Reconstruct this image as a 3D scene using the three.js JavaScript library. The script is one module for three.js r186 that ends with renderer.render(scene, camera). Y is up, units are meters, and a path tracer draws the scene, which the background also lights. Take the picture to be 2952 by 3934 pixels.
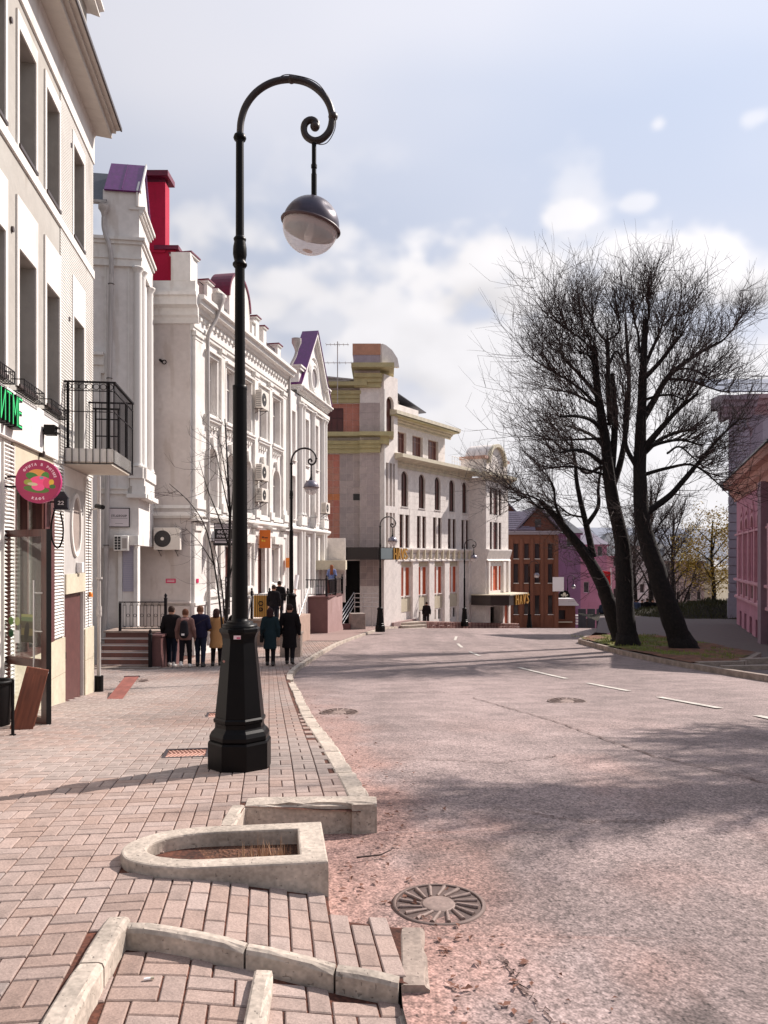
import * as THREE from 'three';
import { mergeGeometries, mergeVertices } from 'three/addons/utils/BufferGeometryUtils.js';
import { RoundedBoxGeometry } from 'three/addons/geometries/RoundedBoxGeometry.js';
import { MarchingCubes } from 'three/addons/objects/MarchingCubes.js';

// ------------------------------------------------------------------ camera, light, sky
const scene = new THREE.Scene();
const camera = new THREE.PerspectiveCamera(67.3, 768 / 1024, 0.05, 9000);
camera.position.set(0, 1.7, 0);
camera.lookAt(0, 1.7, -10);
camera.setViewOffset(768, 1024, 0, -45.8, 768, 1024);      // lens shifted up: verticals stay upright
const renderer = new THREE.WebGLRenderer({ antialias: true });
renderer.toneMapping = THREE.LinearToneMapping;
renderer.toneMappingExposure = 1.36;
renderer.shadowMap.enabled = true;
const SUN = new THREE.Vector3(0.817 * Math.cos(0.7156), Math.sin(0.7156), -0.576 * Math.cos(0.7156)).normalize();
const sun = new THREE.DirectionalLight(new THREE.Color(1.0, 0.91, 0.84), 5.0);
sun.position.copy(SUN).multiplyScalar(120).add(new THREE.Vector3(0, 0, -30));
sun.target.position.set(0, 0, -30);
sun.castShadow = true;
sun.shadow.radius = 1;
sun.shadow.mapSize.set(4096, 4096);
Object.assign(sun.shadow.camera, { left: -70, right: 70, top: 70, bottom: -70, near: 1, far: 320 });
scene.add(sun, sun.target);

function rngOf(seed) { let a = seed >>> 0; return () => { a = (a + 0x6D2B79F5) | 0; let t = Math.imul(a ^ (a >>> 15), 1 | a); t = (t + Math.imul(t ^ (t >>> 7), 61 | t)) ^ t; return ((t ^ (t >>> 14)) >>> 0) / 4294967296; }; }
const LAT = (() => { const r = rngOf(7), a = new Float32Array(65536); for (let i = 0; i < 65536; i++) a[i] = r(); return a; })();
const sm = t => t * t * (3 - 2 * t);
const sstep = (a, b, x) => { const t = Math.min(1, Math.max(0, (x - a) / (b - a))); return t * t * (3 - 2 * t); };
const lerp = (a, b, t) => a + (b - a) * t;
const clamp = (x, a, b) => Math.min(b, Math.max(a, x));
function vn(x, y, p, s = 0) {                              // periodic value noise
  let xi = Math.floor(x), yi = Math.floor(y); const fx = sm(x - xi), fy = sm(y - yi);
  const w = q => ((q % p) + p) % p;
  const L = (i, j) => LAT[((w(i) * 73 + s * 31) & 255) + (((w(j) * 151 + s * 57 + w(i) * 3) & 255) << 8)];
  return lerp(lerp(L(xi, yi), L(xi + 1, yi), fx), lerp(L(xi, yi + 1), L(xi + 1, yi + 1), fx), fy);
}
function fbm(u, v, base, oct, s = 0) { let a = 0, w = 0.5, n = 0, b = base; for (let i = 0; i < oct; i++) { a += w * vn(u * b, v * b, b, s + i); n += w; w *= 0.5; b *= 2; } return a / n; }
function vn3(x, y, z, s = 0) {
  const xi = Math.floor(x), yi = Math.floor(y), zi = Math.floor(z), fx = sm(x - xi), fy = sm(y - yi), fz = sm(z - zi);
  const L = (i, j, k) => LAT[((i * 73 + k * 37 + s * 31) & 255) + (((j * 151 + k * 101 + i * 3 + s * 57) & 255) << 8)];
  const P = k => lerp(lerp(L(xi, yi, k), L(xi + 1, yi, k), fx), lerp(L(xi, yi + 1, k), L(xi + 1, yi + 1, k), fx), fy);
  return lerp(P(zi), P(zi + 1), fz);
}
function fbm3(x, y, z, oct, s = 0) { let a = 0, w = 0.5, n = 0; for (let i = 0; i < oct; i++) { a += w * vn3(x, y, z, s + i); n += w; w *= 0.5; x *= 2.03; y *= 2.03; z *= 2.03; } return a / n; }

{ // the sky: pale spring blue with high veils, and cumulus low down; brighter towards the sun
  const W = 1536, H = 768, data = new Float32Array(W * H * 4);
  const puffs = [[7, 20, 6.5, 4.2, 1], [10.5, 19, 4, 3, 1], [13.4, 23.2, 1.9, 1.0, .9], [18.4, 23.6, 1.5, .8, .6], [19.6, 28, .8, .6, .7], [25.8, 27.2, 1.2, .7, .5], [20.5, 19.5, 6, 2.6, 1], [27, 17.5, 5, 2.8, 1], [4, 14, 7, 3.2, .8], [15, 14.5, 6, 2.5, .9], [6.5, 9, 6, 3.6, .8], [-4, 17, 6, 2.2, .5], [-12, 14, 9, 3, .5], [34, 16, 7, 3, .9]];
  const greys = [[7.4, 18.0, 3.6, 1.5, .20], [25.8, 16.6, 3.4, 1.5, .30], [2.5, 12.5, 4, 1.3, .10], [33, 14, 4, 1.6, .2]];
  const R2D = 180 / Math.PI;
  for (let j = 0; j < H; j++) for (let i = 0; i < W; i++) {
    const el = (j + .5) / H * Math.PI - Math.PI / 2, ph = ((i + .5) / W - .5) * 2 * Math.PI;
    const x = Math.cos(el) * Math.cos(ph), z = Math.cos(el) * Math.sin(ph), y = Math.sin(el);
    const o = (j * W + i) * 4; let r, g, b;
    if (y < -0.03) { r = .24; g = .20; b = .19; } else {
      const yy = Math.max(y, 0), cs = x * SUN.x + y * SUN.y + z * SUN.z, ang = Math.acos(clamp(cs, -1, 1));
      const near = .075 + .65 * Math.exp(-Math.pow(ang / 1.6, 2));
      const k = Math.pow(1 - yy, 1.5);
      r = lerp(.56, 1.0, k) * near; g = lerp(.70, 1.0, k) * near; b = lerp(.98, 1.08, k) * near;
      const f = y + .16, vx = x / f, vz = z / f;
      const veil = sstep(.36, .72, fbm3(vx * .55 + 3.1, vz * .95 + .7, 2.2, 5, 3)) * sstep(0, .25, y);
      const vb = .17 + .95 * near;
      r = lerp(r, .93 * vb, veil * .85); g = lerp(g, .915 * vb, veil * .85); b = lerp(b, .975 * vb, veil * .85);
      const az = Math.atan2(x, -z) * R2D, ed = el * R2D;
      const n1 = fbm3(x * 9, y * 15, z * 9, 5, 11), n2 = fbm3(x * 26, y * 36, z * 26, 4, 5);
      let c = 0;
      for (const [a, e, rx, ry, w] of puffs) { const dx = (az - a) / rx, dy = (ed - e) / (ed < e ? ry * .8 : ry); const q = 1 - Math.sqrt(dx * dx + dy * dy) + (n1 - .5) * 1.9 + (n2 - .5) * 1.0; c = Math.max(c, w * sstep(-.05, .42, q)); }
      const band = sstep(.40, .60, n1 + .14 * sstep(.34, .08, y) - .26 * sstep(.3, .5, y) + (n2 - .5) * .22) * sstep(.52, .34, y);
      c = Math.max(c, band * .9);
      let cb = (.17 + .96 * near) * (0.92 + .16 * n2);
      for (const [a, e, rx, ry, w] of greys) { const dx = (az - a) / rx, dy = (ed - e) / ry; cb *= 1 - w * sstep(1.3, .2, Math.sqrt(dx * dx + dy * dy) + (n1 - .5) * 1.2); }
      r = lerp(r, .99 * cb, c); g = lerp(g, .965 * cb, c); b = lerp(b, .985 * cb, c);
    }
    data[o] = r; data[o + 1] = g; data[o + 2] = b; data[o + 3] = 1;
  }
  const t = new THREE.DataTexture(data, W, H, THREE.RGBAFormat, THREE.FloatType);
  t.mapping = THREE.EquirectangularReflectionMapping; t.magFilter = THREE.LinearFilter; t.minFilter = THREE.LinearFilter; t.wrapS = THREE.RepeatWrapping; t.needsUpdate = true;
  scene.background = t; scene.environment = t;
}

// ------------------------------------------------------------------ textures and materials
function tex(n, f, srgb = true, rep = 1) {
  const d = new Uint8Array(n * n * 4);
  for (let j = 0; j < n; j++) for (let i = 0; i < n; i++) {
    const c = f(i / n, j / n), o = (j * n + i) * 4;
    if (typeof c === 'number') { d[o] = d[o + 1] = d[o + 2] = clamp(c * 255, 0, 255); } else { d[o] = clamp(c[0] * 255, 0, 255); d[o + 1] = clamp(c[1] * 255, 0, 255); d[o + 2] = clamp(c[2] * 255, 0, 255); }
    d[o + 3] = 255;
  }
  const t = new THREE.DataTexture(d, n, n, THREE.RGBAFormat);
  t.wrapS = t.wrapT = THREE.RepeatWrapping; t.magFilter = THREE.LinearFilter; t.minFilter = THREE.LinearMipmapLinearFilter; t.generateMipmaps = true;
  if (srgb) t.colorSpace = THREE.SRGBColorSpace;
  t.repeat.set(rep, rep); t.needsUpdate = true; return t;
}
const rT = rngOf(99);
const T = {
  plaster: tex(512, (u, v) => { const a = fbm(u, v, 4, 5, 1), b = fbm(u, v, 32, 3, 9), st = fbm(u, v * .25, 16, 3, 22); return [.93 + .10 * (a - .5) + .06 * (b - .5) - .05 * sstep(.6, .8, st), .925 + .12 * (a - .5) + .06 * (b - .5) - .06 * sstep(.6, .8, st), .92 + .13 * (a - .5) + .06 * (b - .5) - .07 * sstep(.6, .8, st)]; }, true, .28),
  plasterB: tex(256, (u, v) => .5 + .6 * (fbm(u, v, 24, 4, 4) - .5), false, .8),
  concrete: tex(512, (u, v) => { const a = fbm(u, v, 5, 5, 2), b = fbm(u, v, 60, 2, 8), p = vn(u * 90, v * 90, 90, 3); const q = .84 + .30 * (a - .5) + .20 * (b - .5) - (p > .93 ? .2 : 0); return [q, q * .985, q * .955]; }, true, .9),
  concreteB: tex(512, (u, v) => .5 + .5 * (fbm(u, v, 40, 4, 6) - .5) - (vn(u * 90, v * 90, 90, 3) > .92 ? .3 : 0), false, .9),
  paver: tex(512, (u, v) => { const a = fbm(u, v, 8, 4, 12), b = vn(u * 170, v * 170, 170, 2), c = vn(u * 90, v * 90, 90, 5); const q = .86 + .16 * (a - .5) + .13 * (b - .5) + .10 * (c - .5); return [q, q * .985, q * .97]; }, true, 1.6),
  asphalt: tex(1024, (u, v) => { const a = fbm(u, v, 6, 4, 21), b = vn(u * 300, v * 300, 300, 2), c = vn(u * 150, v * 150, 150, 7), e = vn(u * 80, v * 80, 80, 4); let q = .78 + .22 * (a - .5) + .30 * (b - .5) + .26 * (c - .5) + .14 * (e - .5); if (b > .94) q += .16; if (c < .08) q -= .18; return [q * 1.01, q * .985, q * .975]; }, true, .45),
  asphaltB: tex(1024, (u, v) => .5 + .45 * (vn(u * 260, v * 260, 260, 2) - .5) + .4 * (vn(u * 140, v * 140, 140, 7) - .5), false, .45),
  soil: tex(512, (u, v) => { const a = fbm(u, v, 9, 5, 41), b = vn(u * 120, v * 120, 120, 3); return [.60 + .5 * (a - .5) + .3 * (b - .5), .52 + .45 * (a - .5) + .28 * (b - .5), .46 + .4 * (a - .5) + .26 * (b - .5)]; }, true, .8),
  bark: tex(512, (u, v) => .55 + .5 * (fbm(u * 1, v * .3, 24, 4, 15) - .5) + .3 * (fbm(u, v, 10, 4, 3) - .5), true, 1.2),
  corr: tex(64, (u, v) => .5 + .5 * Math.sin(v * Math.PI * 2 * 4), false, 5),
  tileN: tex(256, (u, v) => { const a = fbm(u, v, 6, 5, 31), b = fbm(u, v, 40, 2, 7); const q = .90 + .14 * (a - .5) + .08 * (b - .5); return [q, q * .99, q * .98]; }, true, .9),
  wood: tex(256, (u, v) => { const g = fbm(u * 1, v * .1, 32, 4, 51); return .75 + .35 * (g - .5); }, true, 1.5),
  metal: tex(256, (u, v) => .85 + .25 * (fbm(u, v, 10, 5, 61) - .5) , true, 1.2),
};
const C3 = (r, g, b) => new THREE.Color().setRGB(r, g, b);
function mat(c, rough = .8, o = {}) { return new THREE.MeshStandardMaterial({ color: C3(...c), roughness: rough, metalness: 0, ...o }); }
const pl = (c, o = {}) => mat(c, .92, { map: T.plaster, bumpMap: T.plasterB, bumpScale: .004, ...o });
const MT = {
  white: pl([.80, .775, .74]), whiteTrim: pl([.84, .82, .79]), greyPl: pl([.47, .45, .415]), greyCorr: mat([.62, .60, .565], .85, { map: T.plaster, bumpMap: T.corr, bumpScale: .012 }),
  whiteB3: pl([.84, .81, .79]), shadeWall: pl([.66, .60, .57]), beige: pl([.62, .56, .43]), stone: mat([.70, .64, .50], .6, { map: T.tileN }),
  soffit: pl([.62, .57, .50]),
  brownDoor: mat([.15, .06, .055], .45, { map: T.metal }), brownFrame: mat([.13, .042, .030], .35, { map: T.wood }), board: mat([.30, .085, .04], .55, { map: T.wood }),
  darkFrame: mat([.045, .028, .026], .45), glass: mat([.045, .040, .042], .06, {}), glassLight: mat([.33, .30, .31], .12), glassRed: mat([.10, .030, .024], .3), redPane: mat([.50, .10, .04], .6), redPanel: mat([.52, .10, .04], .4),
  black: new THREE.MeshPhysicalMaterial({ color: C3(.008, .0065, .007), roughness: .5, specularIntensity: .35, map: T.metal }), blackIron: new THREE.MeshPhysicalMaterial({ color: C3(.012, .009, .011), roughness: .6, specularIntensity: .4 }), iron: mat([.035, .026, .030], .5),
  lampBlack: new THREE.MeshPhysicalMaterial({ color: C3(.0055, .0045, .005), roughness: .38, specularIntensity: .28, map: T.metal }),
  chrome: mat([.60, .58, .57], .28, { metalness: .85 }), pipe: mat([.62, .57, .54], .5, { map: T.metal }), grille: mat([.03, .028, .028], .6),
  concrete: mat([.62, .545, .49], .95, { map: T.concrete, bumpMap: T.concreteB, bumpScale: .006 }), concreteD: mat([.42, .345, .31], .95, { map: T.concrete, bumpMap: T.concreteB, bumpScale: .006 }),
  soil: mat([.30, .17, .12], 1, { map: T.soil, bumpMap: T.soil, bumpScale: .03 }),
  joint: mat([.23, .105, .08], 1, { map: T.soil }),
  redRoof: mat([.20, .010, .045], .45, { map: T.metal }), redWall: pl([.52, .008, .055]), purpleRoof: mat([.17, .02, .18], .3, { map: T.metal }), slate: mat([.06, .065, .085], .5, { map: T.metal }),
  olive: mat([.56, .50, .27], .7, { map: T.tileN }), oliveL: mat([.74, .68, .53], .7, { map: T.tileN }), cream: mat([.93, .875, .845], .7, { map: T.tileN }),
  pinkWall: pl([.56, .26, .36]), pinkTrim: pl([.66, .36, .44]), pinkOr: pl([.62, .34, .30]), mauve: pl([.36, .18, .33]), greyBlue: pl([.36, .35, .42]), greyBlueL: pl([.47, .48, .56]), quoin: pl([.33, .30, .35]),
  brick: pl([.19, .075, .046]), brickD: pl([.12, .045, .034]), tileRoof: mat([.22, .18, .25], .5, { map: T.metal }),
  ac: mat([.66, .61, .55], .5), acWhite: mat([.78, .75, .70], .5), signWhite: mat([.80, .78, .78], .4), signRed: mat([.55, .01, .09], .4), orange: mat([.75, .22, .02], .4),
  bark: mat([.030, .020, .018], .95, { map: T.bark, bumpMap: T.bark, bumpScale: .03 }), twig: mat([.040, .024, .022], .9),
  skin: mat([.50, .27, .19], .6), shoeW: mat([.75, .70, .66], .6), shoeB: mat([.025, .020, .020], .5),
  marking: mat([.74, .71, .68], .8, { map: T.concrete }), grass: mat([.13, .16, .03], .9), dryGrass: mat([.42, .25, .15], .9, { side: THREE.DoubleSide }),
  green: mat([.03, .55, .17], .4, { emissive: C3(.02, .30, .09), emissiveIntensity: .35 }), magenta: mat([.42, .02, .13], .4),
  gold: mat([.55, .30, .07], .45, { metalness: .3 }), tileStep: mat([.22, .10, .085], .6, { map: T.tileN }), terrace: mat([.17, .075, .075], .6, { map: T.tileN }), terraceL: pl([.42, .28, .27]),
  clearGlass: new THREE.MeshPhysicalMaterial({ color: C3(.93, .95, .93), roughness: .03, transmission: 1, thickness: 0, ior: 1.45 }),
  bowl: new THREE.MeshPhysicalMaterial({ color: C3(.93, .90, .90), roughness: .35, transmission: .62, thickness: 0, ior: 1.3 }),
};

// ------------------------------------------------------------------ modelling helpers
const taken = {};
function numbered(n) { const k = taken[n] = (taken[n] ?? -1) + 1; return k ? `${n}_${String(k).padStart(3, '0')}` : n; }
function mesh(name, geo, m, parent) { const o = new THREE.Mesh(Array.isArray(geo) ? merge(geo) : geo, m); o.name = name; o.castShadow = o.receiveShadow = true; parent.add(o); return o; }
function merge(list) { list = list.flat(9).filter(Boolean).map(g => { let q = g.index ? g.toNonIndexed() : g; for (const k of Object.keys(q.attributes)) if (!['position', 'normal', 'uv'].includes(k)) q.deleteAttribute(k); if (!q.attributes.uv) q.setAttribute('uv', new THREE.BufferAttribute(new Float32Array(q.attributes.position.count * 2), 2)); return q; }); return list.length > 1 ? mergeGeometries(list) : list[0]; }
function group(name, parent, x = 0, y = 0, z = 0, ry = 0) { const g = new THREE.Group(); g.name = name; g.position.set(x, y, z); g.rotation.y = ry; parent.add(g); return g; }
function thing(name, label, category, pos = [0, 0, 0], ry = 0, grp) { const g = group(numbered(name), scene, ...pos, ry); g.userData = { label, category }; if (grp) g.userData.group = grp; return g; }
function tag(o, label, category, grp) { o.userData = { label, category }; if (grp) o.userData.group = grp; return o; }
function struct(o, label) { o.userData = { kind: 'structure', label }; return o; }
// box by its limits, with uv in metres
function bx(x0, x1, y0, y1, z0, z1) {
  const g = new THREE.BoxGeometry(Math.abs(x1 - x0), Math.abs(y1 - y0), Math.abs(z1 - z0)); g.translate((x0 + x1) / 2, (y0 + y1) / 2, (z0 + z1) / 2); return uvm(g);
}
function uvm(g) { // box-projected uv in metres
  if (g.index) g = g.toNonIndexed(); const p = g.attributes.position, n = g.attributes.normal, uv = new Float32Array(p.count * 2);
  for (let i = 0; i < p.count; i++) { const ax = Math.abs(n.getX(i)), ay = Math.abs(n.getY(i)), az = Math.abs(n.getZ(i)); if (ay >= ax && ay >= az) { uv[2 * i] = p.getX(i); uv[2 * i + 1] = p.getZ(i); } else if (ax >= az) { uv[2 * i] = p.getZ(i); uv[2 * i + 1] = p.getY(i); } else { uv[2 * i] = p.getX(i); uv[2 * i + 1] = p.getY(i); } }
  g.setAttribute('uv', new THREE.BufferAttribute(uv, 2)); return g;
}
function rbx(x0, x1, y0, y1, z0, z1, r = .01, seg = 1) { const g = new RoundedBoxGeometry(x1 - x0, y1 - y0, z1 - z0, seg, r); g.translate((x0 + x1) / 2, (y0 + y1) / 2, (z0 + z1) / 2); return uvm(g); }
const V = (x, y, z) => new THREE.Vector3(x, y, z);
function bar(a, b, r, seg = 6, r2 = r) { // round bar between two points
  const A = Array.isArray(a) ? V(...a) : a, B = Array.isArray(b) ? V(...b) : b, d = B.clone().sub(A), L = d.length();
  const g = new THREE.CylinderGeometry(r2, r, L, seg, 1); g.translate(0, L / 2, 0); g.applyQuaternion(new THREE.Quaternion().setFromUnitVectors(V(0, 1, 0), d.normalize())); g.translate(A.x, A.y, A.z); return g;
}
function tube(pts, r, seg = 8, n = pts.length * 6, closed = false) { return new THREE.TubeGeometry(new THREE.CatmullRomCurve3(pts.map(p => Array.isArray(p) ? V(...p) : p), closed), n, r, seg, closed); }
function lathe(pts, seg = 24, ph = 0) { return new THREE.LatheGeometry(pts.map(p => new THREE.Vector2(p[0], p[1])), seg, ph); }
function rectShape(x0, y0, x1, y1) { const s = new THREE.Shape(); s.moveTo(x0, y0); s.lineTo(x1, y0); s.lineTo(x1, y1); s.lineTo(x0, y1); s.closePath(); return s; }
function holePath(h) { // [x0,y0,x1,y1,arch]
  const p = new THREE.Path(), [x0, y0, x1, y1, arch] = h; p.moveTo(x0, y0);
  if (arch) { const r = (x1 - x0) / 2; p.lineTo(x1, y0); p.lineTo(x1, y1 - r); p.absarc((x0 + x1) / 2, y1 - r, r, 0, Math.PI, false); p.lineTo(x0, y0); } else { p.lineTo(x1, y0); p.lineTo(x1, y1); p.lineTo(x0, y1); p.closePath(); }
  return p;
}
function ext(shape, z0, z1, bevel = 0, cs = 10) { const g = new THREE.ExtrudeGeometry(shape, { depth: z1 - z0 - 2 * bevel, bevelEnabled: bevel > 0, bevelThickness: bevel, bevelSize: bevel, bevelOffset: -bevel, bevelSegments: 1, curveSegments: cs }); g.translate(0, 0, z0 + bevel); return uvm(g); }
function wallGeo(x0, x1, y0, y1, z0, z1, holes = []) { const s = rectShape(x0, y0, x1, y1); for (const h of holes) s.holes.push(holePath(h)); return ext(s, z0, z1); }
function poly(pts, z0, z1, bevel = 0) { const s = new THREE.Shape(); pts.forEach((p, i) => i ? s.lineTo(p[0], p[1]) : s.moveTo(p[0], p[1])); s.closePath(); return ext(s, z0, z1, bevel); }
// moulding: profile of [out, up] points, run along x from x0 to x1
function mould(prof, x0, x1) { const s = new THREE.Shape(); prof.forEach((p, i) => i ? s.lineTo(-p[0], p[1]) : s.moveTo(-p[0], p[1])); s.closePath(); const g = new THREE.ExtrudeGeometry(s, { depth: x1 - x0, bevelEnabled: false }); g.rotateY(Math.PI / 2); g.translate(x0, 0, 0); return uvm(g); }
function rot(g, rx = 0, ry = 0, rz = 0) { if (rx) g.rotateX(rx); if (ry) g.rotateY(ry); if (rz) g.rotateZ(rz); return g; }
// horizontal slab from a plan outline of [x, depth] points
function slab(pts, y0, y1) { const s = new THREE.Shape(); pts.forEach((p, i) => i ? s.lineTo(p[0], p[1]) : s.moveTo(p[0], p[1])); s.closePath(); const g = new THREE.ExtrudeGeometry(s, { depth: y1 - y0, bevelEnabled: false }); g.rotateX(-Math.PI / 2); g.translate(0, y0, 0); return uvm(g); }
function windowIn(parent, x0, x1, y0, y1, o = {}) { // a window set back in its opening
  const { z = -.25, t = .06, nx = 1, ny = 1, frame = MT.darkFrame, pane = MT.glass, arch = false, sill = null, sillOut = .06, name = 'window', mull = .04, transom = null } = o;
  const w = group(name, parent), fz0 = z - .03, fz1 = z + .03, f = [];
  const s = new THREE.Shape(); if (arch) { const r = (x1 - x0) / 2; s.moveTo(x0, y0); s.lineTo(x1, y0); s.lineTo(x1, y1 - r); s.absarc((x0 + x1) / 2, y1 - r, r, 0, Math.PI, false); s.closePath(); s.holes.push(holePath([x0 + t, y0 + t, x1 - t, y1 - t, true])); } else { s.moveTo(x0, y0); s.lineTo(x1, y0); s.lineTo(x1, y1); s.lineTo(x0, y1); s.closePath(); s.holes.push(holePath([x0 + t, y0 + t, x1 - t, y1 - t])); }
  f.push(ext(s, fz0, fz1));
  for (let i = 1; i < nx; i++) { const x = lerp(x0, x1, i / nx); f.push(bx(x - mull / 2, x + mull / 2, y0 + t, y1 - (arch ? t * 2 : t), fz0 + .004, fz1 - .004)); }
  const tr = transom ?? Array.from({ length: ny - 1 }, (_, i) => (i + 1) / ny);
  for (const q of tr) { const y = lerp(y0, y1, q); f.push(bx(x0 + t, x1 - t, y - mull / 2, y + mull / 2, fz0 + .006, fz1 - .006)); }
  mesh('frame', f, frame, w);
  if (arch) mesh('pane', new THREE.ShapeGeometry((() => { const q = new THREE.Shape(); const r = (x1 - x0) / 2; q.moveTo(x0, y0); q.lineTo(x1, y0); q.lineTo(x1, y1 - r); q.absarc((x0 + x1) / 2, y1 - r, r, 0, Math.PI, false); return q; })()).translate(0, 0, z - .012), pane, w);
  else mesh('pane', bx(x0 + .01, x1 - .01, y0 + .01, y1 - .01, z - .018, z - .010), pane, w);
  if (sill) mesh('sill', bx(x0 - .03, x1 + .03, y0 - .035, y0 + .012, z + .03, sillOut), sill, w);
  return w;
}
function canvasTex(w, h, draw) { const c = document.createElement('canvas'); c.width = w; c.height = h; draw(c.getContext('2d'), w, h); const t = new THREE.CanvasTexture(c); t.colorSpace = THREE.SRGBColorSpace; t.anisotropy = 4; return t; }
function panelTex(name, parent, w, h, pos, draw, o = {}) { // a flat printed face, facing +z of its parent
  const t = canvasTex(o.pw ?? 256, o.ph ?? Math.round((o.pw ?? 256) * h / w), draw); const g = new THREE.PlaneGeometry(w, h); const m = mesh(name, g, new THREE.MeshStandardMaterial({ map: t, roughness: o.rough ?? .5 }), parent); m.position.set(...pos); if (o.ry) m.rotation.y = o.ry; return m;
}
// heights: drop of the pavement below the eye against distance
const DT = [[0, 1.62], [3, 1.66], [6.67, 1.81], [10, 2.12], [15, 2.62], [22.9, 3.24], [32, 3.75], [40, 4.1], [50, 4.5], [60, 5.4], [80, 7.4], [120, 11.5], [200, 18], [400, 26], [900, 30], [4000, 34]];
function curve(tab, q) { if (q <= tab[0][0]) return tab[0][1]; for (let i = 1; i < tab.length; i++) if (q <= tab[i][0]) { const p0 = tab[Math.max(0, i - 2)], p1 = tab[i - 1], p2 = tab[i], p3 = tab[Math.min(tab.length - 1, i + 1)]; const t = (q - p1[0]) / (p2[0] - p1[0]), h = p2[0] - p1[0]; const m1 = (p2[1] - p0[1]) / (p2[0] - p0[0] || 1) * h, m2 = (p3[1] - p1[1]) / (p3[0] - p1[0] || 1) * h; const t2 = t * t, t3 = t2 * t; return (2 * t3 - 3 * t2 + 1) * p1[1] + (t3 - 2 * t2 + t) * m1 + (-2 * t3 + 3 * t2) * p2[1] + (t3 - t2) * m2; } return tab[tab.length - 1][1]; }
const SY = d => 1.7 - curve(DT, d);                        // pavement height at a distance
const KX = [[1, .36], [2.74, .27], [3.2, .2], [3.6, .2], [5.4, -.06], [7.6, -.45], [9.9, -.85], [15.5, -1.7], [19.3, -2.28], [22, -2.5], [24.7, -2.52], [30, -2.38], [36.4, -1.97], [44.4, -.8], [52, .8], [60, 3.6], [70, 8], [80, 13]];
const kerbX = d => curve(KX, d);
const RX = [[1, 8.9], [18, 9.0], [22.6, 9.1], [29, 9.0], [36.4, 9.25], [40, 10.2], [50, 14], [70, 22], [100, 34]];
const roadY = (x, d) => SY(d) - lerp(.21, .13, sstep(6, 14, d)) + .10 * sstep(3, 9, x) * sstep(60, 12, d);

// ------------------------------------------------------------------ ground, road, pavement
function sheet(name, xs, ds, yf, m, colf) { // a sheet over columns xs(d) and rows ds, heights from yf, uv in metres
  const pos = [], uv = [], col = [], idx = [], nx = xs(ds[0]).length;
  for (const d of ds) for (const x of xs(d)) { pos.push(x, yf(x, d), -d); uv.push(x, d); if (colf) col.push(...colf(x, d)); }
  for (let j = 0; j + 1 < ds.length; j++) for (let i = 0; i + 1 < nx; i++) { const a = j * nx + i, b = a + nx; idx.push(a, a + 1, b, a + 1, b + 1, b); }
  const g = new THREE.BufferGeometry(); g.setAttribute('position', new THREE.Float32BufferAttribute(pos, 3)); g.setAttribute('uv', new THREE.Float32BufferAttribute(uv, 2)); if (colf) g.setAttribute('color', new THREE.Float32BufferAttribute(col, 3)); g.setIndex(idx); g.computeVertexNormals();
  const o = new THREE.Mesh(g, m); o.name = name; o.castShadow = o.receiveShadow = true; return o;
}
const range = (a, b, n) => Array.from({ length: n + 1 }, (_, i) => lerp(a, b, i / n));
{ // wide terrain, with the far hills as a sheet of their own
  const ds = [-60, -20, 0, 5, 10, 15, 20, 25, 30, 35, 40, 45, 50, 55, 60, 70, 80, 100, 120, 160, 200, 300, 400, 600, 900, 1500, 2500, 4000];
  const ground = sheet('ground', d => range(-60 - Math.max(0, d) * 1.2, 60 + Math.max(0, d) * 1.2, 40), ds, (x, d) => SY(Math.max(d, 0)) - .75, mat([.20, .16, .13], 1, { map: T.soil }));
  struct(ground, 'bare ground running down the valley under the street'); scene.add(ground);
  const hm = mat([.20, .22, .27], 1);
  const hill = sheet('hill', d => range(-1400, 2600, 160), range(1300, 2500, 10), (x, d) => { const t = (d - 1300) / 1200; return -30 + sstep(0, .35, t) * (52 + 34 * fbm3(x * .0016 + 9, d * .001, 3, 4) + 22 * sstep(700, 200, Math.abs(x - 620))); }, hm);
  struct(hill, 'low wooded blue hills on the horizon beyond the town'); scene.add(hill);
}
const roadX0 = d => d < 3.85 ? kerbX(d) - .12 : d < 5.5 ? -1.0 : kerbX(d) - .08;
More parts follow.
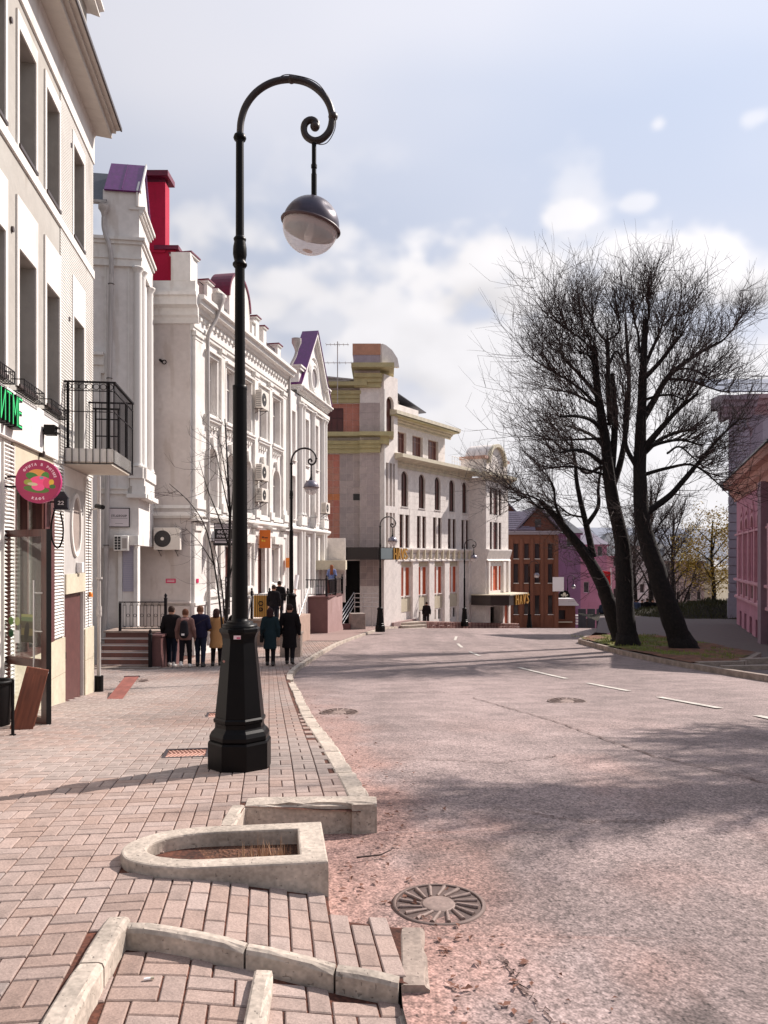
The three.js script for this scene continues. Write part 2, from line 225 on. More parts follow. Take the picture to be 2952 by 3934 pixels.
{
  const ds = []; for (let d = 1.1; d < 100;) { ds.push(d); d += clamp(d * .012, .03, 1.2); }
  const rm = mat([1, 1, 1], .93, { map: T.asphalt, bumpMap: T.asphaltB, bumpScale: .006, vertexColors: true });
  const colf = (x, d) => {
    const n = fbm3(x * .5 + 3, d * .22, 1, 5, 2), m = fbm3(x * 2.3, d * 1.4, 5, 4, 7), f = fbm3(x * 9, d * 7, 2, 3, 1);
    let r = .49, g = .395, b = .38;
    let k = .82 + .5 * (n - .5) + .34 * (m - .5) + .22 * (f - .5);
    k *= 1 - .10 * sstep(.5, .75, fbm3(x * 1.1 + 5, d * .12, 8, 4, 3));
    // rough dark repair patch close to the camera, and a strip of it along the seam
    const e = Math.hypot((x - 1.15) / .75, (d - 2.75) / .42) + (m - .5) * 1.6 + (f - .5) * .9; k *= 1 - .48 * sstep(1.05, .75, e);
    const e2 = Math.hypot((x - .62) / .10, (d - 2.85) / .9) + (m - .5) * 1.8 + (f - .5) * 1.1; k *= 1 - .38 * sstep(1.05, .7, e2);
    const e3 = Math.hypot((x - .42) / .55, (d - 4.95) / .4) + (m - .5) * 2 + (f - .5) * .7; k *= 1 - .34 * sstep(1.05, .75, e3);
    r *= k; g *= k; b *= k;
    // reddish dust and grit washed up along the kerb
    const q = x - (d < 5.4 ? lerp(.2, -.3, sstep(3.7, 4.1, d)) : kerbX(d));
    const w = sstep(.95, .05, q + (m - .5) * 1.5 + (n - .5) * .9) * sstep(22, 4, d) * .9;
    const w2 = .42 * sstep(.52, .72, fbm3(x * .9, d * .55, 3, 5, 19)) * sstep(14, 4, d);
    const W = Math.max(w, w2);
    r = lerp(r, .50 * (.8 + .5 * m), W); g = lerp(g, .315 * (.8 + .5 * m), W); b = lerp(b, .27 * (.8 + .5 * m), W);
    return [r, g, b];
  };
  const road = sheet('road', d => { const a = roadX0(d), e = curve(RX, d) + .3, n = 210; return Array.from({ length: n + 1 }, (_, i) => { const t = i / n; return lerp(a, e, Math.pow(t, 1.35)); }); }, ds, (x, d) => roadY(x, d) + .010 * (fbm3(x * 1.2, d * .8, 4, 3, 6) - .5) + (d < 6 ? .008 * (fbm3(x * 14, d * 14, 1, 3) - .5) * sstep(1.2, .2, x) : 0), rm, colf);
  const rg = group('road', scene); struct(rg, 'worn dusty asphalt street bending right and downhill'); road.name = 'asphalt'; rg.add(road);
  // painted dashes of the centre line
  const dash = (x0, d0, x1, d1, w = .13) => { const n = 8, pos = [], idx = [], uv = []; const L = Math.hypot(x1 - x0, d1 - d0), px = (d1 - d0) / L * w / 2, pd = -(x1 - x0) / L * w / 2; for (let i = 0; i <= n; i++) { const t = i / n, x = lerp(x0, x1, t), d = lerp(d0, d1, t); for (const s of [-1, 1]) { const X = x + s * px, D = d + s * pd; pos.push(X, roadY(X, D) + .011, -D); uv.push(X, D); } if (i < n) { const a = 2 * i; idx.push(a, a + 1, a + 2, a + 1, a + 3, a + 2); } } const g = new THREE.BufferGeometry(); g.setAttribute('position', new THREE.Float32BufferAttribute(pos, 3)); g.setAttribute('uv', new THREE.Float32BufferAttribute(uv, 2)); g.setIndex(idx); g.computeVertexNormals(); return g; };
  for (const q of [[4.2, 24.06, 4.72, 19.9], [4.89, 18.46, 5.19, 16.3], [5.33, 14.9, 5.55, 12.7], [5.62, 11.6, 5.72, 9.4], [3.63, 29.2, 3.5, 31.5], [3.45, 34, 3.5, 36.5], [3.6, 39, 3.95, 42]]) { const dm = mesh('line_marking', dash(...q), MT.marking, rg); dm.position.y = .004; }
  // cracks and a tar seam in the asphalt
  const crack = (pts, w, seed) => { const r = rngOf(seed), out = []; for (let k = 0; k + 1 < pts.length; k++) { const n = 26; for (let i = 0; i < n; i++) out.push([lerp(pts[k][0], pts[k + 1][0], i / n) + (r() - .5) * .05, lerp(pts[k][1], pts[k + 1][1], i / n) + (r() - .5) * .07]); } const pos = [], idx = []; out.forEach(([x, d], i) => { const ww = w * (.4 + .9 * r()); const nx = i ? out[i][1] - out[i - 1][1] : 1, nd = i ? -(out[i][0] - out[i - 1][0]) : 0, L = Math.hypot(nx, nd) || 1; for (const s of [-1, 1]) { const X = x + s * nx / L * ww, D = d + s * nd / L * ww; pos.push(X, roadY(X, D) + .012, -D); } if (i) { const a = 2 * i - 2; idx.push(a, a + 1, a + 2, a + 1, a + 3, a + 2); } }); const g = new THREE.BufferGeometry(); g.setAttribute('position', new THREE.Float32BufferAttribute(pos, 3)); g.setIndex(idx); g.computeVertexNormals(); return g; };
  const cm = mat([.13, .085, .075], 1);
  mesh('crack', crack([[1.75, 15.2], [2.5, 11.2], [2.9, 8.3], [3.6, 6.6]], .012, 5), cm, rg);
  mesh('crack', crack([[-1.2, 16.2], [1.9, 16.4], [5.2, 17.5]], .012, 6), cm, rg);
  mesh('crack', crack([[.05, 8.2], [1.2, 7.9], [1.9, 8.3]], .008, 7), cm, rg);
  mesh('crack', crack([[.75, 2.9], [.62, 3.3], [.55, 3.62]], .006, 8), cm, rg);
  mesh('crack', crack([[.9, 6.1], [1.5, 5.7], [2.2, 5.75]], .007, 9), cm, rg);
}

// ---- pavement of small blocks
const eu = [-.1481, .989], ew = [.989, .1481];
const leftK = d => lerp(-1.16, -1.27, (d - 2.2) / 1.37);
const backK = x => 3.47 - .13 * (x + 1.25);               // line of the low back kerb of the ramp
const isRamp = (x, d) => d < backK(x) && x > leftK(d) + .05;
function paveR(x, d, ramp) {
  let y = SY(d);
  if (d < 5.6) { const t = clamp((x + 1.2) / 1.5, 0, 1); y -= .17 * sm(t) * sstep(5.6, 5.1, d); if (ramp) y -= .085; }
  return y + .006 * (fbm3(x * .9, d * .9, 7, 3, 3) - .5) * 2;
}
const paveY = (x, d) => paveR(x, d, isRamp(x, d));
const wallX = d => d < 15.2 ? -3.44 - .1498 * d : d < 22.3 ? -8.6 : d < 28.2 ? -6.62 : -7.02 + .182 * (d - 28);
function inPave(x, d) {
  if (x < wallX(d) - .05) return false;
  if (d < 3.86) return x < kerbX(d) - (d < 3.3 ? .15 : .115);
  if (d < 4.95) return x < -.34 - .15 * (d - 4.1);
  if (d < 5.46) return x < -1.02;
  return x < kerbX(d) - .17 && d > (x > -1.0 ? 5.53 : 0);
}
{
  const pv = group('pavement', scene); struct(pv, 'pavement of small concrete blocks along the left side of the street');
  // bedding under the blocks
  const bed = [];
  const bs = (d0, d1, n, xr, nx, dy = -.010) => { const o = sheet('b', d => { const [a, b] = xr(d); return range(a, b, nx); }, range(d0, d1, n), (x, d) => paveY(x, d) + dy, MT.joint); return o.geometry; };
  const bd = (d0, d1, n, xr, nx, rp, df) => { const o = sheet('b', d => { const [a, b] = xr(d); return range(a, b, nx); }, range(d0, d1, n), (x, d) => paveR(x, df ? df(x, d) : d, rp) - .010, MT.joint); if (df) { const p = o.geometry.attributes.position; for (let i = 0; i < p.count; i++) p.setZ(i, -df(p.getX(i), -p.getZ(i))); o.geometry.computeVertexNormals(); } return o.geometry; };
  bed.push(bd(.6, 3.58, 60, d => [-5.2, leftK(d) + .04], 60, false), bd(.6, 3.60, 60, d => [leftK(d) + .06, kerbX(d) - .03], 30, true, (x, d) => Math.min(d, backK(x) + .03)), bd(3.2, 3.86, 16, d => [-1.2, .17], 30, false, (x, d) => lerp(backK(x) + .035, 3.86, (d - 3.2) / .66)), bd(3.50, 3.86, 6, d => [-5.4, -1.2], 40, false));
  bed.push(bs(3.86, 5.42, 40, d => [-5.4, d < 4.95 ? -.3 - .15 * (d - 4.1) : -.98], 90), bs(5.42, 15.2, 90, d => [-6.2, kerbX(d) - .1], 40), bs(15.2, 46, 120, d => [-9, kerbX(d) - .1], 40));
  mesh('bedding', bed, MT.joint, pv);
  // one block: bottom, short sides, chamfer, top
  const blockGeo = (L, W) => { const a = L / 2 - .0035, b = W / 2 - .0035, c = .005, P = [], q = (p0, p1, p2, p3) => P.push(...p0, ...p1, ...p2, ...p0, ...p2, ...p3); const R = (x, z, y) => [[-x, y, -z], [x, y, -z], [x, y, z], [-x, y, z]]; const lo = R(a, b, -.05), mi = R(a, b, -c), hi = R(a - c, b - c, 0); for (let i = 0; i < 4; i++) { const j = (i + 1) % 4; q(lo[j], lo[i], mi[i], mi[j]); q(mi[j], mi[i], hi[i], hi[j]); } q(hi[0], hi[3], hi[2], hi[1]); const g = new THREE.BufferGeometry(); g.setAttribute('position', new THREE.Float32BufferAttribute(P, 3)); g.computeVertexNormals(); return uvm(g); };
  const bg = blockGeo(.2, .1), r = rngOf(2024), list = [];
  const inPlanter = (x, d) => { const a = (x + .72) * .997 + (d - 4.4) * .08, b = (d - 4.4) * .997 - (x + .72) * .08; return Math.abs(b) < .27 && a < .33 && (a > -.3 || Math.hypot((a + .3) / .4, b / .28) < 1); };
  const put = (u, w, along, ramp = false) => { const x = u * eu[0] + w * ew[0], d = u * eu[1] + w * ew[1]; if (inPave(x, d) && !inPlanter(x, d) && (ramp || d > 3.6 || x < leftK(d) + .0 || d > backK(x) + (along ? .10 : .06))) list.push([x, d, along, ramp]); };
  const inRamp = isRamp, inSlope = (x, d) => { const u = x * eu[0] + d * eu[1], w = x * ew[0] + d * ew[1]; return u < 5.4 && w > -.6 && !(x < leftK(d) + .05 && d < 3.57); };
  // basket weave over the whole field; other bonds in the ramp and on the slope
  for (let i = 0; i < 200; i++) for (let j = -60; j < 30; j++) {
    const u = i * .2 + .1, w = j * .2 + .1, x = u * eu[0] + w * ew[0], d = u * eu[1] + w * ew[1];
    if (d < 1.9 || d > 37 || (x > leftK(d) + .12 && d < backK(x) - .1) || inSlope(x, d)) continue;
    if ((i + j) & 1) { put(u - .05, w, false); put(u + .05, w, false); } else { put(u, w - .05, true); put(u, w + .05, true); }
  }
  for (let j = -9; j < 10; j++) for (let i = 8; i < 22; i++) { // ramp: strips three units wide
    const u = i * .2 + .06, w0 = j * .3 - .04, flip = (i & 1) === 0;
    const cs = flip ? [[u - .05, w0 + .1, false], [u + .05, w0 + .1, false], [u, w0 + .25, true]] : [[u, w0 + .05, true], [u - .05, w0 + .2, false], [u + .05, w0 + .2, false]];
    for (const [a, b, al] of cs) { const x = a * eu[0] + b * ew[0], d = a * eu[1] + b * ew[1]; if (inRamp(x, d) && d > 1.9) put(a, b, al, true); }
  }
  for (let j = -6; j < 20; j++) { // slope: running rows towards the ramp, end blocks cut to fit
    const w = j * .1 + .05, u0 = (3.3775 - .2766 * w) / .9697, cut = (a, b) => { const u = (a + b) / 2, x = u * eu[0] + w * ew[0], d = u * eu[1] + w * ew[1]; if (b - a > .03 && inPave(x, d) && !inPlanter(x, d) && !(x < leftK(d) + .05 && d < 3.57)) list.push([x, d, true, false, (b - a) / .2]); };
    let e = 5.4; if (j & 1) { cut(5.3, 5.4); e = 5.3; } for (; e - .2 > u0; e -= .2) cut(e - .2, e); cut(u0, e);
  }
  const vis = ([x, d]) => { const px = 384 + x / d * 769.4, py = 557.8 - (paveY(x, d) - 1.7) / d * 769.4; return px > -10 && px < 778 && py < 1040; };
  list.sort((a, b) => a[1] - b[1]);
  const near = [], rest = []; for (const b of list) (near.length < 300 && vis(b) ? near : rest).push(b);
  const base = Math.atan2(eu[1], eu[0]); const M4 = new THREE.Matrix4(), X = V(0, 0, 0), Y = V(0, 0, 0), Z = V(0, 0, 0);
  const place = ([x, d, al, rp, sc = 1]) => { const e = .04, nx = -(paveR(x + e, d, rp) - paveR(x - e, d, rp)) / (2 * e), nz = (paveR(x, d + e, rp) - paveR(x, d - e, rp)) / (2 * e); Y.set(clamp(nx, -.3, .3) + (r() - .5) * .014, 1, clamp(nz, -.3, .3) + (r() - .5) * .014).normalize(); const yaw = (r() - .5) * .02; const dir = al ? V(eu[0], 0, -eu[1]) : V(ew[0], 0, -ew[1]); dir.applyAxisAngle(V(0, 1, 0), yaw); X.copy(dir).addScaledVector(Y, -dir.dot(Y)).normalize(); Z.crossVectors(X, Y); M4.makeBasis(X.multiplyScalar(sc), Y, Z); M4.setPosition(x, paveR(x, d, rp) + (r() - .5) * .003, -d); return M4; };
  const tone = (x, d) => { const n = fbm3(x * .7, d * .7, 3, 4, 8), k = .90 + .62 * (n - .5) + (r() - .5) * .16, red = clamp((r() - .5) * .13 + .42 * (fbm3(x * .45 + 7, d * .4, 5, 3, 4) - .5), -.08, .16); return [.45 * k * (1 + red * .3), .352 * k * (1 - red * .6), .318 * k * (1 - red)]; };
  const variants = []; for (let i = 0; i < 8; i++) { const k = .80 + i * .04, q = [.12, .08, .02, .10, 0, .05, -.03, .02][i]; variants.push(mat([.45 * k, .352 * k * (1 - q * .6), .318 * k * (1 - q)], .9, { map: T.paver, bumpMap: T.concreteB, bumpScale: .003 })); }
  const shift = [0, 1, 2, 3].map(i => { const g = bg.clone(), uv = g.attributes.uv; for (let k = 0; k < uv.count; k++) uv.setXY(k, uv.getX(k) + i * .171, uv.getY(k) + i * .293); return g; });
  for (const b of near) { const o = mesh('paving_block', shift[Math.floor(r() * 4)], variants[clamp(Math.round(3.5 + 14 * (fbm3(b[0] * .7, b[1] * .7, 3, 4, 8) - .5) + (r() - .5) * 5), 0, 7)], pv); place(b).decompose(o.position, o.quaternion, o.scale); }
  const im = new THREE.InstancedMesh(bg, mat([1, 1, 1], .9, { map: T.paver }), rest.length); im.name = 'paving_blocks'; im.castShadow = im.receiveShadow = true; im.userData = { kind: 'stuff' };
  rest.forEach((b, i) => { im.setMatrixAt(i, place(b)); const t = tone(b[0], b[1]); im.setColorAt(i, C3(...t)); }); pv.add(im);
  console.log('blocks', list.length);
  // plain far end of the pavement
  mesh('far_paving', sheet('f', d => range(wallX(d) - 3, kerbX(d) - .1, 12), range(36.5, 75, 40), (x, d) => SY(d) + .02, MT.joint).geometry, mat([.36, .255, .235], .95, { map: T.paver }), pv);

  // kerb stones, one by one
  const kb = group('kerb', scene); struct(kb, 'row of worn concrete kerb stones along the left pavement');
  function stoneF(x0, d0, x1, d1, w, top, bot, rough = .014, m = MT.concrete, name = 'kerb_stone', chip = true) {
    const L = Math.hypot(x1 - x0, d1 - d0), n = Math.max(2, Math.round(L / .1)), lx = -(d1 - d0) / L, ld = (x1 - x0) / L, pos = [], idx = [];
    const prof = [[0, 'b', 0], [0, 't', -.022], [.010, 't', -.006], [.026, 't', 0], [w - .010, 't', 0], [w, 't', -.007], [w, 'b', 0]];
    for (let i = 0; i <= n; i++) { const t = i / n, x = lerp(x0, x1, t), d = lerp(d0, d1, t), e = (i === 0 || i === n) ? .007 : 0; prof.forEach(([o, k, dy], c) => { const j = chip && c > 0 && c < 4 ? Math.max(0, r() - .45) * rough * 2 : 0; const q = o + (c < 3 ? j : 0); const X = x + lx * q, D = d + ld * q; pos.push(X, (k === 't' ? top(x, d) + dy - e - j * .7 : bot(x, d)), -D); }); }
    const K = prof.length; for (let i = 0; i < n; i++) for (let k = 0; k + 1 < K; k++) { const a = i * K + k, b = a + K; idx.push(a, b, a + 1, b, b + 1, a + 1); } for (let k = 1; k + 1 < K; k++) idx.push(0, k, k + 1, n * K, n * K + k + 1, n * K + k);
    const g = new THREE.BufferGeometry(); g.setAttribute('position', new THREE.Float32BufferAttribute(pos, 3)); g.setIndex(idx); const h = g.toNonIndexed(); h.computeVertexNormals(); return mesh(name, uvm(h), m, kb);
  }
  const low = (x, d) => SY(d) - .45, top0 = (x, d) => SY(d) + .008;
  for (let d = 5.45; d < 74;) { const L = d < 26 ? 1 : 1.4, d1 = Math.min(d + L, 75), gap = (d > 16.6 && d < 18.4) ? -.06 : 0, jx = (r() - .5) * .02; stoneF(kerbX(d + .006) + jx, d + .006, kerbX(d1 - .006) + jx + (r() - .5) * .012, d1 - .006, .165, (x, q) => SY(q) + .008 + gap + (d > 15 ? (r() - .5) * .008 : 0), low, d > 15 && d < 28 ? .05 : .02); d = d1; }
  // the return at the end of the raised pavement
  stoneF(-.98, 5.42, -.05, 5.46, .16, top0, low, .02); stoneF(-.965, 4.98, -.975, 5.43, .10, (x, d) => paveR(-1.05, d, false) + .006, low, .01);
  // ramp: side stones, back stones, flush stones at the street
  const rx = d => leftK(d);
  for (const [a, b] of [[1.5, 2.2], [2.21, 2.66], [2.67, 3.12], [3.13, 3.55]]) stoneF(rx(a) + .10, a, rx(b) + .10, b, .105, (x, d) => SY(d) + .028, low, .008, MT.concrete);
  const bk = backK;
  for (const [a, b] of [[-1.17, -.62], [-.61, -.22], [-.21, .06]]) stoneF(a, bk(a), b, bk(b), .065, (x, d) => paveR(x, d, false) + .012, low, .006, MT.concrete);
  for (const [a, b] of [[1.5, 2.3], [2.31, 2.86], [2.87, 3.33]]) stoneF(-.445 - .062 * (a - 2.2) + .04, a, -.445 - .062 * (b - 2.2) + .04, b, .085, (x, d) => paveR(x, d, true) + .062, low, .007, MT.concrete);
  for (const [a, b] of [[1.2, 2.0], [2.01, 2.68], [2.69, 3.29]]) stoneF(kerbX(a) - .02, a, kerbX(b) - .02, b, .13, (x, d) => paveR(x - .08, d, true) + .006, low, .012, MT.concrete);
  stoneF(.20, 3.32, .205, 3.87, .125, (x, d) => paveR(x, d, false) + .002, low, .012, MT.concreteD);
}

{ // U-shaped concrete planter with dry weeds
  const t = thing('concrete_planter', 'low U-shaped concrete planter with dry weeds beside the kerb end', 'planter', [-.72, 0, -4.40], .08);
  const outer = new THREE.Shape(); outer.moveTo(.40, -.315); outer.lineTo(.36, .315); outer.lineTo(-.30, .315); outer.absellipse(-.30, 0, .46, .315, Math.PI / 2, Math.PI * 1.5, false); outer.lineTo(.40, -.315);
  const hole = new THREE.Path(); hole.moveTo(.24, -.20); hole.lineTo(.215, .205); hole.lineTo(-.28, .205); hole.absellipse(-.28, 0, .34, .203, Math.PI / 2, Math.PI * 1.5, false); hole.lineTo(.24, -.20); outer.holes.push(hole);
  const g = new THREE.ExtrudeGeometry(outer, { depth: .35, bevelEnabled: true, bevelThickness: .012, bevelSize: .012, bevelOffset: -.012, bevelSegments: 2, curveSegments: 24 }); g.rotateX(-Math.PI / 2); g.translate(0, -.29, 0);
  { const p = g.attributes.position; for (let i = 0; i < p.count; i++) { const x = p.getX(i), y = p.getY(i), z = p.getZ(i); const n = fbm3(x * 9, y * 9, z * 9, 3) - .5; p.setXYZ(i, x + n * .012, y + (y > 0 ? n * .012 + x * .012 : 0), z + n * .012); } g.computeVertexNormals(); }
  mesh('rim', uvm(g), MT.concrete, t);
  const s2 = new THREE.Shape(); s2.moveTo(.30, -.25); s2.lineTo(.28, .25); s2.lineTo(-.28, .25); s2.absellipse(-.28, 0, .38, .25, Math.PI / 2, Math.PI * 1.5, false); const sg = new THREE.ShapeGeometry(s2, 20); sg.rotateX(-Math.PI / 2); sg.translate(0, -.02, 0); mesh('soil', uvm(sg), MT.soil, t);
  const r = rngOf(31), blades = []; for (let i = 0; i < 150; i++) { const x = .02 + .17 * (r() + r() - 1) + .02, z = .05 + .22 * (r() - .5), h = .05 + .12 * r() * r() + (r() < .05 ? .06 : 0), a = r() * 6.28, l = .6 * (r() - .3), px = Math.cos(a) * .0035, pz = Math.sin(a) * .0035; const q = new THREE.BufferGeometry(); const bx_ = Math.cos(a + 1.5) * l * h, bz = Math.sin(a + 1.5) * l * h; q.setAttribute('position', new THREE.Float32BufferAttribute([x - px, -.025, z - pz, x + px, -.025, z + pz, x + bx_ * .4, -.025 + h * .6, z + bz * .4, x + px, -.025, z + pz, x + bx_ * .4 + px, -.025 + h * .6, z + bz * .4 + pz, x + bx_ * .4, -.025 + h * .6, z + bz * .4, x + bx_ * .4, -.025 + h * .6, z + bz * .4, x + bx_ * .4 + px, -.025 + h * .6, z + bz * .4 + pz, x + bx_, -.025 + h, z + bz], 3)); q.computeVertexNormals(); blades.push(q); }
  const w = mesh('dry_weeds', blades, MT.dryGrass, t); w.userData = { kind: 'stuff' };
}

function manhole(name, x, d, y, rad, label, grp, turn = 0) {
  const t = thing(name, label, 'manhole', [x, y, -d], turn, grp);
  mesh('rim', lathe([[rad * 1.09, -.03], [rad * 1.10, .004], [rad * 1.02, .010], [rad * 1.0, .004], [rad * 1.0, -.03]], 40), mat([.27, .19, .165], .75, { metalness: .15, map: T.metal }), t);
  mesh('cover', lathe([[0, .0], [rad * .98, .0], [rad * .99, -.02]], 40), mat([.17, .115, .10], .75, { metalness: .15, map: T.metal }), t);
  const vm = mat([.36, .26, .225], .7, { metalness: .15, map: T.metal });
  mesh('hub', lathe([[0, .009], [rad * .36, .009], [rad * .39, .0]], 28), vm, t);
  for (let i = 0; i < 16; i++) { const a = i / 16 * 6.283, s = a + .22; const m = mesh('rib', bar([Math.cos(a) * rad * .42, .003, Math.sin(a) * rad * .42], [Math.cos(s) * rad * .93, .003, Math.sin(s) * rad * .93], .009, 5, .014), vm, t); }
  return t;
}
manhole('manhole_cover', .30, 4.22, roadY(.3, 4.22) + .006, .235, 'cast iron manhole cover with radial ribs in dirt near the concrete planter');
manhole('manhole_cover', -.72, 12.4, roadY(-.72, 12.4) + .012, .29, 'dusty manhole cover in the road close to the kerb');
manhole('manhole_cover', 3.42, 14.37, roadY(3.42, 14.37) + .012, .33, 'dark manhole cover in the middle of the road near the centre line');
manhole('manhole_cover', -5.75, 17.7, SY(17.7) + .008, .30, 'manhole cover in the block pavement near the stone steps');
{ // hatch with ribbed plate beside the lamp
  const hatch = (x, d, w, l, label) => { const t = thing('drain_hatch', label, 'hatch', [x, SY(d) + .004, -d], .148); mesh('frame', [bx(-w, w, -.03, .012, -l, -l + .03), bx(-w, w, -.03, .012, l - .03, l), bx(-w, -w + .03, -.03, .011, -l, l), bx(w - .03, w, -.03, .011, -l, l)], MT.iron, t); mesh('plate', bx(-w + .03, w - .03, -.03, .002, -l + .03, l - .03), mat([.36, .17, .13], .8, { map: T.metal }), t); for (let i = 0; i < 9; i++) { const q = lerp(-w + .06, w - .06, i / 8); mesh('rib', [bar([q - .03, .004, -l + .05], [q + .02, .004, 0], .007, 4), bar([q + .02, .004, 0], [q - .03, .004, l - .05], .007, 4)], mat([.48, .28, .22], .8), t); } };
  hatch(-1.86, 7.25, .21, .17, 'ribbed reddish drain hatch in the pavement left of the lamp base');
  hatch(-2.25, 10.6, .2, .2, 'second ribbed drain hatch further up the pavement behind the lamp base');
  const t = thing('drain_strip', 'long red metal strip set in the pavement near the brown door', 'drain', [-4.75, SY(13.6) + .002, -13.6], .13); const sl = Math.atan2(SY(12.1) - SY(15.1), 3); const p = mesh('plate', bx(-.13, .13, 0, .012, -1.5, 1.5), mat([.34, .11, .085], .8, { map: T.metal }), t); p.rotation.x = sl; const e = mesh('end_bar', bx(-.15, .15, 0, .018, -1.55, -1.5), MT.iron, t); e.rotation.x = sl;
}
{ // right-hand pavement, island and its kerb
  const ry = (x, d) => Math.max(SY(d) + .02, -2.22) - sstep(50, 75, d) * 2.2;
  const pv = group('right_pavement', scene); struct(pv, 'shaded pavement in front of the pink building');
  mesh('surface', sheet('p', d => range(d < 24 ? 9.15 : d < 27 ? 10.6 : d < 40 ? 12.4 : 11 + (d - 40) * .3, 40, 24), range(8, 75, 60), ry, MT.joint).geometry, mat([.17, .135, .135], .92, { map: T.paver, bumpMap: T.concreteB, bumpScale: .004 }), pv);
  const isl = slab2([[9.12, 22.7], [9.05, 26], [9.05, 29], [9.3, 36.2], [10.3, 38.6], [12.2, 39.2], [14.2, 37], [13.6, 31], [13.1, 27.2], [10.7, 23.2]], (x, d) => SY(d) + .10 + .14 * fbm3(x * .8, d * .6, 2, 3));
  const im = mesh('tree_island', isl, mat([1, 1, 1], 1, { map: T.soil, vertexColors: true }), scene); struct(im, 'kerbed island of bare soil and thin grass under the old trees');
  function slab2(pts, fy) { // grid filled outline
    const inside = (x, d) => { let c = false; for (let i = 0, j = pts.length - 1; i < pts.length; j = i++) { const [xi, yi] = pts[i], [xj, yj] = pts[j]; if ((yi > d) !== (yj > d) && x < (xj - xi) * (d - yi) / (yj - yi) + xi) c = !c; } return c; };
    const pos = [], uv = [], col = []; const st = .22; for (let x = 8.8; x < 14.6; x += st) for (let d = 22.4; d < 39.6; d += st) { if (!inside(x + st / 2, d + st / 2)) continue; for (const [a, b] of [[0, 0], [1, 0], [1, 1], [0, 0], [1, 1], [0, 1]]) { const X = x + a * st, D = d + b * st; pos.push(X, fy(X, D), -D); uv.push(X, D); const n = fbm3(X * .9, D * .6, 6, 4, 2), g = sstep(.50, .62, n + .18 * sstep(30.5, 33, D) * sstep(38, 35, D)); col.push(lerp(.40, .30, g), lerp(.22, .42, g), lerp(.15, .08, g)); } }
    const g = new THREE.BufferGeometry(); g.setAttribute('position', new THREE.Float32BufferAttribute(pos, 3)); g.setAttribute('uv', new THREE.Float32BufferAttribute(uv, 2)); g.setAttribute('color', new THREE.Float32BufferAttribute(col, 3)); g.computeVertexNormals(); return g;
  }
  // grass blades on the island
  const r = rngOf(77), bl = []; for (let i = 0; i < 5200; i++) { const x = 9.3 + r() * 4.5, d = 23 + r() * 15.5, n = fbm3(x * .9, d * .6, 6, 4, 2) + .18 * sstep(30.5, 33, d) * sstep(38, 35, d); if (n < .54 || x > 13 + (d - 26) * .08 || x > 9.8 + (d - 22.7) * .75) continue; const y = SY(d) + .10 + .14 * fbm3(x * .8, d * .6, 2, 3), h = .05 + .08 * r(), a = r() * 6.28; const q = new THREE.BufferGeometry(); q.setAttribute('position', new THREE.Float32BufferAttribute([x - Math.cos(a) * .012, y - .01, -d - Math.sin(a) * .012, x + Math.cos(a) * .012, y - .01, -d + Math.sin(a) * .012, x + (r() - .5) * .06, y + h, -d + (r() - .5) * .06], 3)); q.computeVertexNormals(); bl.push(q); }
  const gm = mesh('grass', bl, mat([.17, .20, .035], .9, { side: THREE.DoubleSide }), scene); gm.userData = { kind: 'stuff', label: 'thin spring grass growing on the tree island', category: 'grass' };
  // island kerb stones
  const kb = group('island_kerb', scene); struct(kb, 'low concrete kerb round the tree island and the right pavement');
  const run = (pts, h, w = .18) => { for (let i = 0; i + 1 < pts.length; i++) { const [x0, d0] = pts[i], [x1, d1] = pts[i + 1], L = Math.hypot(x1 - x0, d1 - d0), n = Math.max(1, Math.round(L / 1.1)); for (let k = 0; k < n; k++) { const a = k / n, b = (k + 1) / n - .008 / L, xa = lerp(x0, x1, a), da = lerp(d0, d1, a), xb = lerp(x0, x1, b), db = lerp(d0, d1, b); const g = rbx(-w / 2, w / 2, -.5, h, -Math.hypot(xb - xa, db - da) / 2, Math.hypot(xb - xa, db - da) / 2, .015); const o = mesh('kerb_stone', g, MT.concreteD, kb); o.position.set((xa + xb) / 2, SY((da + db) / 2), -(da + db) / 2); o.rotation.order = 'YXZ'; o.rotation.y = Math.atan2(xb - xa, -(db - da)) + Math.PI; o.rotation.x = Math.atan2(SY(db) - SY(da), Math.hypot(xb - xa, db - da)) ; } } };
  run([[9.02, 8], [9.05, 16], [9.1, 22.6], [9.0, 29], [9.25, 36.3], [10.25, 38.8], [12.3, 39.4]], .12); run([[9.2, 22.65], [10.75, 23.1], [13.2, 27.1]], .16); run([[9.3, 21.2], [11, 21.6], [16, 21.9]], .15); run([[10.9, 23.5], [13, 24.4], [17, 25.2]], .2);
  // dark grassy bank in the shade of the grey house
  const bkY = (x, d) => -3.0 + .75 * sstep(47, 51, d) * sstep(62, 55, d) * sstep(15.5, 19, x) + .75 * sstep(18, 24, x) * sstep(48, 52, d) + .35 * fbm3(x * .6, d * .6, 1, 4);
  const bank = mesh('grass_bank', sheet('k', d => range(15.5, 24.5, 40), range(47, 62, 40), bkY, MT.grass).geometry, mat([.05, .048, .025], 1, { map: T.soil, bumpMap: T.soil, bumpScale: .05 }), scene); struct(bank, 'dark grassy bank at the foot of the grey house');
  const gb = []; for (let i = 0; i < 4200; i++) { const x = 16 + r() * 8, d = 47.6 + r() * 9, y = bkY(x, d), h = .08 + .22 * r(), a = r() * 6.28; const q = new THREE.BufferGeometry(); q.setAttribute('position', new THREE.Float32BufferAttribute([x - Math.cos(a) * .03, y - .02, -d - Math.sin(a) * .03, x + Math.cos(a) * .03, y - .02, -d + Math.sin(a) * .03, x + (r() - .5) * .2, y + h, -d + (r() - .5) * .2], 3)); q.computeVertexNormals(); gb.push(q); }
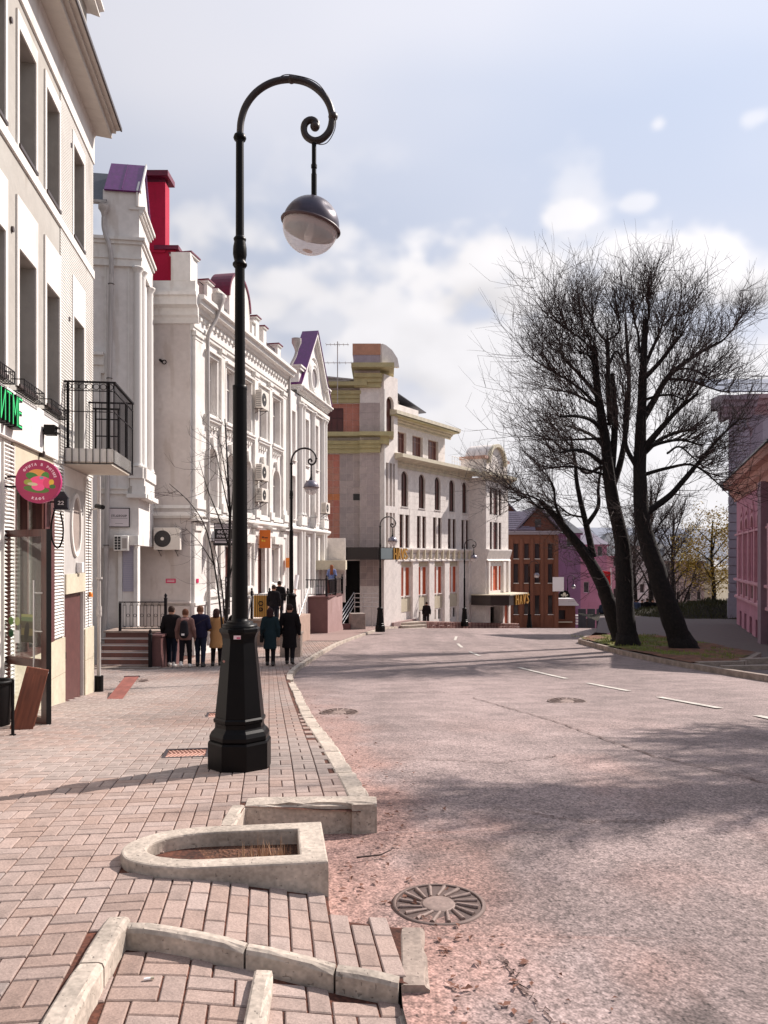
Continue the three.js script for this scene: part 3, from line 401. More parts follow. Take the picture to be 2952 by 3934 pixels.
  const gbm = mesh('rough_grass', gb, mat([.055, .055, .02], .95, { side: THREE.DoubleSide }), scene); gbm.userData = { kind: 'stuff', label: 'rough dark grass on the bank by the grey house', category: 'grass' };
}
{ // grit, leaves and small litter at the kerb
  const r = rngOf(404), g1 = []; for (let i = 0; i < 260; i++) { const d = 2.6 + r() * r() * 16, q = r() * r(), x = (d < 3.9 ? .24 : d < 5.45 ? -.28 : kerbX(d)) + .02 + q * .8, y = roadY(x, d) + .012, s = .008 + r() * .02, a = r() * 6.28; const p = new THREE.BufferGeometry(); const c = Math.cos(a) * s, n = Math.sin(a) * s; p.setAttribute('position', new THREE.Float32BufferAttribute([x - c, y, -d - n, x + c, y + s * .3 * r(), -d + n, x - n * .6, y + s * .7 * r(), -d + c * .6, x + c, y, -d + n, x + n * .5, y + .004, -d - c * .5, x - c, y, -d - n], 3)); p.computeVertexNormals(); g1.push(p); }
  const o = mesh('leaf_litter', g1, mat([.17, .075, .05], .95, { side: THREE.DoubleSide }), scene); o.userData = { kind: 'stuff', label: 'dead leaves and grit gathered along the kerb', category: 'litter' };
  const t = thing('cigarette_butt', 'tiny white cigarette end lying on the paved ramp', 'litter', [-.98, paveY(-.98, 3.2) + .008, -3.2], .3); mesh('paper', bar([-.018, 0, 0], [.008, 0, 0], .006, 8), MT.signWhite, t); mesh('filter', bar([.008, 0, 0], [.022, 0, 0], .006, 8), MT.beige, t);
  const st = thing('fallen_twig', 'short dead twig lying in the dirt beside the kerb end', 'twig', [-.05, roadY(-.05, 4.95) + .02, -4.95], .5); mesh('stick', [bar([-.14, .01, 0], [.02, .004, .02], .006, 5, .005), bar([.02, .004, .02], [.12, .01, -.01], .005, 5, .003)], MT.twig, st);
}

// ------------------------------------------------------------------ near left building with the café
const strokes = { // simple letter strokes in a unit box
  'Р': [[0, 0, 0, 1], [0, 1, .7, 1], [.7, 1, .7, .5], [.7, .5, 0, .5]], 'И': [[0, 0, 0, 1], [0, 0, .8, 1], [.8, 0, .8, 1]], 'Т': [[.4, 0, .4, 1], [0, 1, .8, 1]], 'М': [[0, 0, 0, 1], [0, 1, .42, .35], [.42, .35, .84, 1], [.84, 0, .84, 1]], 'Е': [[0, 0, 0, 1], [0, 1, .7, 1], [0, .5, .6, .5], [0, 0, .7, 0]], 'В': [[0, 0, 0, 1], [0, 1, .6, .95], [.6, .95, .6, .55], [.6, .55, 0, .5], [.6, .55, .68, .25], [.68, .25, .6, .02], [.6, .02, 0, 0]],
  'H': [[0, 0, 0, 1], [.75, 0, .75, 1], [0, .5, .75, .5]], 'A': [[0, 0, .4, 1], [.4, 1, .8, 0], [.15, .38, .65, .38]], 'V': [[0, 1, .4, 0], [.4, 0, .8, 1]], 'S': [[.7, .9, .35, 1], [.35, 1, 0, .78], [0, .78, .7, .25], [.7, .25, .35, 0], [.35, 0, 0, .1]],
};
function letterGeo(ch, h, w, sw, z0, z1) { return merge(strokes[ch].map(([a, b, c, d]) => { const x0 = a * w, y0 = b * h, x1 = c * w, y1 = d * h, L = Math.hypot(x1 - x0, y1 - y0), g = new THREE.BoxGeometry(L + sw * .9, sw, z1 - z0); g.rotateZ(Math.atan2(y1 - y0, x1 - x0)); g.translate((x0 + x1) / 2, (y0 + y1) / 2, (z0 + z1) / 2); return g; })); }
{
  const B = thing('corner_house', 'near white plastered house with deep windows and a café on its ground floor', 'building', [-5.24, 0, -12], 1.7194);
  const SX0 = -8, E = 3.05, r = rngOf(5);
  const cols = [[-5.5, -4.75], [-4.15, -3.4], [-2.8, -2.03], [-1.47, -.70], [-.15, .58], [1.52, 2.27]];
  const h1 = cols.map(([a, b]) => [a, 7.36, b, 8.97]), h2 = cols.map(([a, b], i) => [a, i === 5 ? 3.56 : 4.07, b, 5.95]);
  const L = h => h.filter(q => q[2] < .67), R = h => h.filter(q => q[0] > .67);
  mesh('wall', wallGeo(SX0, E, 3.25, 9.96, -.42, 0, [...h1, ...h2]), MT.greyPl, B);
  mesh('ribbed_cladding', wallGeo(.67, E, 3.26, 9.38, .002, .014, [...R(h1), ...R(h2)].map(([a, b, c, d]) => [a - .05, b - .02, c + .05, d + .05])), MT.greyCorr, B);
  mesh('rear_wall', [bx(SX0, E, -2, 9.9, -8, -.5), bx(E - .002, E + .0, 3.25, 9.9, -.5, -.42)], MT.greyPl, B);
  // window surrounds, panes and sills
  const surr = (x0, x1, y0, y1, hx0, hy0, hx1, hy1) => mesh('surround', wallGeo(x0, x1, y0, y1, .002, .026, [[hx0, hy0, hx1, hy1]]), MT.whiteTrim, B);
  cols.forEach(([a, b], i) => {
    surr(a - .08, b + .08, 7.315, 9.19, a, 7.36, b, 8.97); const y0 = i === 5 ? 3.56 : 4.07; surr(a - .09, b + .09, y0 - .02, 6.65, a, y0, b, 5.95);
    windowIn(B, a, b, 7.36, 8.97, { z: -.30, nx: 1, transom: [.42], sill: MT.darkFrame, sillOut: .05 }); windowIn(B, a, b, y0, 5.95, { z: -.30, transom: [.62], sill: i === 5 ? null : MT.darkFrame, sillOut: .05, name: i === 5 ? 'balcony_door' : 'window' });
  });
  mesh('string_course', mould([[0, 7.15], [.035, 7.15], [.035, 7.30], [0, 7.31]], SX0, E + .03), MT.whiteTrim, B);
  mesh('frieze', mould([[0, 9.39], [.035, 9.39], [.035, 9.90], [.06, 9.955], [0, 9.955]], SX0, E + .03), MT.whiteTrim, B);
  mesh('cornice', mould([[-.42, 9.96], [.05, 9.96], [.34, 9.925], [.36, 9.925], [.36, 10.03], [.44, 10.03], [.44, 10.08], [.52, 10.09], [.52, 10.12], [-.42, 10.28]], SX0, E + .03), pl([.60, .55, .50]), B);
  mesh('gutter', mould([[.52, 10.085], [.55, 10.085], [.55, 10.15], [.52, 10.15]], SX0, E + .05), MT.darkFrame, B);
  // attic storey set back above the cornice
  mesh('attic_wall', wallGeo(SX0, E + .05, 10.2, 12.45, -.5, -.12, [[2.1, 10.5, 2.75, 12.0], [.3, 10.5, .95, 12.0], [-1.4, 10.5, -.75, 12]]), MT.greyPl, B); for (const a of [2.1, .3, -1.4]) windowIn(B, a, a + .65, 10.5, 12, { z: -.36 });
  mesh('attic_cornice', mould([[-.5, 12.45], [-.08, 12.45], [.10, 12.40], [.10, 12.5], [.18, 12.52], [.18, 12.58], [-.5, 12.7]], SX0, E + .2), MT.whiteTrim, B);
  for (const [s, y] of [[-1.78, 8.86], [1.36, 8.86], [-1.72, 6.1], [1.22, 5.8]]) mesh('vent', rot(new THREE.CylinderGeometry(.04, .04, .03, 12), Math.PI / 2).translate(s, y, .012), MT.darkFrame, B);
  // ground floor
  mesh('fascia', wallGeo(SX0, .30, 3.26, 3.90, .002, .075), MT.whiteTrim, B);
  mesh('lower_wall', [wallGeo(SX0, -2.1, -2, 3.25, -.42, 0), wallGeo(-.32, .24, .4, 3.25, -.42, .0), wallGeo(.84, E, -2, 3.25, -.42, 0, [[.93, -1.2, 2.30, 1.08]]), bx(.24, .84, -2, 3.25, -.42, -.02), bx(-2.1, -1.68, -2, 3.25, -.42, -.02)], MT.white, B);
  mesh('panel', wallGeo(.88, 2.32, 1.10, 2.92, .002, .012, []), pl([.52, .50, .48]), B);
  { const s = new THREE.Shape(); s.absellipse(1.64, 2.28, .36, .56, 0, Math.PI * 2); const q = new THREE.Path(); q.absellipse(1.64, 2.28, .30, .49, 0, Math.PI * 2); s.holes.push(q); const w = group('oval_window', B); mesh('ring', ext(s, .013, .05, 0, 32), MT.whiteTrim, w); const p = new THREE.Shape(); p.absellipse(1.64, 2.28, .30, .49, 0, Math.PI * 2); mesh('pane', new THREE.ShapeGeometry(p, 32).translate(0, 0, .018), pl([.36, .30, .27]), w); }
  const dr = group('service_door', B); mesh('leaf', bx(.95, 2.28, -1.2, 1.06, -.10, -.05), MT.brownDoor, dr); mesh('handle', rbx(1.02, 1.10, -.02, .10, -.05, .0, .008), MT.black, dr);
  // stone cladding, slab by slab
  for (const [a, b, z] of [[-.30, .02, .03], [.03, .91, .03], [2.33, 2.60, .03], [2.61, E, .03]]) for (const [y0, y1] of [[-2, -.22], [-.212, .37]]) mesh('stone_slab', bx(a, b, y0, y1, .002, z), MT.stone, B);
  mesh('stone_lintel', bx(.93, 2.30, 1.085, 1.42, .013, .04), MT.stone, B);
  for (let i = 0; i < 1; i++) mesh('beige_panel', bx(-1.66, .22, 2.72, 3.25, -.02, .02), MT.beige, B);
  // louvred strips, slat by slat
  const slatG = w => { const g = new THREE.BoxGeometry(w, .034, .012); g.rotateX(-.75); return uvm(g); };
  for (const [a, b, y0, y1] of [[-2.09, -1.70, -.1, 3.2], [.25, .82, .42, 3.2], [2.36, 2.84, .42, 3.2]]) { const g = slatG(b - a); for (let y = y0; y < y1; y += .053) { const o = mesh('slat', g, MT.whiteTrim, B); o.position.set((a + b) / 2, y, .016); } mesh('slat_frame', [bx(a - .025, a, y0 - .03, y1, -.01, .03), bx(b, b + .025, y0 - .03, y1, -.01, .03)], MT.whiteTrim, B); }
  // shopfront with a dim room behind
  const sf = group('shopfront', B);
  mesh('frame', [bx(-1.67, -1.58, .3, 2.72, -.12, .02), bx(-.40, -.30, .3, 2.72, -.12, .02), bx(-1.04, -.98, .3, 2.72, -.10, .0), bx(-1.58, -.4, .28, .36, -.12, .03), bx(-1.58, -.4, 2.64, 2.72, -.12, .02)], MT.brownFrame, sf);
  mesh('pane', bx(-1.58, -.4, .36, 2.64, -.07, -.062), MT.clearGlass, sf);
  mesh('room', [bx(-3.2, .2, -.5, -.42, -3.4, -.44), bx(-3.2, .2, 2.8, 2.9, -3.4, -.44), bx(-3.2, .2, -.5, 2.8, -3.48, -3.4), bx(-3.28, -3.2, -.5, 2.8, -3.4, -.44), bx(.2, .28, -.5, 2.8, -3.4, -.44)], mat([.28, .17, .11], .8, { map: T.wood }), sf);
  mesh('counter', [rbx(-1.6, -.5, .2, .95, -1.9, -1.3, .02), bx(-1.3, -.9, 1.2, 2.2, -3.36, -3.3)], MT.beige, sf);
  mesh('plinth', bx(-1.68, -.3, -2, .28, -.42, .015), MT.stone, sf);
  mesh('jamb', bx(-.30, .22, .38, 2.72, -.02, .04), mat([.10, .035, .035], .5), B);
  mesh('interior_closer', bx(SX0, -3.3, -1, 3, -3.5, -.5), MT.greyPl, B);
  // down pipe at the corner with its black boot
  const dp = group('thin_downpipe', B); mesh('pipe', [bar([E + .10, -.7, .10], [E + .10, 3.3, .10], .038, 10), bar([E + .10, .55, .10], [E + .10, .75, .10], .055, 10), bar([E + .10, 1.28, .1], [E + .10, 1.32, .1], .07, 10)], MT.pipe, dp); mesh('boot', bar([E + .10, -1.05, .10], [E + .10, -.62, .10], .085, 12), MT.black, dp);
  mesh('cable', tube([[2.45, 3.2, .05], [2.44, 2.2, .06], [2.5, 1.2, .05], [2.48, .4, .05]], .006, 5, 24), MT.iron, B);
  mesh('alarm_box', rbx(1.70, 1.86, 1.43, 1.62, .013, .12, .015), MT.signWhite, B);
  mesh('beacon', lathe([[0, .10], [.03, .095], [.042, .05], [.045, 0]], 14).translate(2.56, .96, .07), MT.orange, B);
  const cc = group('wall_camera', B); mesh('bracket', bar([2.86, 2.62, 0], [2.86, 2.66, .14], .015), MT.white, cc); mesh('body', bar([2.92, 2.70, .10], [2.74, 2.67, .26], .045, 12), MT.black, cc);

  // balcony
  const b = thing('iron_balcony', 'white slab balcony with black iron railing on the café house', 'balcony', [-5.24, 0, -12], 1.7194);
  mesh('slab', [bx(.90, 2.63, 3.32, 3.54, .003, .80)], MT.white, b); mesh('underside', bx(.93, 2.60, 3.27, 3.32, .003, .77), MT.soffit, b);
  mesh('rail', [bx(.86, 2.67, 4.64, 4.67, .80, .85), bx(.86, .89, 4.64, 4.67, .0, .80), bx(.87, 2.66, 4.50, 4.515, .815, .835), bx(.87, .885, 4.50, 4.515, 0, .8), bx(.87, 2.66, 4.15, 4.163, .815, .835), bx(.87, .885, 4.15, 4.163, 0, .8), bx(.87, 2.66, 3.28, 3.295, .815, .835), bx(.87, .885, 3.28, 3.295, 0, .8), bx(2.64, 2.67, 4.64, 4.67, 0, .8), bx(2.65, 2.665, 3.28, 3.295, 0, .8)], MT.blackIron, b);
  for (let i = 0; i <= 7; i++) { const z = .03 + i * .112; mesh('baluster', bx(.872, .884, 3.28, 4.64, z - .006, z + .006), MT.blackIron, b); mesh('baluster', bx(2.652, 2.664, 3.28, 4.64, z - .006, z + .006), MT.blackIron, b); }
  for (let i = 0; i <= 17; i++) { const x = .89 + i * .104; mesh('baluster', bx(x - .005, x + .005, 3.28, 4.64, .820, .830), MT.blackIron, b); }
  for (let i = 0; i < 7; i++) mesh('ring', rot(new THREE.TorusGeometry(.048, .006, 6, 18), 0, Math.PI / 2).translate(.878, 4.577, .086 + i * .112), MT.blackIron, b);
  for (const [x, z] of [[.95, .06], [.95, .72], [2.58, .72]]) mesh('post', [bx(x - .02, x + .02, 3.54, 4.66, z - .02, z + .02), bx(x - .04, x + .04, 3.54, 3.56, z - .04, z + .04)], MT.black, b);
  mesh('inner_frame', [bx(1.6, 1.63, 3.54, 4.35, .35, .38), bx(1.6, 1.63, 3.54, 4.35, .74, .77), bx(1.6, 1.63, 4.33, 4.36, .33, .79), bx(1.6, 1.62, 3.85, 3.87, .36, .76), bx(1.6, 1.62, 4.15, 4.17, .36, .76)], MT.black, b);
  // window baskets
  [[-3.05, -2.13, 'iron window basket at the left edge above the green letters', 'w'], [-1.74, -.81, 'iron window basket in the middle above the café sign band'], [-.44, .45, 'iron window basket next to the balcony']].forEach(([a, c, lab]) => {
    const t = thing('window_basket', lab, 'window basket', [-5.24, 0, -12], 1.7194, 'iron baskets under the café windows'); const y0 = 3.93, y1 = 4.10, z1 = .17;
    mesh('frame', [bx(a, c, y1 - .012, y1, z1 - .012, z1), bx(a, c, y0, y0 + .012, z1 - .012, z1), bx(a, c, y0 + .10, y0 + .108, z1 - .01, z1 - .002), bx(a, c, y0, y0 + .012, .03, .042), bx(a, a + .012, y0, y1, z1 - .012, z1), bx(c - .012, c, y0, y1, z1 - .012, z1), bx(a, a + .012, y1 - .012, y1, .0, z1), bx(c - .012, c, y1 - .012, y1, .0, z1), bx(a, a + .012, y0, y0 + .012, .0, z1), bx(c - .012, c, y0, y0 + .012, .0, z1)], MT.blackIron, t);
    const n = 12; for (let i = 1; i < n; i++) { const x = lerp(a, c, i / n); mesh('bar', bx(x - .005, x + .005, y0, y1, z1 - .009, z1 - .001), MT.blackIron, t); mesh('bar', bx(x - .005, x + .005, y0 + .001, y0 + .009, .03, z1 - .01), MT.blackIron, t); }
    for (let k = 1; k < 4; k++) mesh('bar', bx(a, c, y0 + .002, y0 + .008, k * .042 - .004, k * .042 + .004), MT.blackIron, t);
  });
  // raised café letters
  const lt = thing('raised_letters', 'black raised letters with green faces on the white café band', 'sign', [-5.24, 0, -12], 1.7194); ['Р', 'И', 'Т', 'М', 'Е'].forEach((c, i) => { const s = -2.95 + i * .222; const k = group('letter', lt); const a = mesh('body', letterGeo(c, .36, .19, .06, .08, .19), MT.black, k); a.position.set(s, 3.41, 0); const f = mesh('face', letterGeo(c, .36, .19, .020, .191, .197), MT.green, k); f.position.set(s, 3.41, 0); });
  // floodlight on the band
  const fl = thing('wall_floodlight', 'small dark floodlight on the white café band', 'floodlight', [-5.24, 0, -12], 1.7194); mesh('head', [rbx(-.62, -.46, 3.53, 3.68, .10, .26, .01), bx(-.60, -.48, 3.55, 3.57, .26, .30), bx(-.60, -.48, 3.63, 3.65, .26, .30)], MT.black, fl); mesh('arm', [bar([-.54, 3.6, .076], [-.54, 3.6, .12], .02)], MT.black, fl); mesh('cable', tube([[-.54, 3.55, .08], [-.55, 3.4, .085], [-.54, 3.29, .085]], .006, 5, 12), MT.iron, fl); mesh('junction_box', rbx(-.57, -.51, 3.2, 3.29, .02, .10, .01), MT.darkFrame, fl);
  // round hanging sign
  const sg = thing('round_cafe_sign', 'round crimson café sign with white lettering hung out from the wall', 'sign', [-4.53, 2.70, -10.1], .12);
  mesh('disc', rot(new THREE.CylinderGeometry(.285, .285, .07, 48), Math.PI / 2), MT.magenta, sg);
  const pt = canvasTex(512, 512, (c, w) => { c.fillStyle = '#a5174f'; c.fillRect(0, 0, w, w); c.save(); c.translate(256, 256); const blob = (col, x, y, a, b, q = 0) => { c.fillStyle = col; c.beginPath(); c.ellipse(x, y, a, b, q, 0, 7); c.fill(); };
    blob('#e8994a', -10, -96, 100, 52); blob('#3c7a2c', -70, -62, 75, 44, .3); blob('#4b8a34', 80, -58, 46, 60, .4); blob('#ff4d86', 20, 0, 120, 66); blob('#e7436f', 110, 20, 52, 60); blob('#53762e', -20, 96, 150, 42, .12); blob('#ff5590', 0, 70, 76, 44, .1); blob('#9aa038', -118, 10, 48, 34); blob('#d7c9a0', -64, 34, 60, 20, .1); blob('#e9b83a', 156, 10, 30, 36, .2); blob('#3f6d2c', 168, 62, 36, 26); blob('#7d9fb0', 40, -44, 24, 16);
    c.fillStyle = '#f1d6dd'; c.font = 'bold 46px sans-serif'; c.textAlign = 'center'; c.textBaseline = 'middle'; const arc = (s, rad, a0, st, flip) => { [...s].forEach((ch, i) => { const a = a0 + i * st; c.save(); c.rotate(a); c.translate(0, flip ? rad : -rad); c.fillText(ch, 0, 0); c.restore(); }); };
    arc('ФРИТА В РИТМЕ', 208, -.86, .178, false); arc('КАФЕ', 212, .27 + .03, -.2, true); c.restore(); });
  const face = mesh('printed_face', new THREE.CircleGeometry(.275, 48).translate(0, 0, .0385), new THREE.MeshStandardMaterial({ map: pt, roughness: .35 }), sg);
  for (const y of [.06, -.07]) mesh('bracket', [bar([-.42, y, 0], [-.27, y, 0], .014, 8), bar([-.44, y, 0], [-.41, y, 0], .03, 10)], MT.blackIron, sg);
  // house number lantern
  const ln = thing('house_number_lantern', 'dark lantern with the house number 22 beside the oval window', 'lantern', [-5.03, 2.57, -12.0], .25);
  mesh('box', [rbx(-.10, .10, -.10, .06, -.08, .08, .01), poly([[-.11, .06], [.11, .06], [.045, .16], [-.045, .16]], -.085, .085), bx(-.11, .11, -.125, -.10, -.09, .09)], mat([.012, .014, .024], .4), ln);
  panelTex('number', ln, .13, .10, [0, -.02, .0815], (c, w, h) => { c.fillStyle = '#0d0f18'; c.fillRect(0, 0, w, h); c.fillStyle = '#d7d0d0'; c.font = 'bold 84px sans-serif'; c.textAlign = 'center'; c.textBaseline = 'middle'; c.fillText('22', w / 2, h / 2); }, { pw: 128, ph: 98 });
  mesh('scroll', [tube([[-.10, -.10, -.02], [-.15, -.35, -.02], [-.13, -.62, -.02], [-.06, -.72, -.02], [0, -.62, -.02], [.02, -.4, -.02], [-.02, -.16, -.02]], .014, 6, 40)], MT.black, ln); mesh('arm', bar([-.22, .0, -.02], [-.10, .0, -.02], .014), MT.black, ln);
  // open glass door
  const od = thing('open_glass_door', 'brown framed glass door standing open on the pavement', 'door', [-4.97, SY(9.9) + .01, -10.1], -.576); const H = 2.46, W = .94;
  mesh('frame', [bx(0, .07, 0, H, -.03, .03), bx(W - .11, W, 0, H, -.03, .03), bx(.07, W - .11, H - .09, H, -.03, .03), bx(.07, W - .11, 0, .10, -.03, .03), bx(.07, W - .11, .72, .82, -.03, .03)], MT.brownFrame, od); mesh('pane', [bx(.07, W - .11, .82, H - .09, -.005, .005), bx(.07, W - .11, .10, .72, -.005, .005)], MT.clearGlass, od); mesh('edge_trim', bx(W, W + .012, 0, H, -.031, .031), MT.black, od);
  mesh('handle', [bar([W - .20, .50, .07], [W - .20, 1.82, .07], .012, 8), bar([W - .20, 1.18, .07], [W - .08, 1.18, .03], .008), bar([W - .20, 1.66, .07], [W - .08, 1.66, .03], .008)], MT.chrome, od);
  for (const [x, y, c] of [[.14, 1.28, '#6d8a52'], [.28, 1.28, '#9aa06a'], [.14, 1.12, '#1f4a2a']]) mesh('sticker', rot(new THREE.CylinderGeometry(.055, .055, .003, 20), Math.PI / 2).translate(x, y, .009), new THREE.MeshStandardMaterial({ color: c, roughness: .6 }), od);
  panelTex('poster', od, .26, .36, [.50, 1.20, .0085], (c, w, h) => { const g = ['#5f6d4c', '#4b4332', '#6d6240', '#3a3426']; g.forEach((q, i) => { c.fillStyle = q; c.fillRect(0, i * h / 4, w, h / 4 + 1); }); c.fillStyle = '#2a2118'; c.beginPath(); c.ellipse(w * .45, h * .62, w * .2, h * .34, .2, 0, 7); c.fill(); c.fillStyle = '#8a8a5a'; c.fillRect(0, 0, w, h * .1); }, { pw: 96, ph: 132 });
  mesh('notice', bx(.22, .32, 1.0, 1.16, .006, .009), MT.signWhite, od);
  // folding street board
  const ab = thing('street_board', 'plain brown folding board leaning beside the open glass door', 'board', [-4.33, SY(9.2), -9.2], .35); const pn = (a, s) => { const g = rbx(-.125, .125, 0, .74, -.012, .012, .004); g.rotateZ(-.235); g.rotateX(a); g.translate(0, .0, s); return g; }; mesh('panel', pn(-.18, .13), MT.board, ab); mesh('panel', pn(.18, -.16), MT.board, ab); mesh('hinge', bar([.05, .70, -.02], [.29, .645, -.02], .012, 8), MT.chrome, ab);
  // bin at the left edge
  const bn = thing('street_bin', 'black round street bin at the left edge beside the open door', 'bin', [-4.32, SY(8.6), -8.55], .2); mesh('drum', lathe([[.0, .12], [.15, .12], [.165, .58], [.15, .6], [.14, .58]], 20), MT.black, bn); mesh('rim', new THREE.TorusGeometry(.168, .022, 8, 24).rotateX(Math.PI / 2).translate(0, .60, 0), MT.black, bn); for (const a of [.1, 2.2, 4.3]) mesh('leg', [bar([Math.cos(a) * .185, 0, Math.sin(a) * .185], [Math.cos(a) * .185, .62, Math.sin(a) * .185], .018, 8), bar([Math.cos(a) * .185, 0, Math.sin(a) * .185], [Math.cos(a) * .185, .012, Math.sin(a) * .185], .035, 10)], MT.black, bn);
}

// ------------------------------------------------------------------ shared facade pieces
function acUnit(parentThing, label, pos, ry, w = .80, h = .56, grp) { // outdoor air conditioner, back to the wall at z = 0
  const t = thing('air_conditioner', label, 'air conditioner', pos, ry, grp);
  mesh('case', rbx(-w / 2, w / 2, 0, h, .10, .40, .02), MT.ac, t);
  mesh('fan_recess', rot(new THREE.CylinderGeometry(h * .37, h * .37, .012, 28), Math.PI / 2).translate(-w * .16, h / 2, .402), MT.grille, t);
  mesh('fan_hub', rot(new THREE.CylinderGeometry(h * .075, h * .075, .02, 14), Math.PI / 2).translate(-w * .16, h / 2, .412), MT.ac, t);
  for (let i = 0; i < 3; i++) mesh('fan_ring', new THREE.TorusGeometry(h * (.17 + i * .09), .004, 5, 28).translate(-w * .16, h / 2, .41), MT.iron, t);
  for (let i = 0; i < 6; i++) mesh('fan_spoke', rot(bx(-h * .36, h * .36, -.003, .003, 0, .004), 0, 0, i * Math.PI / 6).translate(-w * .16, h / 2, .408), MT.iron, t);
  for (const s of [-1, 1]) mesh('wall_bracket', [bx(s * w * .32 - .015, s * w * .32 + .015, -.03, 0, 0, .42), bar([s * w * .32, -.22, .01], [s * w * .32, -.02, .36], .012)], MT.iron, t);
  for (let i = 0; i < 7; i++) mesh('side_vent', bx(-w / 2 - .004, -w / 2 + .002, .08 + i * h * .115, .10 + i * h * .115, .14, .36), MT.grille, t);
  return t;
}
function column(parent, x, z, y0, y1, r, m, name = 'column') { return mesh(name, lathe([[0, y0], [r * 1.35, y0], [r * 1.35, y0 + r * .5], [r * 1.12, y0 + r * .7], [r * 1.15, y0 + r], [r, y0 + r * 1.3], [r * .92, y1 - r * 2.2], [r * 1.0, y1 - r * 2.0], [r * .92, y1 - r * 1.8], [r * .95, y1 - r * 1.2], [r * 1.35, y1 - r * .5], [r * 1.45, y1 - r * .3], [r * 1.45, y1], [0, y1]], 16).translate(x, 0, z), m, parent); }
function pilaster(parent, x0, x1, y0, y1, z, m = MT.whiteTrim, name = 'pilaster') { return mesh(name, [bx(x0, x1, y0, y1, .002, z), bx(x0 - .04, x1 + .04, y0, y0 + .22, .002, z + .03), bx(x0 - .04, x1 + .04, y1 - .16, y1, .002, z + .05), bx(x0 - .02, x1 + .02, y1 - .30, y1 - .25, .002, z + .02)], m, parent); }
const steppedCornice = (y, h, out) => [[0, y], [out * .18, y], [out * .18, y + h * .18], [out * .35, y + h * .22], [out * .45, y + h * .42], [out * .75, y + h * .48], [out * .78, y + h * .72], [out, y + h * .78], [out, y + h], [0, y + h * 1.12]];

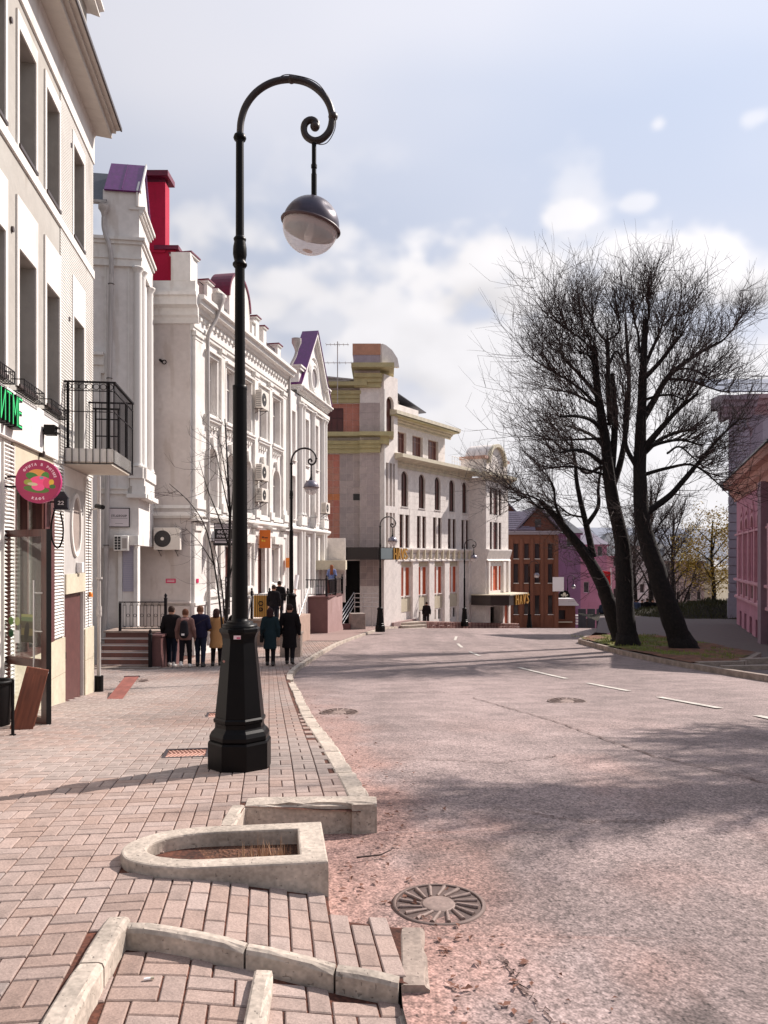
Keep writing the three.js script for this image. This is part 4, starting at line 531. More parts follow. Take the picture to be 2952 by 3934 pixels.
{ // ---------------- second house: bay with columns, dormer and steps
  const B = thing('columned_house', 'tall white house bay with half columns and a purple dormer roof', 'building', [-7.91, 0, -24.8], .1485);
  const m = MT.whiteB3;
  mesh('wall', [bx(-3.2, 0, 2.1, 11.6, -.5, 0), bx(-3.2, -.02, -4, 2.1, -.4, 0), bx(-.5, 0, 2.1, 11.6, -2.45, -.5), bx(-3.2, -.75, -4, 2.1, -2.45, -.42), bx(-3.2, 0, 2.1, 11.6, -4.0, -2.45)], m, B);
  mesh('left_wall', bx(-6, -3.2, -4, 11.5, -8, -.7), MT.white, B); mesh('back_block', bx(-6, -.75, -4, 11.5, -8, -4.0), MT.white, B);
  // entablature and upper block
  mesh('entablature', [bx(-2.0, .10, 11.05, 11.75, -.02, .09), bx(-2.05, .15, 11.75, 11.86, -.02, .14), bx(-2.02, .12, 11.28, 11.34, -.02, .12), bx(-2.1, .22, 11.86, 11.96, -.02, .20), bx(.004, .10, 11.05, 11.75, -2.4, -.02), bx(.004, .16, 11.75, 11.86, -2.4, -.02), bx(.004, .22, 11.86, 11.96, -2.45, -.02)], MT.whiteTrim, B);
  mesh('attic_block', [bx(-1.1, .02, 11.96, 13.5, -2.1, .02)], m, B);
  mesh('attic_cornice', [bx(.022, .10, 12.72, 12.8, -2.1, .05), bx(.022, .16, 12.8, 12.9, -2.1, .06), bx(.022, .22, 12.9, 13.0, -2.15, .07), bx(-.28, .022, 12.9, 13.0, .022, .06)], MT.whiteTrim, B);
  // dormer: ridge runs out to the street
  const dm = group('dormer', B);
  mesh('gable', rot(poly([[-.1, 13.0], [2.0, 13.0], [2.0, 13.5], [.95, 14.75], [-.1, 13.5]], -.06, 0), 0, Math.PI / 2).translate(.0, 0, 0), MT.whiteTrim, dm);
  const slope = (z0, y0, z1, y1, x0, x1, t) => { const n = V(0, z0 - z1, y1 - y0).normalize(); const g = new THREE.BoxGeometry(x1 - x0, t, Math.hypot(z1 - z0, y1 - y0)); g.rotateX(Math.atan2(y1 - y0, Math.abs(z1 - z0)) * (z1 < z0 ? 1 : -1)); g.translate((x0 + x1) / 2, (y0 + y1) / 2, (z0 + z1) / 2); return uvm(g); };
  mesh('roof', [slope(.10, 13.45, -1.05, 14.85, -1.05, .06, .05), slope(-2.15, 13.45, -1.03, 14.85, -1.05, .06, .05)], MT.purpleRoof, dm); mesh('verge', [slope(.12, 13.43, -1.05, 14.87, .06, .10, .12)], MT.whiteTrim, dm);
  mesh('seam', [slope(.06, 13.52, -1.02, 14.83, -.52, -.50, .07), slope(-.62, 14.31, -.66, 14.36, -1.05, .06, .07)], MT.purpleRoof, dm);
  mesh('slate_roof', [slope(.05, 13.1, -1.5, 14.7, -4, -.98, .06)], MT.slate, B); mesh('gutter', bx(-2.0, -.98, 13.02, 13.1, .0, .16), MT.pipe, B);
  // half columns on the street corner
  column(B, -.02, .02, 4.6, 11.05, .13, MT.whiteTrim); column(B, .05, -.32, 4.6, 11.05, .13, MT.whiteTrim); column(B, .05, -1.9, 4.6, 11.05, .14, MT.whiteTrim);
  mesh('corner_strip', [bx(-.34, -.28, 3.9, 11.05, .002, .03), bx(-1.05, -1.0, 3.9, 11.05, .002, .035)], MT.whiteTrim, B);
  // consoles and band under the columns
  mesh('console', [bx(-.30, .16, 4.25, 4.6, .002, .20), bx(-.24, .20, 4.0, 4.25, .002, .15), bx(-.18, .24, 3.75, 4.0, .002, .18), bx(.004, .24, 4.25, 4.6, -2.2, -.002), bx(.004, .18, 3.75, 4.25, -2.2, -.002), bx(.004, .30, 3.6, 3.75, -2.3, .002), bx(-.34, .26, 3.62, 3.75, .002, .24)], MT.whiteTrim, B);
  mesh('band', [bx(-1.2, -.32, 3.75, 3.9, .002, .07), bx(-1.2, -.32, 3.9, 3.95, .002, .11), bx(-1.2, -.32, 2.0, 2.08, .002, .06), bx(-1.6, -1.05, 8.15, 8.25, .002, .22), bx(-1.6, -1.05, 7.85, 8.15, .002, .14), bx(-1.6, -1.05, 7.6, 7.85, .002, .09)], MT.whiteTrim, B);
  mesh('pilaster', [bx(-1.55, -1.15, -2, 7.6, .002, .10), bx(-1.0, -.93, -1, 2.0, .002, .08), bx(-.62, -.50, -1, 2.0, .002, .12), bx(-.14, -.02, -1, 2.0, .002, .10)], MT.whiteTrim, B);
  const sh = group('roller_shutter', B); for (let i = 0; i < 26; i++) mesh('slat', bx(-.49, -.15, .62 + i * .06, .672 + i * .06, .01, .03), mat([.40, .38, .47], .5), sh);
  mesh('lintel', rbx(-.5, .02, 2.1, 2.42, .002, .22, .01), MT.whiteTrim, B);
  // down pipe with hopper
  const dp = thing('downpipe', 'pale rain pipe with hopper running down the columned house', 'downpipe', [-7.91, 0, -24.8], .1485);
  mesh('hopper', lathe([[.05, 12.5], [.09, 12.7], [.17, 12.82], [.17, 12.95]], 12).translate(-1.05, 0, .14), MT.pipe, dp); mesh('pipe', [tube([[-1.05, 12.55, .14], [-1.04, 12.2, .14], [-.86, 11.6, .22], [-.80, 11.2, .24], [-.80, 10.6, .24]], .075, 10, 30), bar([-.80, 10.7, .24], [-.95, 2.0, .24], .075, 10), bar([-.95, 2.0, .24], [-1.02, -1.35, .24], .078, 10)], MT.pipe, dp); for (const y of [10.4, 7.4, 4.6, 2.1, -.9]) mesh('strap', new THREE.TorusGeometry(.085, .012, 6, 16).rotateX(Math.PI / 2).translate(lerp(-.80, -1.02, (10.7 - y) / 12), y, .24), MT.iron, dp); mesh('outlet', bar([-1.02, -1.65, .25], [-1.02, -1.33, .24], .10, 10), MT.concreteD, dp);
  // name plate
  const sp = thing('company_plate', 'white company plate with black border on the columned house', 'sign', [-7.91, 0, -24.8], .1485); mesh('plate', rbx(-.92, -.27, 2.68, 3.30, .03, .06, .005), MT.black, sp);
  panelTex('print', sp, .60, .57, [-.595, 2.99, .0615], (c, w, h) => { c.fillStyle = '#d3c9cb'; c.fillRect(0, 0, w, h); c.fillStyle = '#141214'; c.textAlign = 'center'; c.font = 'bold 42px sans-serif'; c.fillText('ITLGROUP', w / 2, h * .47); c.fillRect(w * .08, h * .53, w * .84, 4); c.fillRect(w * .3, h * .83, w * .4, 3); });
  const ac = thing('window_air_conditioner', 'small boxy air conditioner with grille on the columned house', 'air conditioner', [-7.91, 0, -24.8], .1485); mesh('case', rbx(-.70, -.26, 1.92, 2.40, .05, .40, .015), MT.acWhite, ac); for (let i = 0; i < 2; i++) for (let j = 0; j < 5; j++) mesh('vent', bx(-.67 + i * .10, -.59 + i * .10, 1.96 + j * .085, 2.03 + j * .085, .40, .405), MT.grille, ac); mesh('side_panel', bx(-.44, -.30, 2.0, 2.32, .401, .408), mat([.40, .35, .32], .5), ac);
}
{ // landing and steps with iron railing
  const t = thing('stone_steps', 'brown tiled steps and landing with iron handrails beside the columned house', 'steps', [-7.45, 0, -22.3], 0);
  const top = -.52, base = SY(22.3) - .3, n = 5, g = SY(22.2);
  mesh('landing', bx(-1.0, .78, -3.2, top - .05, -2.3, -1.05), MT.tileStep, t); mesh('landing_slab', bx(-1.05, .80, top - .05, top, -2.35, -1.0), mat([.42, .33, .28], .7, { map: T.tileN }), t);
  for (let i = 0; i < n; i++) { const y1 = lerp(g + .06, top - .19, i / (n - 1)), z0 = -1.05 + (n - i) * .21 - .12; mesh('step', bx(-1.0, .62, -3.2, y1 - .03, -1.05, z0), MT.tileStep, t); mesh('nosing', bx(-1.0, .63, y1 - .03, y1, z0 - .24, z0 + .02), mat([.40, .30, .26], .6), t); for (let k = 0; k < 5; k++) mesh('riser_tile', bx(-.98 + k * .32, -.98 + k * .32 + .312, y1 - .19, y1 - .035, z0 + .001, z0 + .008), mat([.23 + .03 * (k % 2), .11, .09], .6, { map: T.tileN }), t); }
  mesh('cheek_wall', [bx(.66, .98, -3.2, top - .08, -2.3, .0), bx(.63, 1.02, top - .08, top - .02, -2.32, .03)], MT.terrace, t); mesh('kerb_plate', bx(-1.1, 1.0, -3.2, g + .04, .0, .35), MT.concreteD, t);
  const rl = group('railing', t), Z = -1.06; mesh('post', [bx(.78, .86, top, top + .98, Z - .04, Z + .04), lathe([[0, .15], [.03, .12], [.05, .07], [.03, .02], [.06, 0], [.06, -.02]], 12).translate(.82, top + 1.0, Z)], MT.blackIron, rl); mesh('post', [bx(.66, .75, g, top + .0, .06, .15), lathe([[0, .15], [.03, .12], [.05, .07], [.03, .02], [.07, 0], [.07, -.02]], 12).translate(.705, top + .02, .105)], MT.blackIron, rl); mesh('post', bx(-.60, -.53, top, top + .85, Z - .03, Z + .03), MT.blackIron, rl);
  mesh('rail', [bx(-.6, .8, top + .86, top + .89, Z - .02, Z + .02), bx(-.6, .8, top + .06, top + .085, Z - .015, Z + .015)], MT.blackIron, rl);
  for (let i = 0; i < 6; i++) { const x = -.48 + i * .21; mesh('loop', [bx(x, x + .012, top + .14, top + .78, Z - .006, Z + .006), bx(x + .09, x + .102, top + .14, top + .78, Z - .006, Z + .006), bx(x, x + .10, top + .775, top + .787, Z - .006, Z + .006), bx(x, x + .10, top + .135, top + .147, Z - .006, Z + .006)], MT.blackIron, rl); mesh('ring', new THREE.TorusGeometry(.045, .007, 5, 16).translate(x + .155, top + .47, Z), MT.blackIron, rl); mesh('ring', new THREE.TorusGeometry(.03, .006, 5, 14).translate(x + .05, top + .82, Z), MT.blackIron, rl); mesh('ring', new THREE.TorusGeometry(.025, .006, 5, 14).translate(x + .05, top + .11, Z), MT.blackIron, rl); }
  for (const y of [0, .22, .44, .66]) mesh('handrail', bar([-1.0, g + .25 + y * .9, -.02 + .2 * 0], [.66, g + .25 + y * .9, .08], .012, 6), MT.chrome, rl);
}
{ // ---------------- long white ornate house
  const TH = 1.3907, B = thing('ornate_white_house', 'long white ornate house with pilasters, arched windows and red roofs', 'building', [-7.04, 0, -28], TH);
  const W = 11.5, m = MT.whiteB3, k = MT.whiteTrim, r = rngOf(8);
  const colsX = [[1.45, 2.3], [3.3, 4.25], [5.3, 6.15], [7.2, 8.2], [9.15, 10.2]];
  const hs = []; for (const [a, b] of colsX) hs.push([a, 7.2, b, 9.4], [a, 3.65, b, 5.95, 1], [a, b > 3 && b < 4.5 || b > 8 && b < 9 ? -1.4 : .45, b, 2.15]);
  mesh('wall', wallGeo(0, W, -5, 11.3, -.5, 0, hs), m, B); mesh('body', bx(.3, 19.5, -5, 11.2, -9, -.55), MT.white, B);
  colsX.forEach(([a, b], i) => {
    windowIn(B, a, b, 7.2, 9.4, { z: -.18, nx: 2, transom: [.66], frame: MT.acWhite, pane: MT.glassLight, sill: k, sillOut: .12 });
    windowIn(B, a, b, 3.65, 5.95, { z: -.18, nx: 1, transom: [.68], frame: MT.acWhite, pane: MT.glassLight, arch: true, sill: k, sillOut: .12 });
    const dr = (b > 3 && b < 4.5) || (b > 8 && b < 9); windowIn(B, a, b, dr ? -1.4 : .45, 2.15, { z: -.22, nx: 2, frame: dr ? MT.brownFrame : MT.acWhite, pane: dr ? MT.glassRed : MT.glassLight, sill: dr ? null : k, sillOut: .14, name: dr ? 'shop_door' : 'window' });
    // hoods, aprons, archivolts, keystones
    mesh('window_hood', [bx(a - .12, b + .12, 9.42, 9.56, .002, .10), bx(a - .20, b + .20, 9.56, 9.64, .002, .20)], k, B); mesh('window_jamb', [bx(a - .12, a - .02, 7.1, 9.42, .002, .07), bx(b + .02, b + .12, 7.1, 9.42, .002, .07)], k, B);
    mesh('apron', mould(steppedCornice(6.78, .34, .22), a - .28, b + .28), k, B); for (let q = 0; q < 4; q++) mesh('dentil', bx(a - .1 + q * (b - a + .2) / 4, a - .1 + q * (b - a + .2) / 4 + .12, 6.66, 6.78, .002, .12), k, B);
    { const c = (a + b) / 2, R = (b - a) / 2, s = new THREE.Shape(); s.moveTo(a - .16, 3.6); s.lineTo(a - .02, 3.6); s.lineTo(a - .02, 5.95 - R); s.absarc(c, 5.95 - R, R + .02, Math.PI, 0, true); s.lineTo(b + .02, 3.6); s.lineTo(b + .16, 3.6); s.lineTo(b + .16, 5.95 - R); s.absarc(c, 5.95 - R, R + .16, 0, Math.PI, false); s.closePath(); mesh('archivolt', ext(s, .002, .08), k, B); mesh('keystone', poly([[c - .10, 5.9], [c + .10, 5.9], [c + .18, 6.34], [c - .18, 6.34]], .003, .16), k, B); mesh('window_ledge', [bx(a - .2, b + .2, 3.42, 3.6, .002, .18)], k, B); }
    mesh('ground_hood', [bx(a - .14, b + .14, 2.35, 2.72, .002, .22), bx(a - .06, b + .06, 2.18, 2.3, .002, .06)], k, B); if (!dr) mesh('ground_apron', [bx(a - .1, b + .1, .2, .42, .002, .20), bx(a - .04, b + .04, -.35, .2, .002, .08)], k, B);
  });
  for (const [a, b] of [[.12, .75], [2.6, 2.98], [4.55, 4.95], [6.45, 6.9], [8.5, 8.85], [10.55, 11.1]]) { pilaster(B, a, b, 3.85, 10.0, .13, k); mesh('console', [bx(a - .08, b + .08, 3.5, 3.85, .002, .24), bx(a - .02, b + .02, 3.28, 3.5, .002, .18), bx(a - .12, b + .12, 3.05, 3.12, .002, .30), bx(a - .0, b + .0, 2.7, 3.0, .002, .16)], k, B); mesh('ground_pilaster', [bx(a, b, -4, 2.75, .002, .10)], k, B); }
  mesh('belt_course', mould([[0, 3.12], [.10, 3.12], [.10, 3.2], [.22, 3.24], [.22, 3.32], [.06, 3.42], [0, 3.42]], -.02, W), k, B);
  mesh('plinth', bx(-.02, W, -5, -.05, .002, .16), m, B); mesh('plinth_cap', bx(-.02, W, -.05, .06, .002, .2), k, B);
  mesh('architrave', mould([[0, 10.0], [.10, 10.0], [.10, 10.12], [.14, 10.12], [.14, 10.26], [0, 10.3]], 0, W), k, B);
  mesh('cornice', mould(steppedCornice(10.62, .62, .55), -.05, W), k, B); mesh('frieze', bx(0, W, 10.28, 10.62, .002, .06), m, B);
  for (let i = 0; i < 30; i++) mesh('dentil', bx(.15 + i * .38, .32 + i * .38, 10.5, 10.62, .061, .16), k, B);
  // parapet piers with railings, dormer, roofs
  for (const [a, b, h] of [[.05, .7, 12.75], [1.6, 2.1, 12.3], [7.05, 7.5, 12.6], [8.1, 8.5, 12.45], [10.2, 10.7, 12.2]]) mesh('parapet_pier', [bx(a, b, 11.25, h, -.75, -.05), bx(a - .06, b + .06, h, h + .07, -.82, .02)], k, B);
  mesh('pier_cap', [[.05, .7, 12.75], [1.6, 2.1, 12.3], [7.05, 7.5, 12.6], [8.1, 8.5, 12.45], [10.2, 10.7, 12.2]].map(([a, b, h]) => bx(a - .09, b + .09, h + .07, h + .12, -.85, .05)), MT.redRoof, B);
  const railing = (x0, x1, y0, y1, z, n) => { mesh('roof_rail', [bar([x0, y1, z], [x1, y1, z], .018), bar([x0, y0 + .08, z], [x1, y0 + .08, z], .014)], MT.iron, B); for (let i = 0; i <= n; i++) { const x = lerp(x0, x1, i / n); mesh('rail_bar', bar([x, y0, z], [x, y1, z], .009, 4), MT.iron, B); } };
  railing(.75, 1.58, 11.25, 12.2, -.2, 8); railing(2.15, 3.9, 11.25, 11.95, -.2, 12); railing(8.55, 10.15, 11.25, 12.0, -.2, 12); railing(7.2, 10.5, 13.1, 14.0, -1.6, 22);
  const dm = group('dormer', B); { const s = new THREE.Shape(); s.moveTo(4.0, 11.2); s.lineTo(6.4, 11.2); s.lineTo(6.4, 12.6); s.absarc(5.2, 12.6, 1.2, 0, Math.PI, false); s.closePath(); s.holes.push(holePath([4.65, 11.5, 5.75, 13.1, 1])); mesh('front', ext(s, -.6, -.1), k, dm); mesh('pane', bx(4.65, 5.75, 11.5, 13.1, -.5, -.48), MT.glass, dm); mesh('roof', ext((() => { const q = new THREE.Shape(); q.moveTo(3.9, 12.6); q.absarc(5.2, 12.6, 1.3, Math.PI, 0, true); q.lineTo(6.4, 12.6); q.absarc(5.2, 12.6, 1.2, 0, Math.PI, false); q.closePath(); return q; })(), -1.0, -.05), MT.redRoof, dm); mesh('cheek', bx(4.02, 6.38, 11.2, 12.7, -1.2, -.62), m, dm); }
  for (const [a, b] of [[2.6, 3.4], [6.7, 7.0]]) mesh('dormer_wing', [bx(a, b, 11.25, 12.3, -.6, -.1), bx(a - .05, b + .05, 12.3, 12.4, -.7, .0)], k, B);
  const roofG = (x0, x1, z0, y0, z1, y1) => { const L = Math.hypot(z1 - z0, y1 - y0), g = new THREE.BoxGeometry(x1 - x0, .07, L); g.rotateX(Math.atan2(y1 - y0, z0 - z1)); g.translate((x0 + x1) / 2, (y0 + y1) / 2, (z0 + z1) / 2); return uvm(g); };
  mesh('red_roof', [roofG(.3, 19, -.5, 11.3, -4.6, 14.2)], MT.redRoof, B); for (let i = 0; i < 22; i++) mesh('roof_seam', roofG(.6 + i * .8, .63 + i * .8, -.55, 11.37, -4.6, 14.27), MT.redRoof, B);
  // gabled end part
  const g0 = 11.55, g1 = 19.4, G = group('gabled_wing', B, 0, 0, -.3); const gh = [[14.6, 6.8, 15.5, 9.4], [16.7, 6.8, 17.5, 9.4], [14.6, 3.7, 15.5, 6.0], [16.7, 3.7, 17.5, 6.0], [14.5, -1.4, 15.4, 2.9], [16.6, -1.4, 17.5, 2.9], [12.3, 3.7, 12.9, 6], [12.3, 6.8, 12.9, 9.4]];
  mesh('wall', wallGeo(g0, g1, -5, 10.4, -.5, .35, gh), m, G);
  gh.forEach(([a, y0, b, y1]) => windowIn(G, a, b, y0, y1, { z: .12, nx: 2, transom: [.7], frame: MT.acWhite, pane: y0 < 0 ? MT.glass : MT.glassLight, sill: y0 > 0 ? k : null, sillOut: .46 }));
  const at = (ge, z = .35) => { ge.translate(0, 0, z); return ge; };
  for (const x of [13.5, 14.0, 16.05, 18.15, 18.7]) { column(G, x, .42, 3.95, 9.95, .17, k); mesh('console', at(merge([bx(x - .26, x + .26, 3.45, 3.95, .002, .26), bx(x - .2, x + .2, 3.1, 3.45, .002, .2)])), k, G); mesh('lower_column', bar([x, -3.5, .42], [x, 3.1, .42], .16, 12), k, G); }
  mesh('architrave', at(mould([[0, 9.95], [.12, 9.95], [.12, 10.1], [.2, 10.1], [.2, 10.3], [0, 10.35]], g0 + 1.7, g1)), k, G); mesh('cornice', at(mould(steppedCornice(10.5, .35, .42), g0 + 1.6, g1 + .1)), k, G); mesh('belt', at(mould([[0, 3.05], [.14, 3.05], [.28, 3.2], [.28, 3.3], [0, 3.4]], g0, g1)), k, G);
  const ax = 16.4; mesh('pediment', [poly([[g0 + 1.9, 10.9], [g1 - .1, 10.9], [ax, 14.3]], -.1, .35)], m, G);
  const rake = (x0, y0, x1, y1, t, z0, z1) => { const L = Math.hypot(x1 - x0, y1 - y0), g = new THREE.BoxGeometry(L, t, z1 - z0); g.rotateZ(Math.atan2(y1 - y0, x1 - x0)); g.translate((x0 + x1) / 2, (y0 + y1) / 2, (z0 + z1) / 2); return uvm(g); };
  mesh('raking_cornice', [rake(g0 + 1.6, 10.85, ax, 14.55, .2, .0, .62), rake(g1 + .2, 10.85, ax, 14.55, .2, .0, .62), rake(g0 + 1.6, 10.7, ax, 14.35, .12, .0, .5), rake(g1 + .2, 10.7, ax, 14.35, .12, .0, .5)], k, G); mesh('gable_roof', [rake(g0 + 1.5, 10.95, ax, 14.7, .06, -.30, .66), rake(g1 + .3, 10.95, ax, 14.7, .06, -.30, .66)], MT.purpleRoof, G);
  const rw = group('rose_window', G); mesh('ring', [new THREE.TorusGeometry(.78, .13, 8, 32).translate(16.35, 11.95, .37), new THREE.TorusGeometry(.60, .06, 6, 32).translate(16.35, 11.95, .40)], k, rw); mesh('pane', new THREE.CircleGeometry(.62, 28).translate(16.35, 11.95, .358), MT.glassLight, rw); mesh('hood', new THREE.TorusGeometry(1.0, .08, 6, 24, Math.PI).translate(16.35, 12.15, .37), k, rw);
  for (const x of [13.45, 19.0]) mesh('acroter', at(merge([bx(x - .35, x + .35, 10.9, 11.7, -.6, .12), bx(x - .45, x + .45, 11.7, 11.85, -.66, .24), bx(x - .5, x + .5, 11.85, 11.95, -.7, .3)])), k, G);
  mesh('plinth', bx(g0, g1, -5, .0, .352, .5), m, G);
  // downpipes
  for (const [x, y1] of [[1.02, 11.4], [11.25, 12.6]]) { const d = group('rainwater_pipe', B); mesh('hopper', lathe([[.07, y1 - .4], [.12, y1 - .2], [.26, y1 + .1], [.26, y1 + .3]], 10).translate(x + .35, 0, .5), MT.pipe, d); mesh('pipe', [tube([[x + .35, y1 - .35, .5], [x + .3, y1 - .6, .45], [x, y1 - 1.3, .25], [x, y1 - 1.9, .22]], .075, 9, 24), bar([x, y1 - 1.8, .22], [x, -1.6, .26], .075, 9)], MT.pipe, d); }
  // blank side wall towards the camera
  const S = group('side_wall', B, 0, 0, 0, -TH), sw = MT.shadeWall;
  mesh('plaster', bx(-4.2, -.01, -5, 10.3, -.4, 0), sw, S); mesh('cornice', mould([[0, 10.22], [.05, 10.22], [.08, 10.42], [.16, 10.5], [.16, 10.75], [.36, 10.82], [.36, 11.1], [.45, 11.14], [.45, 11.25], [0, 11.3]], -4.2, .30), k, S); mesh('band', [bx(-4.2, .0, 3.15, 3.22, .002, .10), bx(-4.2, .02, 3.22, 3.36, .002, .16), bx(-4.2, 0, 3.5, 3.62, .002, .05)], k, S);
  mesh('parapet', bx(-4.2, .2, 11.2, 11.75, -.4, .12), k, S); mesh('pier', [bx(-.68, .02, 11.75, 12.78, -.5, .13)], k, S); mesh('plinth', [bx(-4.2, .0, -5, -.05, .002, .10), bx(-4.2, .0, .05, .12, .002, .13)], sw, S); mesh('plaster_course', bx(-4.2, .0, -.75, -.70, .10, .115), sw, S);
  mesh('firewall', [bx(-3.3, -.69, 11.7, 13.1, -.9, -.5)], MT.redWall, S); mesh('firewall_cap', [bx(-1.45, -.55, 13.1, 13.25, -1.0, -.4)], MT.redRoof, S);
  const ch = group('chimney', S); mesh('stack', bx(-2.0, -1.05, 13.0, 15.6, -1.0, -.45), MT.redWall, ch); mesh('cap', [bx(-2.3, -.9, 15.75, 15.95, -1.2, -.25), bx(-1.95, -1.1, 15.6, 15.75, -.95, -.5)], MT.redRoof, ch);
  const cam2 = group('wall_camera', S); mesh('body', [bar([-1.05, 8.85, .02], [-1.05, 8.85, .2], .05, 10), new THREE.TorusGeometry(.07, .02, 6, 14).translate(-.93, 8.8, .1)], MT.black, cam2);
  const rp = group('red_plate', S); mesh('plate', bx(-.90, -.54, .78, .94, .003, .02), MT.signRed, rp); mesh('line', [bx(-.86, -.58, .88, .895, .021, .023), bx(-.86, -.58, .83, .845, .021, .023)], MT.signWhite, rp);
  mesh('red_plate', bx(.25, .45, .78, .93, .11, .12), MT.signRed, B);
  acUnit(null, 'large air conditioner with black fan on the blank wall behind the walkers', [-7.80, 1.98, -28.0], 0, .95, .81);
}
{ // air conditioners, shop signs on the ornate house
  const TH = 1.3907, p = (s, y, z = 0) => { const c = Math.cos(TH), n = Math.sin(TH); return [-7.04 + s * c + z * n, y, -28 - s * n + z * c]; };
  acUnit(null, 'topmost air conditioner on the ornate house just right of the lamp post', p(6.7, 8.35, .13), TH, 1.0, .80); acUnit(null, 'middle air conditioner on the ornate house beside the arched windows', p(6.7, 5.15, .13), TH, .95, .72); acUnit(null, 'lowest of the three air conditioners right of the lamp post', p(6.7, 4.2, .13), TH, .9, .6); acUnit(null, 'air conditioner on the gabled wing behind the second lamp', p(16.1, 4.2, .6), TH, .9, .62);
  const plate = (name, label, s, y, w, h, z, turn, draw, body = MT.black) => { const t = thing(name, label, 'sign', p(s, y, z), turn); mesh('board', rbx(-w / 2, w / 2, -h / 2, h / 2, -.06, 0, .006), body, t); panelTex('print', t, w * .97, h * .97, [0, 0, .003], draw, { pw: 192 }); mesh('bracket', [bar([-w / 2 - .25, h * .3, -.03], [-w / 2, h * .3, -.03], .015), bar([-w / 2 - .25, -h * .3, -.03], [-w / 2, -h * .3, -.03], .015)], MT.iron, t); return t; };
  plate('photo_shop_sign', 'black hanging sign with white lettering for photo printing', 1.75, 2.6, .72, .86, .55, .05, (c, w, h) => { c.fillStyle = '#151114'; c.fillRect(0, 0, w, h); c.fillStyle = '#d9cfd2'; c.fillRect(6, 10, w - 12, 20); c.fillRect(6, 42, w - 12, 12); c.textAlign = 'center'; c.font = 'bold 44px sans-serif'; c.fillText('ФОТО', w / 2, 104); c.font = 'bold 38px sans-serif'; c.fillText('ПЕЧАТЬ', w / 2, 146); c.fillRect(6, 164, w - 12, 6); c.fillRect(6, 182, w - 12, 22); c.fillStyle = '#151114'; c.fillRect(14, 16, w - 40, 6); c.fillRect(20, 190, w - 60, 6); });
  { const t = thing('round_drink_sign', 'round dark sign with a pink and blue swirl on the ornate house', 'sign', p(3.6, 2.55, .45), .75); mesh('disc', rot(new THREE.CylinderGeometry(.30, .30, .12, 28), Math.PI / 2), mat([.03, .015, .05], .4), t); mesh('swirl', [new THREE.CircleGeometry(.26, 24, .2, Math.PI * .9).translate(0, .0, .062)], mat([.75, .05, .25], .4), t); mesh('white_wave', bx(-.26, .26, -.05, .05, .061, .066), MT.signWhite, t); mesh('lower_swirl', new THREE.CircleGeometry(.26, 24, Math.PI * 1.15, Math.PI * .8).translate(0, 0, .062), mat([.10, .14, .5], .4), t); mesh('bracket', bar([-.6, 0, 0], [-.29, 0, 0], .02), MT.iron, t); }
  plate('orange_shop_sign', 'bright orange shop sign just right of the lamp post', 7.0, 2.55, .5, .82, .4, .1, (c, w, h) => { c.fillStyle = '#d26a16'; c.fillRect(0, 0, w, h); c.fillStyle = '#3a1c10'; c.textAlign = 'center'; c.fillRect(w * .22, h * .36, w * .2, 24); c.fillRect(w * .46, h * .40, w * .32, 18); c.fillStyle = '#e8c33a'; c.fillRect(w * .2, h * .54, w * .14, 30); c.fillRect(w * .38, h * .58, w * .16, 20); }, MT.orange);
  plate('vertical_shop_sign', 'narrow dark vertical sign with pale letters on a white pilaster', 2.8, .2, .20, 1.5, .3, .3, (c, w, h) => { c.fillStyle = '#2a2024'; c.fillRect(0, 0, w, h); c.fillStyle = '#e4d9dc'; for (let i = 0; i < 5; i++) { c.fillRect(w * .25, 60 + i * 190, w * .5, 110); c.clearRect(0, 0, 0, 0); } c.fillStyle = '#2a2024'; for (let i = 1; i < 5; i++) c.fillRect(w * .42, 95 + i * 190, w * .16, 40); c.fillStyle = '#e4d9dc'; c.fillRect(w * .45, 1000, w * .1, 150); c.fillRect(w * .12, 1190, w * .76, 60); c.beginPath(); c.arc(w / 2, 1340, w * .2, 0, 7); c.fill(); });
  plate('framed_shop_sign', 'framed pale hanging sign at the end of the ornate house', 19.9, 2.05, 1.1, 1.1, .6, 0, (c, w, h) => { c.fillStyle = '#cfc4bd'; c.fillRect(0, 0, w, h); c.strokeStyle = '#1c1518'; c.lineWidth = 8; c.strokeRect(8, 8, w - 16, h - 16); c.fillStyle = '#1c1518'; c.textAlign = 'center'; for (let i = 0; i < 7; i++) { c.fillRect(w * .1 + i * 20, h * .44, 12, 36); c.fillRect(w * .1 + i * 20 - 3, h * .44, 18, 5); } c.font = 'bold 52px serif'; c.fillText('!', w * .88, h * .60); }, MT.black);
  { const t = thing('wall_awning_post', 'white slanted wall lamp with an orange box by the rain pipe', 'wall lamp', p(10.9, -.9, .5), TH); mesh('orange_box', rbx(-.15, .15, 2.1, 2.6, -.3, -.1, .01), MT.orange, t); mesh('lamp_tube', bar([.1, 1.0, .1], [.45, 1.7, .1], .11, 10), MT.signWhite, t); mesh('pole', bar([.1, -1.6, .1], [.1, 1.1, .1], .03), mat([.7, .35, .2], .5), t); }
}
